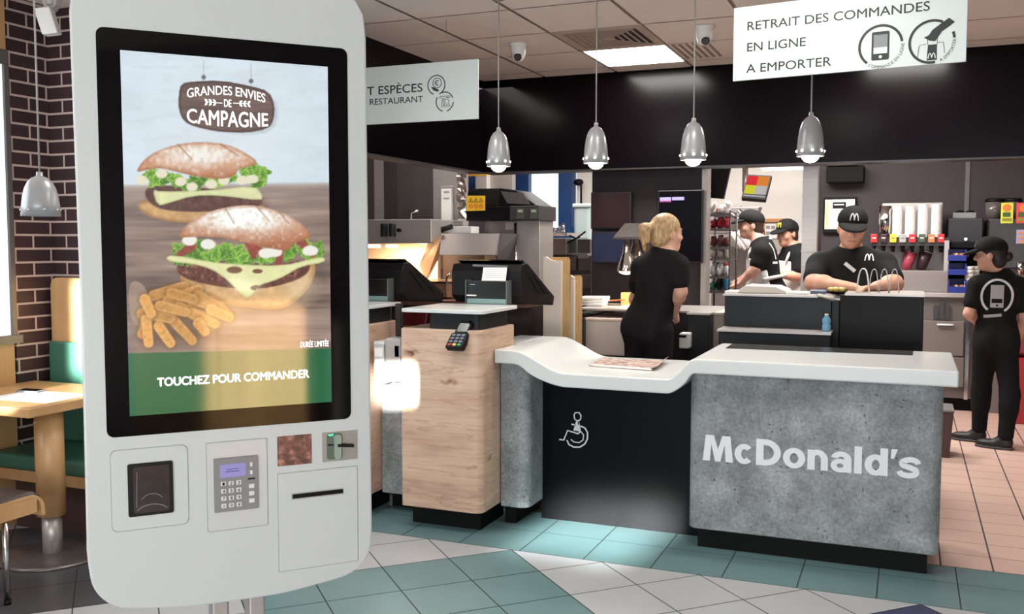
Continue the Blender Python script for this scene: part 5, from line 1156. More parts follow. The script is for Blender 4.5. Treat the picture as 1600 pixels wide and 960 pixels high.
# ================================================================== MONITORS
def screen_on(name_, lb, x0, y0, x1, y1, Y, grp=None, scr=None, tilt=0.0):
    t = thing('wall_monitor', lb, 'monitor', tuple(at((x0+x1)/2, (y0+y1)/2, Y)), grp)
    mb = MB(); mb.pbox(x0, y0, x1, y1, Y, 0.05); mb.build('housing', mat('monitor_frame', (26, 22, 24), 0.35), t, 0.006)
    mb = MB(); mb.pbox(x0+2.4, y0+2.4, x1-2.4, y1-2.4, Y-0.002, 0.004); s_ = mb.build('screen', scr or blackgloss, t)
    mb = MB(); p = at((x0+x1)/2, (y0+y1)/2, Y); mb.box((p.x-0.08, Y+0.04, p.z-0.06), (p.x+0.08, 7.37, p.z+0.06)); mb.build('wall_bracket', black, t)
    return t, s_
screen_on('', 'upper dark screen on the grey wall left of the blonde worker', 923, 300, 986, 358, 7.25, None, mat('screen_brown', (40, 26, 26), 0.12, emit=(40, 26, 26), estr=0.25))
screen_on('', 'lower bluish screen on the grey wall, below another dark screen', 924, 362, 986, 412, 7.22, None, mat('screen_blue', (34, 38, 58), 0.12, emit=(38, 42, 64), estr=0.35))
t, s_ = screen_on('', 'large black order screen with two small lit order tiles, behind the blonde worker', 1027, 297, 1098, 411, 7.25, None, mat('screen_navy', (8, 7, 12), 0.25, spec=0.08))
mb = MB()
mb.pbox(1031, 308.5, 1048.5, 314, 7.246, 0.003); mb.pbox(1050, 308, 1069, 313, 7.246, 0.003); mb.build('order_tile', mat('tile_lilac', (150, 140, 214), 0.4, emit=(150, 140, 214), estr=0.8), s_)
mb = MB(); mb.pbox(1031, 314.5, 1048.5, 316, 7.246, 0.003); mb.build('order_bar', mat('tile_magenta', (150, 60, 120), 0.4, emit=(150, 60, 120), estr=0.7), s_)

# ================================================================== KITCHEN HATCH
ml = thing('kitchen_monitor', 'black back of a monitor hung high at the left of the kitchen hatch', 'monitor', tuple(at(1120, 286, 8.0)))
mb = MB(); mb.prism([at(1104, 262, 8.0), at(1141, 262, 8.0), at(1130, 311, 8.05), at(1104, 309, 8.05)], (0, 0.06, 0)); mb.build('housing', black, ml, 0.006)
mb = MB(); p = at(1122, 262, 8.03); mb.cyl(p+Vector((0, 0.03, -0.05)), (p.x, p.y+0.03, CZ), 0.02); mb.build('pole', greymetal, ml)
mb = MB(); mb.tube([at(1108, 268, 7.98), at(1104, 285, 7.97), at(1110, 300, 7.98)], 0.01); mb.build('cable', mat('pale_cable', (150, 146, 146), 0.4), ml)
mq = thing('kitchen_monitor', 'tilted kitchen monitor with red, orange, yellow and grey fields in the hatch', 'monitor', tuple(at(1181, 292, 8.2)))
Q4 = [at(1158, 310, 8.2), at(1196, 313, 8.2), at(1206, 274, 8.3), at(1168, 272, 8.3)]
mb = MB(); nrm = (Q4[1]-Q4[0]).cross(Q4[3]-Q4[0]).normalized(); nrm = nrm if nrm.y < 0 else -nrm
mb.prism(Q4, -nrm*0.05); mb.build('housing', black, mq, 0.006)
def bil(u, v): return (Q4[0]*(1-u)+Q4[1]*u)*(1-v)+(Q4[3]*(1-u)+Q4[2]*u)*v
sc_ = None
for u0, u1, v0, v1, c in ((0.05, 0.48, 0.55, 0.93, (226, 44, 54)), (0.48, 0.95, 0.55, 0.93, (226, 132, 50)), (0.05, 0.48, 0.2, 0.55, (214, 208, 56)), (0.48, 0.95, 0.2, 0.55, (190, 186, 184)), (0.05, 0.95, 0.09, 0.16, (170, 170, 176))):
    mb = MB(); mb.prism([bil(u0, v0)+nrm*0.001, bil(u1, v0)+nrm*0.001, bil(u1, v1)+nrm*0.001, bil(u0, v1)+nrm*0.001], nrm*0.002); mb.build('screen_field', mat('field_%d_%d' % (c[0], c[2]), (8, 8, 8), 0.6, spec=0.0, emit=c, estr=0.9), mq)
mb = MB(); p = at(1168, 300, 8.35); mb.cyl((p.x-0.03, 8.4, CZ), (p.x-0.03, 8.4, p.z), 0.025); mb.cyl((p.x-0.03, 8.4, p.z), (p.x+0.08, 8.29, p.z), 0.02); mb.build('pole', chrome, mq)
tl = thing('tube_light', 'white fluorescent tube light across the top of the kitchen hatch', 'light', tuple(at(1222, 263, 9.5)))
mb = MB(); mb.pbox(1190, 261.5, 1256, 265, 9.5, 0.1); mb.build('tube', mat('tube_lit', (255, 255, 250), 0.4, emit=(255, 250, 240), estr=3), tl)
mb = MB(); mb.pbox(1186, 255, 1260, 261.5, 9.48, 0.16); mb.build('fixture', whiteplastic, tl)
for x in (1195, 1250): p = at(x, 256, 9.56); mb = MB(); mb.cyl((p.x, 9.56, p.z), (p.x, 9.56, CZ), 0.008); mb.build('rod', greymetal, tl)
cb = thing('pin_board', 'cork notice board with a wooden frame behind the second capped cook', 'notice board', tuple(at(1212, 390, 10.55)))
mb = MB()
for a4 in ((1190, 342, 1236, 347), (1223, 347, 1231, 420), (1190, 347, 1194, 420)): mb.pbox(*a4, 10.53, 0.06)
mb.build('frame', mat('frame_wood', (206, 140, 88), 0.5), cb)
mb = MB(); mb.pbox(1193, 347, 1224, 420, 10.56, 0.03); mb.build('board', mat('board_grey', (176, 166, 160), 0.7), cb)
mb = MB(); mb.pbox(1195, 350, 1221, 373, 10.545, 0.012); mb.mi = 1
for k in range(6): mb.pbox(1197+8*(k % 3), 353+9*(k//3), 1203+8*(k % 3), 358+9*(k//3), 10.54, 0.006)
mb.build('poster', [paper, mat('print_grey', (150, 148, 150), 0.7)], cb)
# steel machine with hanging ladles left of the cooks
km = thing('prep_machine', 'grey steel kitchen machine behind the shelving, left of the capped cook', 'machine', tuple(at(1150, 440, 9.3)[:2])+(0,))
a, b_ = at(1112, 400, 9.5).x, at(1178, 400, 9.5).x; mb = MB(); mb.box((a, 9.5, 0), (b_, 9.9, at(1150, 388, 9.5).z)); mb.build('cabinet', mat('steel_shade', (120, 112, 110), 0.45, 0.3), km, 0.01)
mb = MB(); mb.box((a-0.1, 9.9, at(1150, 388, 9.5).z-0.1), (b_-0.2, 9.98, at(1150, 318, 9.5).z)); mb.build('back_panel', mat('steel_pale', (176, 168, 165), 0.45, 0.3), km, 0.01)
mb = MB(); p_ = at(1148, 345, 9.45); mb.obox(p_, (0.2, 0, 0), (0, 0.1, 0), (0.05, 0, 0.13)); mb.build('head_box', mat('steel_mid2', (136, 128, 126), 0.4, 0.4), km, 0.01)
for k in range(5):
    mb = MB(); p = at(1138+8*k, 328+6*(k % 2), 9.25); mb.tube([p, p+Vector((0.10, 0, -0.10)), p+Vector((0.14, 0, -0.24))], 0.02); mb.build('tube_arm', chrome, km)
for k in range(4):
    mb = MB(); p = at(1140+6*k, 360+3*(k % 2), 9.25); mb.tube([p, p+Vector((0.11, 0, -0.17))], 0.016); mb.build('nozzle', mat('nozzle_white', (214, 208, 206), 0.4), km)
# wire rack with packages
rkx = thing('wire_rack', 'wire shelving rack packed with food packages at the left of the hatch', 'rack', tuple(at(1118, 450, 7.8)[:2])+(0,))
RY = 7.72
xl, xr = at(1105, 400, RY).x, at(1140, 400, RY).x; tops = [335, 357, 386, 404, 432, 455]; zs = [at(1120, y, RY).z for y in tops]
for x in (xl, xr):
    for Yp in (RY, RY+0.32):
        mb = MB(); mb.cyl((x, Yp, 0), (x, Yp, zs[0]+0.03), 0.008, seg=8); mb.build('post', mat('rack_dark', (70, 62, 62), 0.4, 0.4), rkx)
for z in zs:
    mb = MB(); mb.box((xl-0.01, RY-0.01, z-0.018), (xr+0.01, RY+0.01, z)); mb.box((xl-0.01, RY+0.32, z-0.018), (xr+0.01, RY+0.34, z))
    for k in range(9): mb.box((xl+(xr-xl)*k/8-0.003, RY-0.01, z-0.012), (xl+(xr-xl)*k/8+0.003, RY+0.34, z-0.004))
    mb.build('shelf', mat('rack_mid', (110, 102, 100), 0.4, 0.4), rkx)
pk = [((236, 228, 224), 'white wrapped packs'), ((184, 40, 52), 'red and white packs'), ((120, 70, 66), 'brown bun bags'), ((206, 190, 182), 'clear plastic bags'), ((226, 222, 220), 'crumpled white bags'), ((60, 130, 96), 'green and blue topped tubs')]
words = ('top', 'second', 'third', 'fourth', 'fifth', 'lowest visible')
for r_, z in enumerate(zs):
    for k in range(5):
        c = pk[(r_*1+k*(1 if k % 2 else 0)) % 6][0] if r_ < 5 else ((60, 130, 96), (70, 150, 190), (60, 60, 66))[k % 3]
        x = xl+0.02+(xr-xl-0.04)*(k+0.5)/5; h = 0.055+0.035*rnd.random(); w_ = (xr-xl)/8.2
        yy = RY+0.09+0.09*(k % 2); mb = MB(); mb.ball((x, yy, z+h*0.62), 1.0, (w_, 0.07, h*0.66), 12)
        for v in mb.bm.verts: v.co += Vector((rnd.uniform(-1, 1), rnd.uniform(-1, 1), rnd.uniform(-0.7, 0.7)))*0.014
        for v in mb.bm.verts: v.co.z = max(v.co.z, z+0.001)
        solo(mb, 'food_package', mat('pack_%d_%d_%d' % c, c, 0.4), 'small wrapped food package on the %s shelf of the wire rack in the hatch' % words[r_], 'package', (x, yy, z), 'packages on the %s rack shelf' % words[r_])
# pass counter in front of the cooks
pc = thing('pass_counter', 'steel kitchen pass counter the capped cooks work at', 'counter', (at(1180, 470, 8.0).x, 8.0, 0))
mb = MB(); a, b_ = at(1147, 462, 7.9), at(1252, 462, 7.9); z = 1.02; mb.box((a.x, 7.9, z-0.04), (b_.x, 8.15, z)); mb.build('worktop', steel, pc, 0.004); mb = MB(); mb.box((a.x+0.03, 7.95, 0), (b_.x-0.03, 8.15, z-0.04)); mb.build('cabinet', steeld, pc)

# ================================================================== PICK-UP DESK (right, behind the counter)
dk = thing('pickup_desk', 'tall charcoal pick-up desk with steel edge behind the front counter', 'desk', (at(1280, 500, 6.0).x, 6.1, 0))
a, b_, c, d_ = at(1132, 490, 6.1).x, at(1299, 490, 6.1).x, at(1311, 490, 6.05).x, at(1443, 490, 6.05).x; zt = at(1215, 464, 6.1).z; zr = at(1380, 463, 6.05).z
mb = MB(); mb.box((a, 6.1, 0), (b_, 6.16, zt)); mb.build('left_panel', mat('desk_panel', (36, 39, 42), 0.35, spec=0.2), dk, 0.004)
mb = MB(); mb.box((b_+0.004, 6.08, 0), (c, 6.5, zr-0.02)); mb.build('corner_post', charcoal, dk, 0.003)
mb = MB(); mb.box((c+0.003, 6.05, 0), (d_, 6.11, zr)); mb.build('right_panel', mat('desk_panel_dark', (14, 13, 15), 0.4, spec=0.15), dk, 0.004)
mb = MB(); mb.box((a-0.01, 6.09, zt), (b_-0.08, 6.56, zt+0.012)); mb.box((c+0.03, 6.04, zr), (d_+0.005, 6.56, zr+0.012)); mb.prism([at(1275, 463, 6.09), at(1299, 470, 6.06), at(1316, 470, 6.06), at(1324, 463, 6.05), at(1324, 461, 6.05), at(1316, 467, 6.06), at(1299, 467, 6.06), at(1275, 461, 6.09)], (0, 0.5, 0)); mb.build('steel_edge', steel, dk)
mb = MB(); x0, x1 = at(1120, 520, 5.85).x, at(1298, 520, 5.85).x; z = at(1210, 518, 5.85).z; mb.box((x0, 5.85, z-0.012), (x1, 6.1, z)); mb.build('tray_ledge', steel, dk); mb = MB(); mb.box((x0+0.005, 5.88, 0), (x1-0.005, 6.1, z-0.014)); mb.build('lower_panel', charcoal, dk, 0.004)
zl = z
bt_ = thing('water_bottle', 'small clear blue water bottle on the ledge of the charcoal desk', 'bottle', tuple(at(1291, 521, 5.97)[:2])+(zl,))
p = at(1291, 521, 5.97); bl = mat('bottle_blue', (140, 200, 236), 0.15, trans=0.4)
mb = MB(); mb.lathe((p.x, 5.97, zl), [(0.0, 0.0), (0.022, 0.0), (0.025, 0.01), (0.025, 0.035), (0.021, 0.045), (0.025, 0.055), (0.024, 0.075), (0.012, 0.088), (0.010, 0.094)], 20); mb.build('body', bl, bt_)
mb = MB(); mb.cyl((p.x, 5.97, zl+0.092), (p.x, 5.97, zl+0.104), 0.011); mb.build('cap', whiteplastic, bt_)
zd = zt+0.012
ld = thing('serving_tray', 'beige plastic tray lying on the left of the pick-up desk', 'tray', tuple(at(1186, 458, 6.3)))
x0, x1 = at(1152, 458, 6.2).x, at(1230, 458, 6.2).x
mb = MB(); mb.prism([(x0, 6.2, zd), (x1, 6.2, zd), (x1-0.01, 6.2, zd+0.02), (x1-0.07, 6.2, zd+0.045), (x0+0.05, 6.2, zd+0.05), (x0+0.01, 6.2, zd+0.022)], (0, 0.3, 0)); mb.build('lid', mat('lid_beige', (206, 200, 190), 0.5), ld, 0.006)
for i_, (x0_, x1_, lb) in enumerate(((1134, 1152, 'left of the beige tray lid'), (1231, 1264, 'right of the beige tray lid'))):
    mb = MB(); a, b_ = at(x0_, 460, 6.2), at(x1_, 460, 6.2); mb.box((a.x, 6.16, zd), (b_.x, 6.36, zd+0.014)); solo(mb, 'paper_pad', paper, 'white paper pad on the pick-up desk, '+lb, 'paper', (a.x, 6.16, zd))
mb = MB(); a, b_ = at(1264, 460, 6.35), at(1290, 460, 6.35); mb.box((a.x, 6.3, zd), (b_.x, 6.55, zd+0.018)); solo(mb, 'document_folder', mat('folder_blue', (84, 96, 116), 0.5), 'grey blue folder on the desk below the big worker', 'folder', (a.x, 6.3, zd))
for k in range(9):
    p = at(1298+2.9*k, 459+1.2*(k % 2), 6.4); mb = MB(); mb.ball((p.x, 6.38+0.03*(k % 3), zr+0.02), 0.016, (1.2, 1, 0.8), 8)
    solo(mb, 'toy_packet', mat('toy_%d' % (k % 3), ((196, 170, 90), (120, 124, 90), (206, 196, 186))[k % 3], 0.5), 'small wrapped sachet in the heap by the big worker\'s hands', 'sachet', (p.x, 6.38, zr+0.012), 'sachets on the pick-up desk')
# dividers
dv = thing('bag_divider', 'row of wire hoops and a white ribbon loop standing on the pick-up desk', 'rack', tuple(at(1380, 460, 6.3)))
def hoop(x, w_, y0, r_, m_, nm, flat=False):
    b0, b1, tp = at(x-w_/2, 461, 6.22), at(x+w_/2, 461, 6.22), at(x, y0, 6.22); z0 = zr+0.012; P = []
    for k in range(17):
        t_ = -1+2*k/16; P.append(Vector(((b0.x+b1.x)/2+(b1.x-b0.x)/2*math.copysign(abs(t_)**0.75, t_), 6.22, z0+(tp.z-z0)*(1-abs(t_)**2.2))))
    mb = MB()
    if flat:
        for i in range(16): mb.obox((P[i]+P[i+1])/2, (P[i+1]-P[i])*0.52, (0, 0.035, 0), ((P[i+1]-P[i]).cross(Vector((0, 1, 0)))).normalized()*0.003)
    else: mb.tube(P, r_, 6)
    mb.build(nm, m_, dv)
hoop(1348, 20, 420, 0, paper, 'ribbon_loop', True)
for x in (1365, 1381, 1397): hoop(x, 15, 421, 0.003, mat('wire_pale', (190, 186, 186), 0.3, 0.6), 'wire_hoop')

# ================================================================== DRINKS BAY (right, back)
YB = 9.6
bc = thing('drinks_counter', 'stainless drinks counter with drawers along the back wall', 'counter', (at(1480, 500, YB).x, YB, 0))
a, b_ = at(1284, 500, YB).x, at(1537, 500, YB).x; zt = at(1470, 458, YB).z
mb = MB(); mb.box((a, YB, zt-0.04), (b_, 10.33, zt)); mb.build('worktop', steel, bc, 0.004)
mb = MB(); mb.box((a, YB+0.05, 0.12), (b_-0.05, 10.33, zt-0.04)); mb.build('carcass', mat('steel_mid', (112, 104, 100), 0.4, 0.3), bc)
mb = MB(); mb.box((a, YB+0.1, 0), (b_-0.05, 10.3, 0.12)); mb.build('plinth', black2, bc)
for x0, x1, y0, y1 in ((1442, 1506, 502, 556), (1442, 1506, 558, 604), (1380, 1440, 502, 604)):
    mb = MB(); mb.pbox(x0, y0, x1, y1, YB+0.02, 0.03); d0 = mb.build('drawer', mat('drawer_steel', (128, 118, 112), 0.4, 0.3), bc, 0.006)
    mb = MB(); p = at((x0+x1)/2+3, y0+4, YB); mb.box((p.x-0.07, YB-0.015, p.z-0.015), (p.x+0.07, YB+0.02, p.z)); mb.build('handle', chrome, d0)
mb = MB(); mb.pbox(1508, 470, 1514, 625, YB-0.02, 0.04); mb.build('upright', chrome, bc)
for k in range(3):
    mb = MB(); p = at(1462+9*k, 498, YB+0.03); mb.box((p.x-0.02, YB+0.02, p.z), (p.x+0.02, YB+0.05, p.z+0.12+0.04*(k % 2))); mb.build('bottle_in_niche', mat('niche_dark', (62, 60, 66), 0.4), bc)
# soda fountain
sf = thing('soda_fountain', 'stainless soda fountain with coloured flavour buttons and cup tubes on top', 'drinks machine', tuple(at(1415, 458, YB+0.1)[:2])+(zt,))
a, b_ = at(1362, 420, YB+0.1).x, at(1482, 420, YB+0.1).x; zm = at(1420, 423, YB+0.1).z; zv = at(1420, 376, YB+0.1).z; zn = at(1420, 365, YB+0.1).z
mb = MB(); mb.box((a, YB+0.1, zt), (b_, 10.2, zm)); mb.build('drip_base', mat('steel_light', (146, 138, 134), 0.4, 0.3), sf, 0.006)
mb = MB(); mb.box((a, YB+0.42, zm), (b_, 10.2, zv+0.02)); mb.build('splash_back', mat('splash', (150, 142, 140), 0.4, 0.3), sf)
mb = MB(); mb.box((a, YB+0.16, zv-0.05), (b_, 10.2, zv+0.03)); mb.build('valve_bar', mat('valve_dark', (60, 54, 54), 0.4), sf)
mb = MB(); mb.box((b_-0.04, YB+0.1, zm), (b_, YB+0.45, zv)); mb.build('side_wall', steel, sf)
cols = [(214, 44, 48), (60, 34, 38), (236, 214, 50), (176, 172, 170), (220, 40, 50), (64, 84, 60), (226, 128, 76), (216, 44, 54)]
for k, c in enumerate(cols):
    x = 1365.5+15*k; mb = MB(); mb.pbox(x-5.2, 366, x+5.2, 379, YB+0.13, 0.03); bn_ = mb.build('flavour_button', mat('flavour_%d' % k, c, 0.35), sf, 0.004)
    mb = MB(); mb.pbox(x-3, 371, x+3, 373, YB+0.126, 0.006); mb.build('button_mark', mat('mark_pale', (226, 214, 206), 0.5) if k not in (2, 3) else greyplastic, bn_)
    mb = MB(); p = at(x, 384, YB+0.2); mb.cyl((p.x, YB+0.2, zv-0.04), (p.x, YB+0.2, zv-0.11), 0.022, 0.015); mb.build('nozzle', black, sf)
cup_w = mat('paper_cup', (236, 232, 228), 0.5)
ct0, ct1 = at(1420, 366, YB+0.15).z, at(1420, 316, YB+0.15).z
mb = MB(); a2, b2_ = at(1377, 340, YB+0.15).x, at(1474, 340, YB+0.15).x; mb.box((a2, YB+0.32, zv+0.03), (b2_, YB+0.5, ct1)); mb.build('tube_housing', steel, sf, 0.01)
for k, x in enumerate((1383, 1402, 1422, 1442, 1463)):
    p = at(x, 340, YB+0.2); zt_ = at(x, (322, 319, 319, 316, 316)[k], YB+0.2).z
    if k == 0:
        mb = MB(); mb.cyl((p.x, YB+0.24, zv+0.03), (p.x, YB+0.24, zt_), 0.055, 0.055, 20); mb.build('empty_tube', chrome, sf); continue
    mb = MB()
    for q in range(24): mb.cyl((p.x, YB+0.24, zv+0.03+(zt_-zv-0.05)*q/24), (p.x, YB+0.24, zv+0.03+(zt_-zv-0.05)*(q+1)/24), 0.0435, 0.045, 18)
    st = solo(mb, 'cup_stack', cup_w, 'stack of white paper cups, %s from the left on the soda fountain' % ('', 'first', 'second', 'third', 'last')[k], 'cups', (p.x, YB+0.24, zv+0.03), 'cup stacks on the soda fountain')
for x, c, lb in ((1418, (170, 66, 82), 'pink red'), (1441, (54, 30, 40), 'dark cola')):
    p = at(x, 420, YB+0.3); cpt = thing('printed_cup', lb+' printed drink picture on the splash back of the soda fountain', 'cup', (p.x, YB+0.3, zm), None)
    tl_ = 0.03
    mb = MB(); mb.cyl((p.x-tl_/2, YB+0.3, zm+0.001), (p.x+tl_, YB+0.3, zm+0.17), 0.042, 0.06, 20); mb.build('cup_body', mat('cup_'+lb.replace(' ', '_'), c, 0.35, var=0.3, scale=25), cpt); cpt['label'] = lb+' drink cup leaning in the soda fountain tray'
    mb = MB(); mb.cyl((p.x+tl_, YB+0.3, zm+0.17), (p.x+tl_+0.004, YB+0.3, zm+0.185), 0.063, 0.058, 20); mb.build('lid', mat('cup_lid', (150, 140, 146), 0.3), cpt)
# ice scoop tray, blue bins
mb0 = None
for k, (y0, y1) in enumerate(((390, 408), (412, 430), (437, 455))):
    Yb = YB+0.08; t = thing('stacking_bin', ('topmost', 'middle', 'bottom')[k]+' blue stacking bin beside the soda fountain', 'bin', tuple(at(1495, y1, Yb)), 'blue stacking bins')
    a, b_ = at(1481, y1, Yb).x, at(1510, y1, Yb).x; zb_ = at(1495, y1, Yb).z; zt_ = at(1495, y0, Yb).z; h_ = zt_-zb_
    if k == 2: zb_ = zt+0.001
    mb = MB(); mb.box((a, Yb, zb_), (b_, Yb+0.02, zb_+h_*0.5)); mb.build('front_lip', bluebin, t, 0.003)
    mb = MB(); mb.box((a, Yb+0.02, zb_), (b_, Yb+0.2, zb_+0.012)); mb.box((a, Yb+0.02, zb_), (a+0.012, Yb+0.2, zt_)); mb.box((b_-0.012, Yb+0.02, zb_), (b_, Yb+0.2, zt_)); mb.box((a, Yb+0.19, zb_), (b_, Yb+0.2, zt_)); mb.build('bin_shell', bluebin, t)
    if k != 1:
        for q in range(7):
            mb = MB(); mb.ball((a+0.03+0.022*q, Yb+0.09+0.03*(q % 2), zb_+h_*0.5), 0.02, (1, 1, 1), 8); solo(mb, 'sauce_pot', mat('pot_%d' % (q % 3), ((120, 70, 60), (190, 120, 90), (206, 196, 186))[q % 3], 0.5), 'small sauce pot in the %s blue bin' % ('topmost', 'middle', 'bottom')[k], 'sauce pot', (a+0.03+0.022*q, Yb+0.09, zb_+h_*0.5), 'sauce pots in the %s blue bin' % ('topmost', '', 'bottom')[k])
cu_ = at(1515, 455, YB+0.1)
for k in range(2):
    p = at(1514+9*k, 440, YB+0.15+0.1*k); mb = MB()
    for q in range(7): mb.cyl((p.x, YB+0.15+0.1*k, zt+0.035*q), (p.x, YB+0.15+0.1*k, zt+0.035*q+0.033), 0.036, 0.041, 16)
    solo(mb, 'cup_stack', cup_w, ('nearer', 'farther')[k]+' stack of white cups right of the blue bins', 'cups', (p.x, YB+0.15+0.1*k, zt))
# black coffee machine + bean grinder
cm_ = thing('coffee_machine', 'squat black coffee machine above the blue stacking bins', 'coffee machine', tuple(at(1510, 390, YB+0.3)))
a, b_ = at(1481, 350, YB+0.3).x, at(1537, 350, YB+0.3).x; z0 = at(1510, 388, YB+0.3).z; z1 = at(1510, 341, YB+0.3).z
mb = MB(); mb.box((a, YB+0.3, z0), (b_, 10.25, z1)); mb.build('body', mat('machine_black', (40, 37, 39), 0.35), cm_, 0.012)
mb = MB(); mb.box((a+0.02, YB+0.2, z0-0.0), (b_-0.02, YB+0.3, z0+0.06)); mb.build('brew_head', black, cm_, 0.008)
mb = MB(); mb.box((a+0.03, 10.0, zt), (b_-0.03, 10.25, z0)); mb.build('stand', black2, cm_)
mb = MB(); p = at(1507, 335, YB+0.4); mb.box((p.x-0.1, YB+0.4, z1), (p.x+0.1, YB+0.6, z1+0.055)); mb.build('cup_tray', greyplastic, cm_, 0.004)
for k in range(2):
    mb = MB(); p = at(1500+16*k, 330, YB+0.5); mb.ball((p.x, YB+0.5, z1+0.06), 0.04, (1, 1, 0.5)); mb.build('hopper_lid', black, cm_)
mb = MB(); p = at(1508, 374, YB+0.29); mb.cyl((p.x, YB+0.29, p.z), (p.x, YB+0.18, p.z), 0.015); mb.build('handle', chrome, cm_)
c2_ = thing('coffee_machine', 'tall black bean coffee machine at the far right edge of the drinks bay', 'coffee machine', tuple(at(1580, 470, YB+0.1)[:2])+(0,))
a, b_ = at(1543, 400, YB+0.1).x, at(1625, 400, YB+0.1).x; z1 = at(1570, 342, YB+0.1).z; zc = at(1570, 420, YB+0.1).z
mb = MB(); mb.box((a, YB+0.1, zc), (b_, 10.2, z1)); mb.build('body', mat('machine_brown', (40, 33, 33), 0.3), c2_, 0.01)
mb = MB(); mb.box((a, YB+0.25, zt), (b_, 10.2, zc)); mb.build('rear_column', mat('column_grey', (132, 122, 120), 0.4, 0.4), c2_)
mb = MB(); mb.box((a, YB+0.05, 0), (b_, 10.2, zt)); mb.build('cabinet', mat('cab_grey', (120, 112, 110), 0.45), c2_)
for x in (1553, 1581):
    mb = MB(); p = at(x, 342, YB+0.3); mb.cyl((p.x, YB+0.3, z1), (p.x, YB+0.3, z1+0.16), 0.07, 0.08, 20); hp = mb.build('bean_hopper', mat('hopper_smoke', (96, 88, 86), 0.15), c2_)
    mb = MB(); mb.cyl((p.x, YB+0.3, z1+0.16), (p.x, YB+0.3, z1+0.19), 0.085, 0.075, 20); mb.build('hopper_lid', black, hp)
mb = MB(); p = at(1594, 412, YB+0.08); mb.cyl((p.x, YB+0.03, zc+0.06), (p.x, YB+0.03, zc-0.05), 0.03); mb.build('spout', chrome, c2_)
for x0, x1, c, nm in ((1564, 1583, (206, 206, 62), 'yellow green'), (1588, 1612, (206, 70, 66), 'red')):
    mb = MB(); mb.pbox(x0, 317, x1, 349, YB+0.08, 0.012); mb.mi = 1; mb.pbox(x0+3, 332, x1-4, 339, YB+0.077, 0.005); mb.mi = 2; mb.pbox(x0+2, 341, x1-2, 346, YB+0.077, 0.005); mb.mi = 3; p = at((x0+x1)/2, 325, YB+0.077); mb.cyl((p.x, YB+0.078, p.z), (p.x, YB+0.08, p.z), 0.035)
    solo(mb, 'price_card', [mat('card_'+nm.replace(' ', '_'), c, 0.5, emit=c, estr=0.2), mat('card_dark', (70, 96, 50), 0.5), mat('card_band', (150, 140, 50), 0.5), mat('card_sun', (226, 130, 60), 0.5)], nm+' printed card fixed on the tall bean coffee machine', 'card', tuple(at((x0+x1)/2, 333, YB+0.08)))  # card face given a faint glow of its own
mb = MB(); mb.pbox(1588, 359, 1612, 381, YB+0.09, 0.012); mb.mi = 1
for k in range(3): mb.pbox(1590, 362+7*k, 1600, 366+7*k, YB+0.085, 0.006)
solo(mb, 'selection_display', [mat('panel_lilac', (150, 146, 190), 0.4, emit=(150, 146, 190), estr=0.3), mat('panel_orange', (214, 150, 110), 0.5)], 'lilac selection panel on the tall bean coffee machine', 'panel', tuple(at(1600, 370, YB+0.09)))
mn = thing('menu_screen', 'bright lit picture screen on the dark wall behind the big worker', 'screen', tuple(at(1312, 336, 10.3)))
mb = MB(); mb.pbox(1286, 308, 1338, 364, 10.28, 0.06); mb.build('frame', black, mn, 0.004)
mb = MB(); mb.pbox(1289, 312, 1335, 358, 10.274, 0.008); mb.mi = 1; mb.pbox(1301, 316, 1322, 326, 10.27, 0.006); mb.mi = 2; mb.pbox(1290, 313, 1294, 356, 10.271, 0.004); mb.mi = 3; mb.pbox(1303, 319, 1319, 321, 10.267, 0.004)
mb.build('screen', [mat('screen_white', (240, 240, 226), 0.4, emit=(244, 242, 230), estr=1.0), black, mat('screen_green', (190, 206, 120), 0.4, emit=(190, 206, 120), estr=0.6), paper], mn)
ms = thing('ceiling_speaker', 'black box unit mounted high on the dark wall above the big worker', 'speaker', tuple(at(1318, 272, 10.2)))
mb = MB(); mb.pbox(1291, 259, 1350, 285, 10.1, 0.25); mb.build('body', black2, ms, 0.01); mb = MB(); mb.pbox(1293, 254, 1340, 258, 10.05, 0.1); mb.build('tube_reflection', mat('reflection_pale', (130, 122, 120), 0.4), ms)  # pale strip stands in for a tube light's reflection on the wall
# bins near the right worker
tbn = thing('trash_bin', 'slim brown waste bin behind the right end of the concrete-look counter', 'bin', tuple(atZ(1478, 715, 0)))
p = atZ(1476, 716, 0); z1 = 0.335
mb = MB(); V = []
for z, e in ((0, 0.0), (z1, 0.02)): V += [(p.x-0.12-e, p.y-e, z), (p.x+0.03+e, p.y-e, z), (p.x+0.03+e, p.y+0.26+e, z), (p.x-0.12-e, p.y+0.26+e, z)]
mb.mesh(V, [(3, 2, 1, 0), (0, 1, 5, 4), (1, 2, 6, 5), (2, 3, 7, 6), (3, 0, 4, 7), (4, 5, 6, 7)]); mb.build('bin_body', mat('bin_brown', (74, 54, 52), 0.5), tbn, 0.006)
mb = MB(); mb.box((p.x-0.145, p.y-0.025, z1), (p.x+0.055, p.y+0.285, z1+0.02)); mb.build('liner_rim', mat('liner', (120, 116, 116), 0.3), tbn, 0.006)
rb = thing('red_crate', 'red waste container at the right picture edge behind the standing worker', 'container', tuple(at(1592, 612, 8.9)[:2])+(0,))
p = at(1581, 620, 9.15); p.z = 0; mb = MB(); mb.box((p.x, p.y, 0.0), (p.x+0.5, p.y+0.4, at(1590, 560, p.y).z)); mb.build('crate_body', red, rb, 0.01)
mb = MB(); mb.box((p.x-0.01, p.y+0.05, at(1590, 556, p.y).z), (p.x+0.5, p.y+0.4, at(1590, 500, p.y).z)); mb.build('lid', mat('red_lid', (150, 40, 46), 0.4), rb, 0.02)

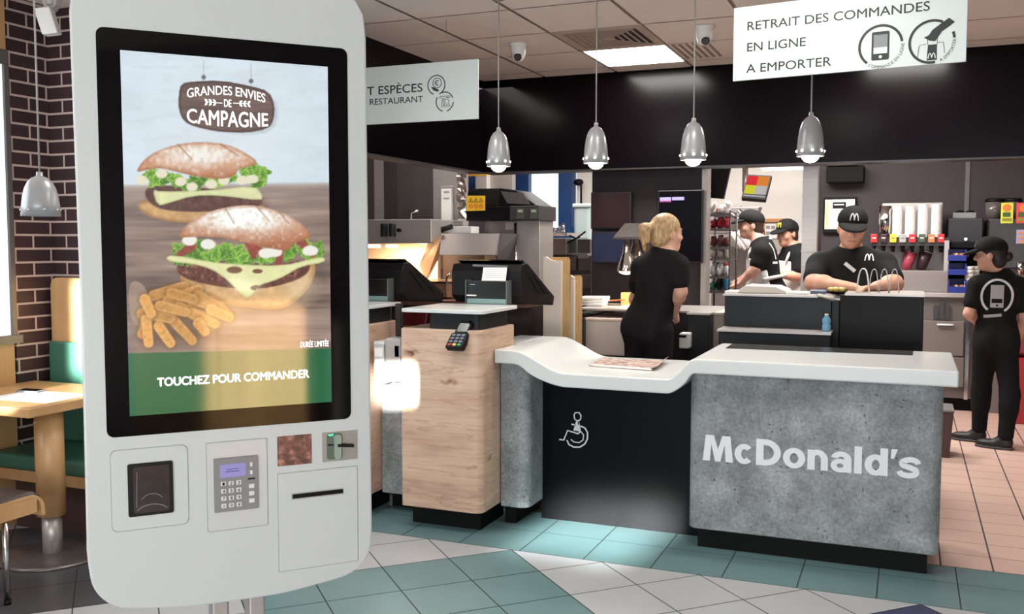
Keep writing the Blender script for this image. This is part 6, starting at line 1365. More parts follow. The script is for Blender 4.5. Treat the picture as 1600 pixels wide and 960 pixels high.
# ================================================================== PEOPLE: one smooth surface per body, grown from tapered limbs
class Field:
    def __init__(s, lo, hi, h):
        s.lo = np.array(lo, float); s.h = h; s.n = np.ceil((np.array(hi)-s.lo)/h).astype(int)+1
        s.F = np.full(tuple(s.n), 0.5, np.float32)
    def _blk(s, lo, hi):
        a = np.clip(np.floor((np.array(lo)-s.lo)/s.h).astype(int), 0, s.n); b_ = np.clip(np.ceil((np.array(hi)-s.lo)/s.h).astype(int)+1, 0, s.n)
        sl = tuple(slice(i, j) for i, j in zip(a, b_)); g = np.ogrid[sl]
        return sl, [s.lo[i]+g[i]*s.h for i in range(3)]
    def _mix(s, sl, d, k, op):
        f = s.F[sl]
        if f.size == 0: return
        d = d.astype(np.float32)
        if op == 'sub':
            h_ = np.clip(0.5-0.5*(f+d)/k, 0, 1); s.F[sl] = f*(1-h_)-d*h_+k*h_*(1-h_)
        else:
            h_ = np.clip(0.5+0.5*(d-f)/k, 0, 1); s.F[sl] = d*(1-h_)+f*h_-k*h_*(1-h_)
    def cone(s, a, b_, ra, rb, k=0.02, op='add'):
        a, b_ = np.array(a, float), np.array(b_, float); m_ = max(ra, rb)+k+2*s.h
        sl, (x, y, z) = s._blk(np.minimum(a, b_)-m_, np.maximum(a, b_)+m_); d = b_-a; L2 = d@d+1e-12
        t = np.clip(((x-a[0])*d[0]+(y-a[1])*d[1]+(z-a[2])*d[2])/L2, 0, 1)
        s._mix(sl, np.sqrt((x-a[0]-t*d[0])**2+(y-a[1]-t*d[1])**2+(z-a[2]-t*d[2])**2)-(ra+(rb-ra)*t), k, op)
    def ell(s, c, r, ax=None, k=0.03, op='add'):
        c, r = np.array(c, float), np.array(r, float); m_ = r.max()+k+2*s.h
        sl, (x, y, z) = s._blk(c-m_, c+m_); A = np.eye(3) if ax is None else np.array(ax, float)
        P = [(x-c[0])*A[i][0]+(y-c[1])*A[i][1]+(z-c[2])*A[i][2] for i in range(3)]
        k0 = np.sqrt(sum((p/q)**2 for p, q in zip(P, r)))+1e-6; k1 = np.sqrt(sum((p/q**2)**2 for p, q in zip(P, r)))+1e-6
        s._mix(sl, k0*(k0-1)/k1, k, op)
    def cut(s, p, n):
        """removes everything on the n side of the plane through p"""
        p, n = np.array(p, float), np.array(n, float)/np.linalg.norm(n); g = np.ogrid[tuple(slice(0, i) for i in s.n)]
        d = sum((s.lo[i]+g[i]*s.h-p[i])*n[i] for i in range(3)); s.F = np.maximum(s.F, d.astype(np.float32))
    def mesh(s):
        F = s.F; F[0], F[-1] = 0.5, 0.5; F[:, 0], F[:, -1] = 0.5, 0.5; F[:, :, 0], F[:, :, -1] = 0.5, 0.5
        nx, ny, nz = F.shape; cr = [F[i:nx-1+i, j:ny-1+j, k:nz-1+k] for i in (0, 1) for j in (0, 1) for k in (0, 1)]
        neg = sum((c < 0).astype(np.int8) for c in cr); act = (neg > 0) & (neg < 8); I = np.argwhere(act); V = np.zeros((len(I), 3)); C = np.zeros(len(I))
        vals = [c[act] for c in cr]; off = [(i, j, k) for i in (0, 1) for j in (0, 1) for k in (0, 1)]
        for a in range(8):
            for b_ in range(a+1, 8):
                if sum(abs(off[a][q]-off[b_][q]) for q in range(3)) != 1: continue
                va, vb = vals[a], vals[b_]; m_ = (va < 0) != (vb < 0); t = np.where(m_, va/(va-vb+1e-12), 0)
                for q in range(3): V[:, q] += np.where(m_, off[a][q]+t*(off[b_][q]-off[a][q]), 0)
                C += m_
        V = s.lo+(I+V/C[:, None])*s.h; ix = -np.ones(act.shape, int); ix[act] = np.arange(len(I)); Q = []
        for ax in range(3):
            sa = [slice(1, -1)]*3; sb = [slice(1, -1)]*3; sb[ax] = slice(2, None)
            A_, B_ = F[tuple(sa)] < 0, F[tuple(sb)] < 0; e = np.argwhere(A_ != B_)+1
            if not len(e): continue
            fl = A_[tuple((e-1).T)]; u, v = [(1, 2), (2, 0), (0, 1)][ax]; c = []
            for du, dv in ((-1, -1), (0, -1), (0, 0), (-1, 0)):
                p = e.copy(); p[:, u] += du; p[:, v] += dv; c.append(ix[tuple(np.minimum(p, np.array(act.shape)-1).T)])
            q = np.stack(c, 1); q[~fl] = q[~fl][:, ::-1]; Q.append(q)
        Q = np.concatenate(Q); Q = Q[(Q >= 0).all(1)]
        return V, Q
    def build(s, name, m_, parent):
        V, Q = s.mesh()
        # two light smoothing passes
        for _ in range(2):
            A = np.zeros_like(V); n = np.zeros(len(V))
            for i in range(4):
                np.add.at(A, Q[:, i], V[Q[:, (i+1) % 4]]); np.add.at(n, Q[:, i], 1); np.add.at(A, Q[:, (i+1) % 4], V[Q[:, i]]); np.add.at(n, Q[:, (i+1) % 4], 1)
            V = V*0.5+A/np.maximum(n, 1)[:, None]*0.5
        me = bpy.data.meshes.new(name); me.from_pydata(V.tolist(), [], Q.tolist()); me.shade_smooth()
        return link_mesh(name, me, m_, parent)
def nv(v): v = np.array(v, float); return v/np.linalg.norm(v)
A3 = lambda v: np.array(v, float)

class Person:
    """joints: dict of world points; girth g; frames from facing directions"""
    def __init__(s, label, J, tf, hf, g=1.0, sk=None, head=1.0, hu=(0, 0, 1), h=0.0065, hands=None):
        s.J = {k: A3(v) for k, v in J.items()}; s.g = g; s.sk = sk or skin; s.hs = head; s.h = h
        s.tf = nv(tf); up = nv(s.J['neck']-s.J['pelvis']); s.tr = nv(np.cross(s.tf, up)); s.tf = nv(np.cross(up, s.tr)); s.tu = up
        s.hf = nv(hf); s.hr = nv(np.cross(s.hf, A3(hu))); s.hu = nv(np.cross(s.hr, s.hf))
        s.hands = hands or {}
        P = np.array(list(s.J.values())); s.lo, s.hi = P.min(0)-0.30, P.max(0)+0.30; s.lo[2] = max(s.lo[2], -0.02)
        p = s.J['pelvis']; s.t = thing('person', label, 'person', (float(p[0]), float(p[1]), 0.0))
    def hp(s, x, y, z): return s.J['head']+(s.hr*x+s.hf*y+s.hu*z)*s.hs
    def tp(s, c, x, y, z): return c+s.tr*x+s.tf*y+s.tu*z
    def field(s, lo=None, hi=None, h=None): return Field(s.lo if lo is None else lo, s.hi if hi is None else hi, h or s.h)
    def torso(s, F, o=0.0, k=0.06):
        g = s.g; J = s.J; ax = [s.tr, s.tf, s.tu]; L = np.linalg.norm(J['neck']-J['pelvis']); c = J['pelvis']
        sw = np.linalg.norm(J['shl']-J['shr'])/2
        F.ell(s.tp(c, 0, 0.0, 0.70*L), (sw*0.86+o, 0.112*g+o, 0.20+o), ax, k)
        F.ell(s.tp(c, 0, 0.015*g, 0.36*L), (0.135*g+o, 0.105*g*g+o, 0.19+o), ax, k)
        F.ell(s.tp(c, 0, 0, 0.02), (0.165*g+o, 0.118*g+o, 0.15+o), ax, k)
        F.cone(J['shl'], J['shr'], 0.055*g+o, 0.055*g+o, k)
        m_ = (J['shl']+J['shr'])/2; F.cone(s.tp(J['neck'], 0, -0.005, -0.02), J['shl']*0.75+m_*0.25, 0.055+o, 0.05*g+o, 0.05); F.cone(s.tp(J['neck'], 0, -0.005, -0.02), J['shr']*0.75+m_*0.25, 0.055+o, 0.05*g+o, 0.05)
        for x in (-1, 1): F.ell(s.tp(c, 0.075*g*x, -0.055*g, -0.03), (0.085*g+o, 0.085*g+o, 0.10+o), ax, 0.05)
    def arm(s, F, sd, o=0.0, t=1.0, k=0.03):
        g = s.g; J = s.J; a, e, w = J['sh'+sd], J['el'+sd], J['wr'+sd]
        if t <= 1: F.cone(a, a+(e-a)*t, 0.052*g+o, (0.052-0.010*t)*g+o, k); return
        F.cone(a, e, 0.052*g+o, 0.042*g+o, k); F.cone(e, w, 0.042*g+o, 0.027*(0.5+0.5*g)+o, k); F.ell(e+(w-e)*0.25, (0.043*g,)*3, None, 0.03)
    def leg(s, F, sd, o=0.0, k=0.04, low=1.0):
        g = s.g; J = s.J; F.cone(J['hp'+sd], J['kn'+sd], 0.086*g+o, 0.056*g+o, k); a = J['kn'+sd]; b_ = J['an'+sd]
        F.cone(a, a+(b_-a)*low, 0.054*g+o, 0.036*g+o*1.3, k); F.ell(a+(b_-a)*0.28-s.tf*0.015, (0.055*g+o, 0.055*g+o, 0.10), None, 0.03)
    def hand(s, F, sd):
        J = s.J; w = J['wr'+sd]; d, n, thumb, curl = s.hands[sd]; d = nv(d); n = nv(A3(n)-d*(A3(n)@d)); u = nv(np.cross(d, n))*thumb
        for q in (-0.028, -0.009, 0.010, 0.028):
            F.cone(w+u*q*0.5, w+d*0.082+u*q, 0.017, 0.0125, 0.014)
        for q, L in ((0.030, 0.070), (0.0105, 0.079), (-0.010, 0.073), (-0.029, 0.057)):
            p = w+d*0.082+u*q; ang = 0.0
            for f_, r0, r1 in ((0.45, 0.0102, 0.0092), (0.31, 0.0092, 0.0085), (0.24, 0.0085, 0.0072)):
                ang += curl; v = d*math.cos(ang)+n*math.sin(ang)+u*q*0.8; q2 = p+nv(v)*L*f_; F.cone(p, q2, r0, r1, 0.004); p = q2
        p = w+d*0.022+u*0.022; q1 = p+nv(d*0.55+u*0.75+n*0.35)*0.048; q2 = q1+nv(d*0.85+u*0.25+n*0.45)*0.034; q3 = q2+nv(d*0.9+n*0.5)*0.022
        F.cone(p, q1, 0.015, 0.0125, 0.012); F.cone(q1, q2, 0.0118, 0.0105, 0.005); F.cone(q2, q3, 0.0105, 0.008, 0.004)
    def head(s, F):
        hp = s.hp; ax = [s.hr, s.hf, s.hu]; q = s.hs
        F.cone(s.J['neck']-s.tu*0.03, hp(0, -0.022, -0.06), 0.060*(0.6+0.4*s.g), 0.052*(0.7+0.3*s.g), 0.03)
        F.ell(hp(0, -0.012, 0.035), (0.076*q, 0.096*q, 0.086*q), ax, 0.02)
        F.ell(hp(0, 0.022, -0.038), (0.062*q*(0.6+0.4*s.g), 0.072*q, 0.082*q), ax, 0.03)
        F.ell(hp(0, 0.062, -0.094), (0.030*q, 0.026*q, 0.024*q), ax, 0.03)
        F.cone(hp(-0.035, 0.076, 0.022), hp(0.035, 0.076, 0.022), 0.012*q, 0.012*q, 0.02)
        for x in (-1, 1):
            F.ell(hp(0.033*x, 0.094, 0.004), (0.017*q, 0.014*q, 0.012*q), ax, 0.012, 'sub'); F.ell(hp(0.030*x, 0.080, 0.003), (0.013*q,)*3, None, 0.004)
            F.ell(hp(0.044*x, 0.062, -0.032), (0.022*q, 0.018*q, 0.020*q), ax, 0.025)
            F.ell(hp(0.077*x, -0.008, -0.012), (0.010*q, 0.021*q, 0.032*q), ax, 0.008)
        F.cone(hp(0, 0.090, 0.012), hp(0, 0.110, -0.028), 0.009*q, 0.013*q, 0.012); F.cone(hp(-0.014, 0.096, -0.032), hp(0.014, 0.096, -0.032), 0.009*q, 0.009*q, 0.008)
        F.cone(hp(-0.020, 0.084, -0.063), hp(0.020, 0.084, -0.063), 0.0075*q, 0.0075*q, 0.006); F.cone(hp(-0.017, 0.083, -0.074), hp(0.017, 0.083, -0.074), 0.0075*q, 0.0075*q, 0.006)
        F.cone(hp(-0.022, 0.094, -0.0685), hp(0.022, 0.094, -0.0685), 0.0028, 0.0028, 0.004, 'sub')
    def body(s, legs=True):
        F = s.field(); s.torso(F)
        for sd in 'lr': s.arm(F, sd, 0, 2); s.leg(F, sd) if legs else None
        for sd in s.hands: s.hand(F, sd)
        s.head(F); s.bodyo = F.build('body', s.sk, s.t); return s
    def face(s, brow=True):
        q = s.hs
        for x in (-1, 1):
            mb = MB(); mb.ball(Vector(s.hp(0.0305*x, 0.0885, 0.003)), 0.0072*q, (1, 1, 1), 10); mb.build('eye', eyem, s.bodyo)
            mb = MB(); mb.tube([Vector(s.hp(0.016*x, 0.097, 0.024)), Vector(s.hp(0.032*x, 0.094, 0.029)), Vector(s.hp(0.047*x, 0.082, 0.023))], 0.0042*q, 6); mb.build('eyebrow', brownhair, s.bodyo)
        mb = MB(); mb.tube([Vector(s.hp(x, 0.0935-abs(x)*0.18, -0.069)) for x in (-0.022, -0.008, 0.008, 0.022)], 0.0042*q, 6); mb.build('mouth', lipm, s.bodyo)
    def shirt(s, m_=None, o=0.016, sleeve=0.62, hem=-0.10):
        F = s.field(); s.torso(F, o)
        for sd in 'lr': s.arm(F, sd, o+0.008, sleeve)
        n_ = s.J['neck']; F.ell(s.tp(n_, 0, 0.015, 0.06), (0.075, 0.078, 0.065), [s.tr, s.tf, s.tu], 0.015, 'sub')
        p = s.J['pelvis']+s.tu*hem; F.cut(p, -s.tu); s.shirto = F.build('shirt', m_ or shirt, s.t); s.shF = F; return s
    def trousers(s, m_=None):
        F = s.field(hi=np.array([s.hi[0], s.hi[1], s.J['pelvis'][2]+0.25])); g = s.g; ax = [s.tr, s.tf, s.tu]; c = s.J['pelvis']; o = 0.010
        F.ell(s.tp(c, 0, 0, 0.0), (0.163*g+o, 0.118*g+o, 0.16+o), ax, 0.05)
        for x in (-1, 1): F.ell(s.tp(c, 0.075*g*x, -0.055*g, -0.03), (0.085*g+o, 0.085*g+o, 0.10+o), ax, 0.05)
        for sd in 'lr': s.leg(F, sd, o+0.008, low=0.95)
        F.cut(c+s.tu*0.10, s.tu); F.build('trousers', m_ or trouser, s.t); return s
    def shoes(s, dirs):
        for sd, d in zip('lr', dirs):
            d = nv(d); a = s.J['an'+sd].copy(); a[2] = 0; r = nv(np.cross(d, A3((0, 0, 1)))); F = Field(a-0.28, a+0.28, 0.006); ax = [r, d, A3((0, 0, 1))]
            F.ell(a+d*0.01+A3((0, 0, 0.055)), (0.042, 0.065, 0.06), ax, 0.03); F.ell(a+d*0.10+A3((0, 0, 0.034)), (0.046, 0.105, 0.036), ax, 0.03); F.cut((0, 0, 0.016), (0, 0, -1)); so_ = F.build('shoe', shoe, s.t)
            F = Field(a-0.28, a+0.28, 0.006); F.ell(a+d*0.01+A3((0, 0, 0.012)), (0.046, 0.072, 0.06), ax, 0.02); F.ell(a+d*0.10+A3((0, 0, 0.012)), (0.050, 0.112, 0.05), ax, 0.03); F.cut((0, 0, 0.002), (0, 0, -1)); F.cut((0, 0, 0.02), (0, 0, 1)); F.build('sole', mat('sole_grey', (66, 62, 62), 0.6), so_)
    def hair_short(s, m_=None):
        F = s.field(lo=s.J['head']-0.2, hi=s.J['head']+0.2, h=0.006); q = s.hs; ax = [s.hr, s.hf, s.hu]
        F.ell(s.hp(0, -0.018, 0.032), (0.084*q, 0.100*q, 0.094*q), ax, 0.02); F.ell(s.hp(0, -0.05, -0.04), (0.070*q, 0.062*q, 0.07*q), ax, 0.02)
        F.cut(s.hp(0, 0.040, 0.0), s.hf*0.9-s.hu*0.35); F.ell(s.hp(0, 0.055, -0.045), (0.11, 0.075, 0.075), ax, 0.01, 'sub'); F.build('hair', m_ or brownhair, s.t)
    def cap(s, logo=None, tilt=0.0):
        q = s.hs; ax = [s.hr, nv(s.hf+s.hu*tilt), s.hu]; F = s.field(lo=s.J['head']-0.26, hi=s.J['head']+0.26, h=0.006)
        F.ell(s.hp(0, -0.012, 0.045), (0.090*q, 0.110*q, 0.090*q), ax, 0.02); F.ell(s.hp(0, 0.02, 0.06), (0.080*q, 0.085*q, 0.075*q), ax, 0.03)
        F.cut(s.hp(0, 0, 0.030), -s.hu+s.hf*0.12); c_ = F.build('cap', capcloth, s.t)
        F = s.field(lo=s.J['head']-0.26, hi=s.J['head']+0.26, h=0.005); c0 = s.hp(0, 0.105, 0.028); ay = nv(s.hf-s.hu*0.22); az = nv(np.cross(s.hr, ay))
        F.ell(c0, (0.082*q, 0.088*q, 0.020*q), [s.hr, ay, az], 0.01); F.ell(c0-az*0.022, (0.075*q, 0.082*q, 0.022*q), [s.hr, ay, az], 0.008, 'sub'); F.ell(s.hp(0, -0.012, 0.02), (0.074*q, 0.092*q, 0.085*q), ax, 0.008, 'sub'); F.build('visor', capcloth, c_)
        mb = MB(); mb.ball(Vector(s.hp(0, -0.012, 0.135)), 0.008, seg=8); mb.build('button', capcloth, c_)
        if logo is not None: s.decal(c_, s.hp(0, 0.25, 0.085), -s.hf, s.hr*-1, s.hu, [('rib', a_, 0.007) for a_ in arches(0.026)], mat('logo_%s' % logo[0], logo[1], 0.5), 'logo')
        return c_
    def decal(s, onto, c, dirn, u, v, shapes, m_, name, off=0.003):
        """flat marks dropped onto the curved cloth"""
        me = onto.data; org = root_org(onto); bvh = BVHTree.FromPolygons([tuple(vx.co+org) for vx in me.vertices], [tuple(p.vertices) for p in me.polygons])
        c, u, v, dirn = A3(c), nv(u), nv(v), nv(dirn); mb = MB()
        def drop(p):
            o_ = c+u*p[0]+v*p[1]; hit = bvh.ray_cast(Vector(o_), Vector(dirn), 0.6)
            return (hit[0]-Vector(dirn)*off) if hit[0] is not None else None
        for sh in shapes:
            if sh[0] == 'rib':
                P = sh[1]; w_ = sh[2]
                for i in range(len(P)-1):
                    d = A3(P[i+1])-A3(P[i]); L = np.linalg.norm(d); d = d/max(L, 1e-9); qd = A3((-d[1], d[0]))*w_/2; m2 = max(1, int(L/0.02))
                    for k in range(m2):
                        a_, b_ = A3(P[i])+d*L*k/m2-d*0.0006, A3(P[i])+d*L*(k+1)/m2+d*0.0006; pts_ = [drop(x) for x in (a_+qd, b_+qd, b_-qd, a_-qd)]
                        if None not in pts_: mb.mesh(pts_, [(0, 1, 2, 3)])
            else:
                x0, y0, x1, y1 = sh[1]; nx = max(1, int((x1-x0)/0.015)); ny = max(1, int((y1-y0)/0.015))
                for i in range(nx):
                    for j in range(ny):
                        X = [x0+(x1-x0)*(i+e)/nx for e in (0, 1)]; Yy = [y0+(y1-y0)*(j+e)/ny for e in (0, 1)]
                        pts_ = [drop(x) for x in ((X[0], Yy[0]), (X[1], Yy[0]), (X[1], Yy[1]), (X[0], Yy[1]))]
                        if None not in pts_: mb.mesh(pts_, [(0, 1, 2, 3)])
        return mb.build(name, m_, onto)
    def apron(s, hem=-0.42, hang=False):
        g = s.g; J = s.J; ax = [s.tr, s.tf, s.tu]; F = s.field(); s.torso(F, 0.030); c = J['pelvis']
        F.cone(s.tp(c, 0, 0.02, 0), s.tp(c, 0, 0.03, hem), 0.15*g, 0.16*g, 0.05)
        if hang:
            p_ = s.tp(c, 0, 0.075, 0.66*np.linalg.norm(J['neck']-c))
            for x in (-1, 0, 1): F.cone(p_+s.tr*0.06*x, p_+s.tr*0.08*x+A3((0, 0, -0.62)), 0.065, 0.085, 0.05)
        F.cut(s.tp(c, 0, -0.01, 0), -s.tf); F.cut(s.tp(c, 0, 0, 0.74*np.linalg.norm(J['neck']-c)), s.tu); F.cut(s.tp(c, 0, 0, hem), -s.tu)
        for x in (-1, 1): F.cut(s.tp(c, 0.16*x, 0, 0.2), nv(s.tr*x+s.tu*0.25))
        ap = F.build('apron', apron, s.t)
        n_ = J['neck']; P = [s.tp(n_, 0.085*math.cos(a_)*1.0, 0.01+0.085*math.sin(a_), 0.008-0.03*max(0, math.sin(a_))) for a_ in np.linspace(math.radians(-70)+math.pi/2+1.2, math.radians(-70)+math.pi/2+1.2+5.9, 26)]
        L = np.linalg.norm(n_-c); P = [s.tp(c, 0.10, 0.145*g, 0.73*L), s.tp(c, 0.095, 0.11*g, 0.88*L)]+[s.tp(n_, 0.082*math.cos(t_), 0.082*math.sin(t_)-0.005, 0.018) for t_ in np.linspace(0.5, -math.pi-0.5, 14)]+[s.tp(c, -0.095, 0.11*g, 0.88*L), s.tp(c, -0.10, 0.145*g, 0.73*L)]
        mb = MB(); mb.tube([Vector(p) for p in P], 0.013, 8); mb.build('neck_strap', apron, ap)
        P = [s.tp(c, (0.185*g)*math.cos(t_), (0.155*g)*math.sin(t_), 0.13) for t_ in np.linspace(0.3, -math.pi-0.3, 22)]; mb = MB(); mb.tube([Vector(p) for p in P], 0.016, 8); mb.build('waist_tie', apron, ap)
def arches(s_):
    a = [(-s_, -s_*0.8), (-s_*0.86, 0.1*s_), (-s_*0.65, s_*0.7), (-s_*0.45, s_*0.85), (-s_*0.25, s_*0.7), (-s_*0.08, 0.1*s_), (0, -s_*0.7)]
    return [a, [(-x, y) for x, y in a]]

# ---- blonde worker at the finishing island, seen from behind
def W3(x, y, Y): return at(x, y, Y)
J = dict(head=W3(1042, 365, 6.02), neck=W3(1038, 400, 6.0), pelvis=W3(1012, 508, 6.0), shl=W3(1003, 418, 6.07), shr=W3(1060, 416, 5.93),
         ell=W3(992, 468, 6.20), wrl=W3(1010, 492, 6.36), elr=W3(1064, 456, 5.93), wrr=W3(1053, 491, 6.10),
         hpl=W3(997, 520, 6.03), hpr=W3(1030, 520, 5.97), knl=(0, 0, 0), knr=(0, 0, 0), anl=(0, 0, 0), anr=(0, 0, 0))
for q, dx in (('l', -0.01), ('r', 0.01)):
    b_ = J['hp'+q]; J['kn'+q] = (b_.x+dx, b_.y, 0.50); J['an'+q] = (b_.x+dx, b_.y, 0.09)
fw = nv((0.10, 1.0, 0))
P1 = Person('blonde person with ponytail in black shirt and trousers, seen from behind at the island', J, (0.30, 0.95, 0), (0.68, 0.73, 0.0), 0.86, skin, 1.0, hands={'r': ((0.05, 0.9, -0.25), (-0.9, 0, -0.2), 1, 0.4), 'l': ((0.15, 0.95, -0.1), (0.2, 0, -1), 1, 0.3)})
P1.body(); P1.face(); P1.shirt(sleeve=0.55, hem=-0.09); P1.trousers(); P1.shoes([(0.1, 1, 0), (0.2, 1, 0)])
F = P1.field(lo=P1.J['head']-0.26, hi=P1.J['head']+0.24, h=0.006); ax = [P1.hr, P1.hf, P1.hu]
F.ell(P1.hp(0, -0.016, 0.036), (0.086, 0.103, 0.095), ax, 0.02); F.ell(P1.hp(0, -0.055, -0.02), (0.076, 0.065, 0.075), ax, 0.02)
F.ell(P1.hp(0, 0.085, -0.035), (0.10, 0.085, 0.085), ax, 0.012, 'sub')
F.ell(P1.hp(0, -0.105, 0.035), (0.040, 0.040, 0.040), ax, 0.012)
hr_ = F.build('hair', blond, P1.t)
F = P1.field(lo=P1.J['head']-0.30, hi=P1.J['head']+0.24, h=0.006); t0 = P1.hp(0.0, -0.125, 0.035)
for k, (a_, b2, c2) in enumerate(((-0.03, -0.175, -0.03), (0.0, -0.17, -0.07), (-0.015, -0.155, -0.10), (0.03, -0.16, -0.05), (-0.01, -0.15, 0.05))):
    m_ = P1.hp(a_*0.6, -0.165, 0.03); F.cone(t0, m_, 0.024, 0.028, 0.015); F.cone(m_, P1.hp(a_, b2, c2), 0.028, 0.014, 0.015)
F.build('ponytail', blond, hr_)
mb = MB(); mb.lathe(Vector(P1.hp(0, -0.125, 0.035)), [(0.028, -0.008), (0.034, 0), (0.028, 0.008)], 16, tuple(P1.hf)); mb.build('hair_tie', black, hr_)

# ---- big capped worker leaning over the pick-up desk
J = dict(head=W3(1331, 356, 6.76), neck=W3(1330, 394, 6.84), pelvis=W3(1332, 500, 6.88), shl=W3(1379, 416, 6.86), shr=W3(1282, 416, 6.84),
         elr=W3(1272, 442, 6.66), ell=W3(1396, 444, 6.66), wrr=W3(1334, 450, 6.42), wrl=W3(1368, 448, 6.40),
         hpl=W3(1355, 520, 6.9), hpr=W3(1308, 520, 6.9), knl=(0, 0, 0), knr=(0, 0, 0), anl=(0, 0, 0), anr=(0, 0, 0))
for q in 'lr': b_ = J['hp'+q]; J['kn'+q] = (b_.x, b_.y, 0.50); J['an'+q] = (b_.x, b_.y, 0.09)
P2 = Person('large person in black cap and shirt with name badge, looking down at the pick-up desk', J, (0.05, -1, 0), (0.12, -0.95, -0.20), 1.36, skin2, 1.06, hu=(0.06, 0, 1), hands={'r': ((0.85, -0.45, -0.1), (0.2, -0.3, -1), 1, 0.35), 'l': ((-0.75, -0.6, -0.1), (0, -0.3, -1), -1, 0.35)})
P2.body(); P2.face(); P2.hair_short(); P2.cap(('pale', (190, 190, 188))); P2.shirt(sleeve=0.72, o=0.014); P2.trousers(); P2.shoes([(0.1, -1, 0), (-0.1, -1, 0)])
c_ = A3(W3(1354, 404, 6.3)); P2.decal(P2.shirto, c_, (0, 1, 0), (1, 0, 0), (0, 0, 1), [('rib', a_, 0.007) for a_ in arches(0.026)], vinyl_letter, 'logo')
c_ = A3(W3(1322.5, 420, 6.3)); P2.decal(P2.shirto, c_, (0, 1, 0), (0.75, 0, -0.62), (0.62, 0, 0.75), [('rect', (-0.042, -0.012, 0.042, 0.012))], mat('badge_white', (216, 216, 214), 0.4), 'name_badge')

# ---- two capped cooks in the hatch
def cook(lb, dx, dY, head, neck, pel, shn, shf, eln, wrn, elf, wrf, tf, hf, hands, hu=(0, 0, 1), logo=None, sk=skin):
    J = dict(head=W3(*head), neck=W3(*neck), pelvis=W3(*pel), shl=W3(*shn), shr=W3(*shf), ell=W3(*eln), wrl=W3(*wrn), elr=W3(*elf), wrr=W3(*wrf))
    p = J['pelvis']; t_ = nv((tf[0], tf[1], 0)); l_ = A3((-t_[1], t_[0], 0))
    for q, sg in (('l', 1), ('r', -1)):
        b_ = A3(p)+l_*0.09*sg; J['hp'+q] = b_-A3((0, 0, 0.03)); J['kn'+q] = (b_[0], b_[1], 0.5); J['an'+q] = (b_[0], b_[1], 0.09)
    P = Person(lb, J, tf, hf, 0.95, sk, 1.0, hu=hu, hands=hands)
    P.body(); P.face(); P.hair_short(); P.cap(logo); P.shirt(sleeve=0.66, o=0.014); P.trousers(); P.apron(hang=logo is None); P.shoes([tuple(t_), tuple(t_)]); return P
Pa = cook('capped person in black shirt and white apron, in profile facing left in the kitchen hatch', 0, 0, (1173, 352, 8.66), (1189, 380, 8.62), (1205, 458, 8.62), (1190, 394, 8.46), (1190, 394, 8.82), (1180, 421, 8.42), (1156, 444, 8.44), (1178, 425, 8.82), (1152, 440, 8.72), (-0.99, -0.1, 0), (-0.95, -0.30, 0.02), {'l': ((-0.85, 0.1, -0.35), (-0.2, 0, -1), -1, 0.25), 'r': ((-0.85, -0.15, -0.3), (-0.2, 0, -1), 1, 0.3)})
Pa.decal(Pa.shirto, A3(W3(1211, 398, 8.5)), (-0.5, 0.85, 0), (0.85, 0.5, 0), (0, 0, 1), [('rib', [(-0.04, 0.10), (0.0, 0.04), (0.02, -0.04)], 0.012), ('rib', [(-0.02, -0.07), (0.04, -0.07)], 0.02)], vinyl_letter, 'back_print')
Pb = cook('capped person with yellow cap logo and white apron, hands together, beside the steel pillar', 0, 0, (1230, 365, 9.35), (1240, 388, 9.38), (1238, 462, 9.4), (1250, 400, 9.25), (1228, 400, 9.55), (1246, 432, 9.19), (1208, 430, 9.11), (1228, 434, 9.5), (1204, 431, 9.19), (-0.8, -0.6, 0), (-0.62, -0.78, -0.08), {'l': ((-0.9, -0.2, 0.05), (-0.2, 0.9, -0.3), -1, 0.7), 'r': ((-0.9, -0.3, 0.05), (0.2, -0.9, -0.2), 1, 0.7)}, logo=('yellow', (226, 206, 60)), sk=skin2)

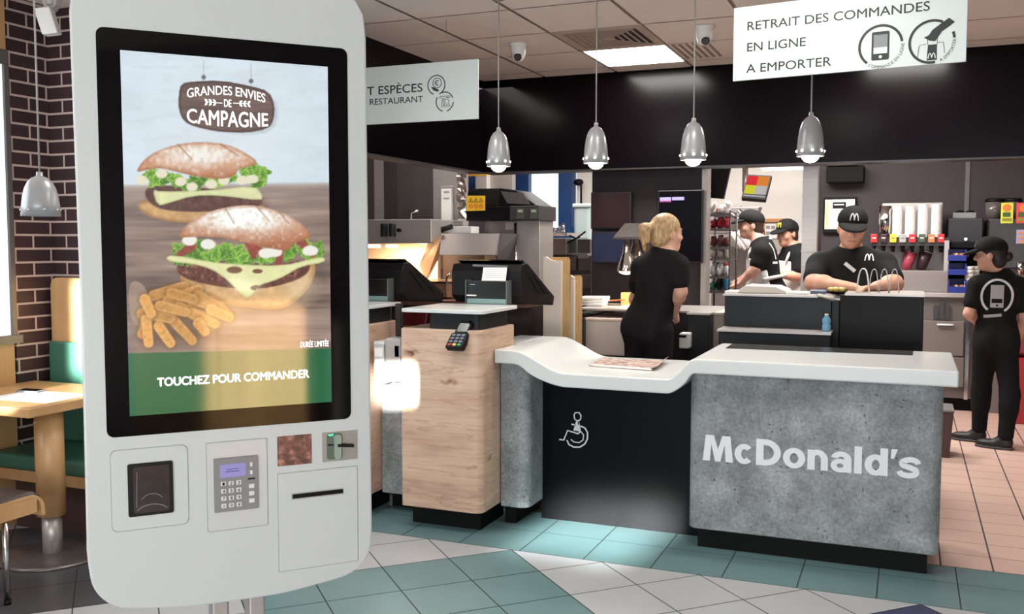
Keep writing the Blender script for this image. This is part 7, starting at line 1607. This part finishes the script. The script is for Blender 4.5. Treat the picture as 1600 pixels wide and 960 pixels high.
# ---- capped worker standing at the right, seen from behind
J = dict(head=W3(1548, 398, 8.08), neck=W3(1560, 428, 8.14), pelvis=W3(1556, 530, 8.12), shl=W3(1527, 446, 8.10), shr=W3(1592, 448, 8.10),
         ell=W3(1514, 490, 8.06), wrl=W3(1528, 506, 8.30), elr=W3(1600, 496, 8.16), wrr=W3(1592, 528, 8.34),
         hpl=W3(1540, 540, 8.12), hpr=W3(1570, 540, 8.10), knl=W3(1533, 612, 8.16), knr=W3(1578, 618, 8.02), anl=W3(1530, 671, 8.20), anr=W3(1571, 684, 7.98))
P5 = Person('capped person in black with white phone emblem on the back, at the right edge', J, (-0.06, 1, 0), (-0.97, 0.22, -0.06), 0.87, skin, 1.0, hands={'l': ((0.3, 0.9, 0.0), (0.8, -0.2, 0), 1, 0.5), 'r': ((-0.2, 0.85, -0.35), (-0.9, 0, 0), -1, 0.5)})
P5.body(); P5.face(); P5.hair_short(mat('dark_hair', (34, 26, 26), 0.5)); P5.cap(('yellow', (226, 206, 60)))
F = P5.field(lo=P5.J['head']-0.26, hi=P5.J['head']+0.24, h=0.006); F.ell(P5.hp(0.0, -0.118, -0.02), (0.034, 0.038, 0.04), None, 0.01); F.build('hair_bun', mat('dark_hair', (34, 26, 26), 0.5), P5.t)
P5.shirt(sleeve=0.60); P5.trousers(); P5.shoes([(-0.9, 0.25, 0), (-0.75, 0.2, 0)])
mb = MB()
for x in (-1, 1): mb.tube([Vector(P5.hp(0.03*x+0.016*math.cos(a_), 0.101-0.01*abs(math.cos(a_)), 0.003+0.015*math.sin(a_))) for a_ in np.linspace(0, 6.28, 13)], 0.0016, 5)
for x in (-1, 1): mb.tube([Vector(P5.hp(0.046*x, 0.095, 0.006)), Vector(P5.hp(0.072*x, 0.06, 0.006)), Vector(P5.hp(0.080*x, 0.0, 0.0))], 0.0018, 5)
mb.build('glasses', mat('glasses_rim', (120, 110, 108), 0.3), P5.t)
c_ = A3(W3(1564, 467, 7.7)); U = A3((1, 0, 0)); ring_ = [(0.105*math.cos(t_), 0.125*math.sin(t_)) for t_ in np.linspace(math.radians(-60), math.radians(235), 40)]
P5.decal(P5.shirto, c_, (0, 1, 0), U, (0, 0, 1), [('rib', ring_, 0.017)], vinyl_letter, 'emblem_ring')
P5.decal(P5.shirto, c_, (0, 1, 0), U, (0, 0, 1), [('rect', (-0.045, -0.018, 0.045, 0.085)), ('rect', (-0.045, -0.085, 0.045, -0.050)), ('rect', (-0.045, -0.05, -0.036, -0.018)), ('rect', (0.036, -0.05, 0.045, -0.018)), ('rib', [(-0.085, -0.155), (0.035, -0.140)], 0.022)], mat('print_pale_grey', (176, 174, 174), 0.6), 'emblem_phone')
P5.decal(P5.shirto, c_, (0, 1, 0), U, (0, 0, 1), [('rib', [(-0.006, -0.068), (0.008, -0.068)], 0.013)], shirt, 'emblem_button', 0.005)
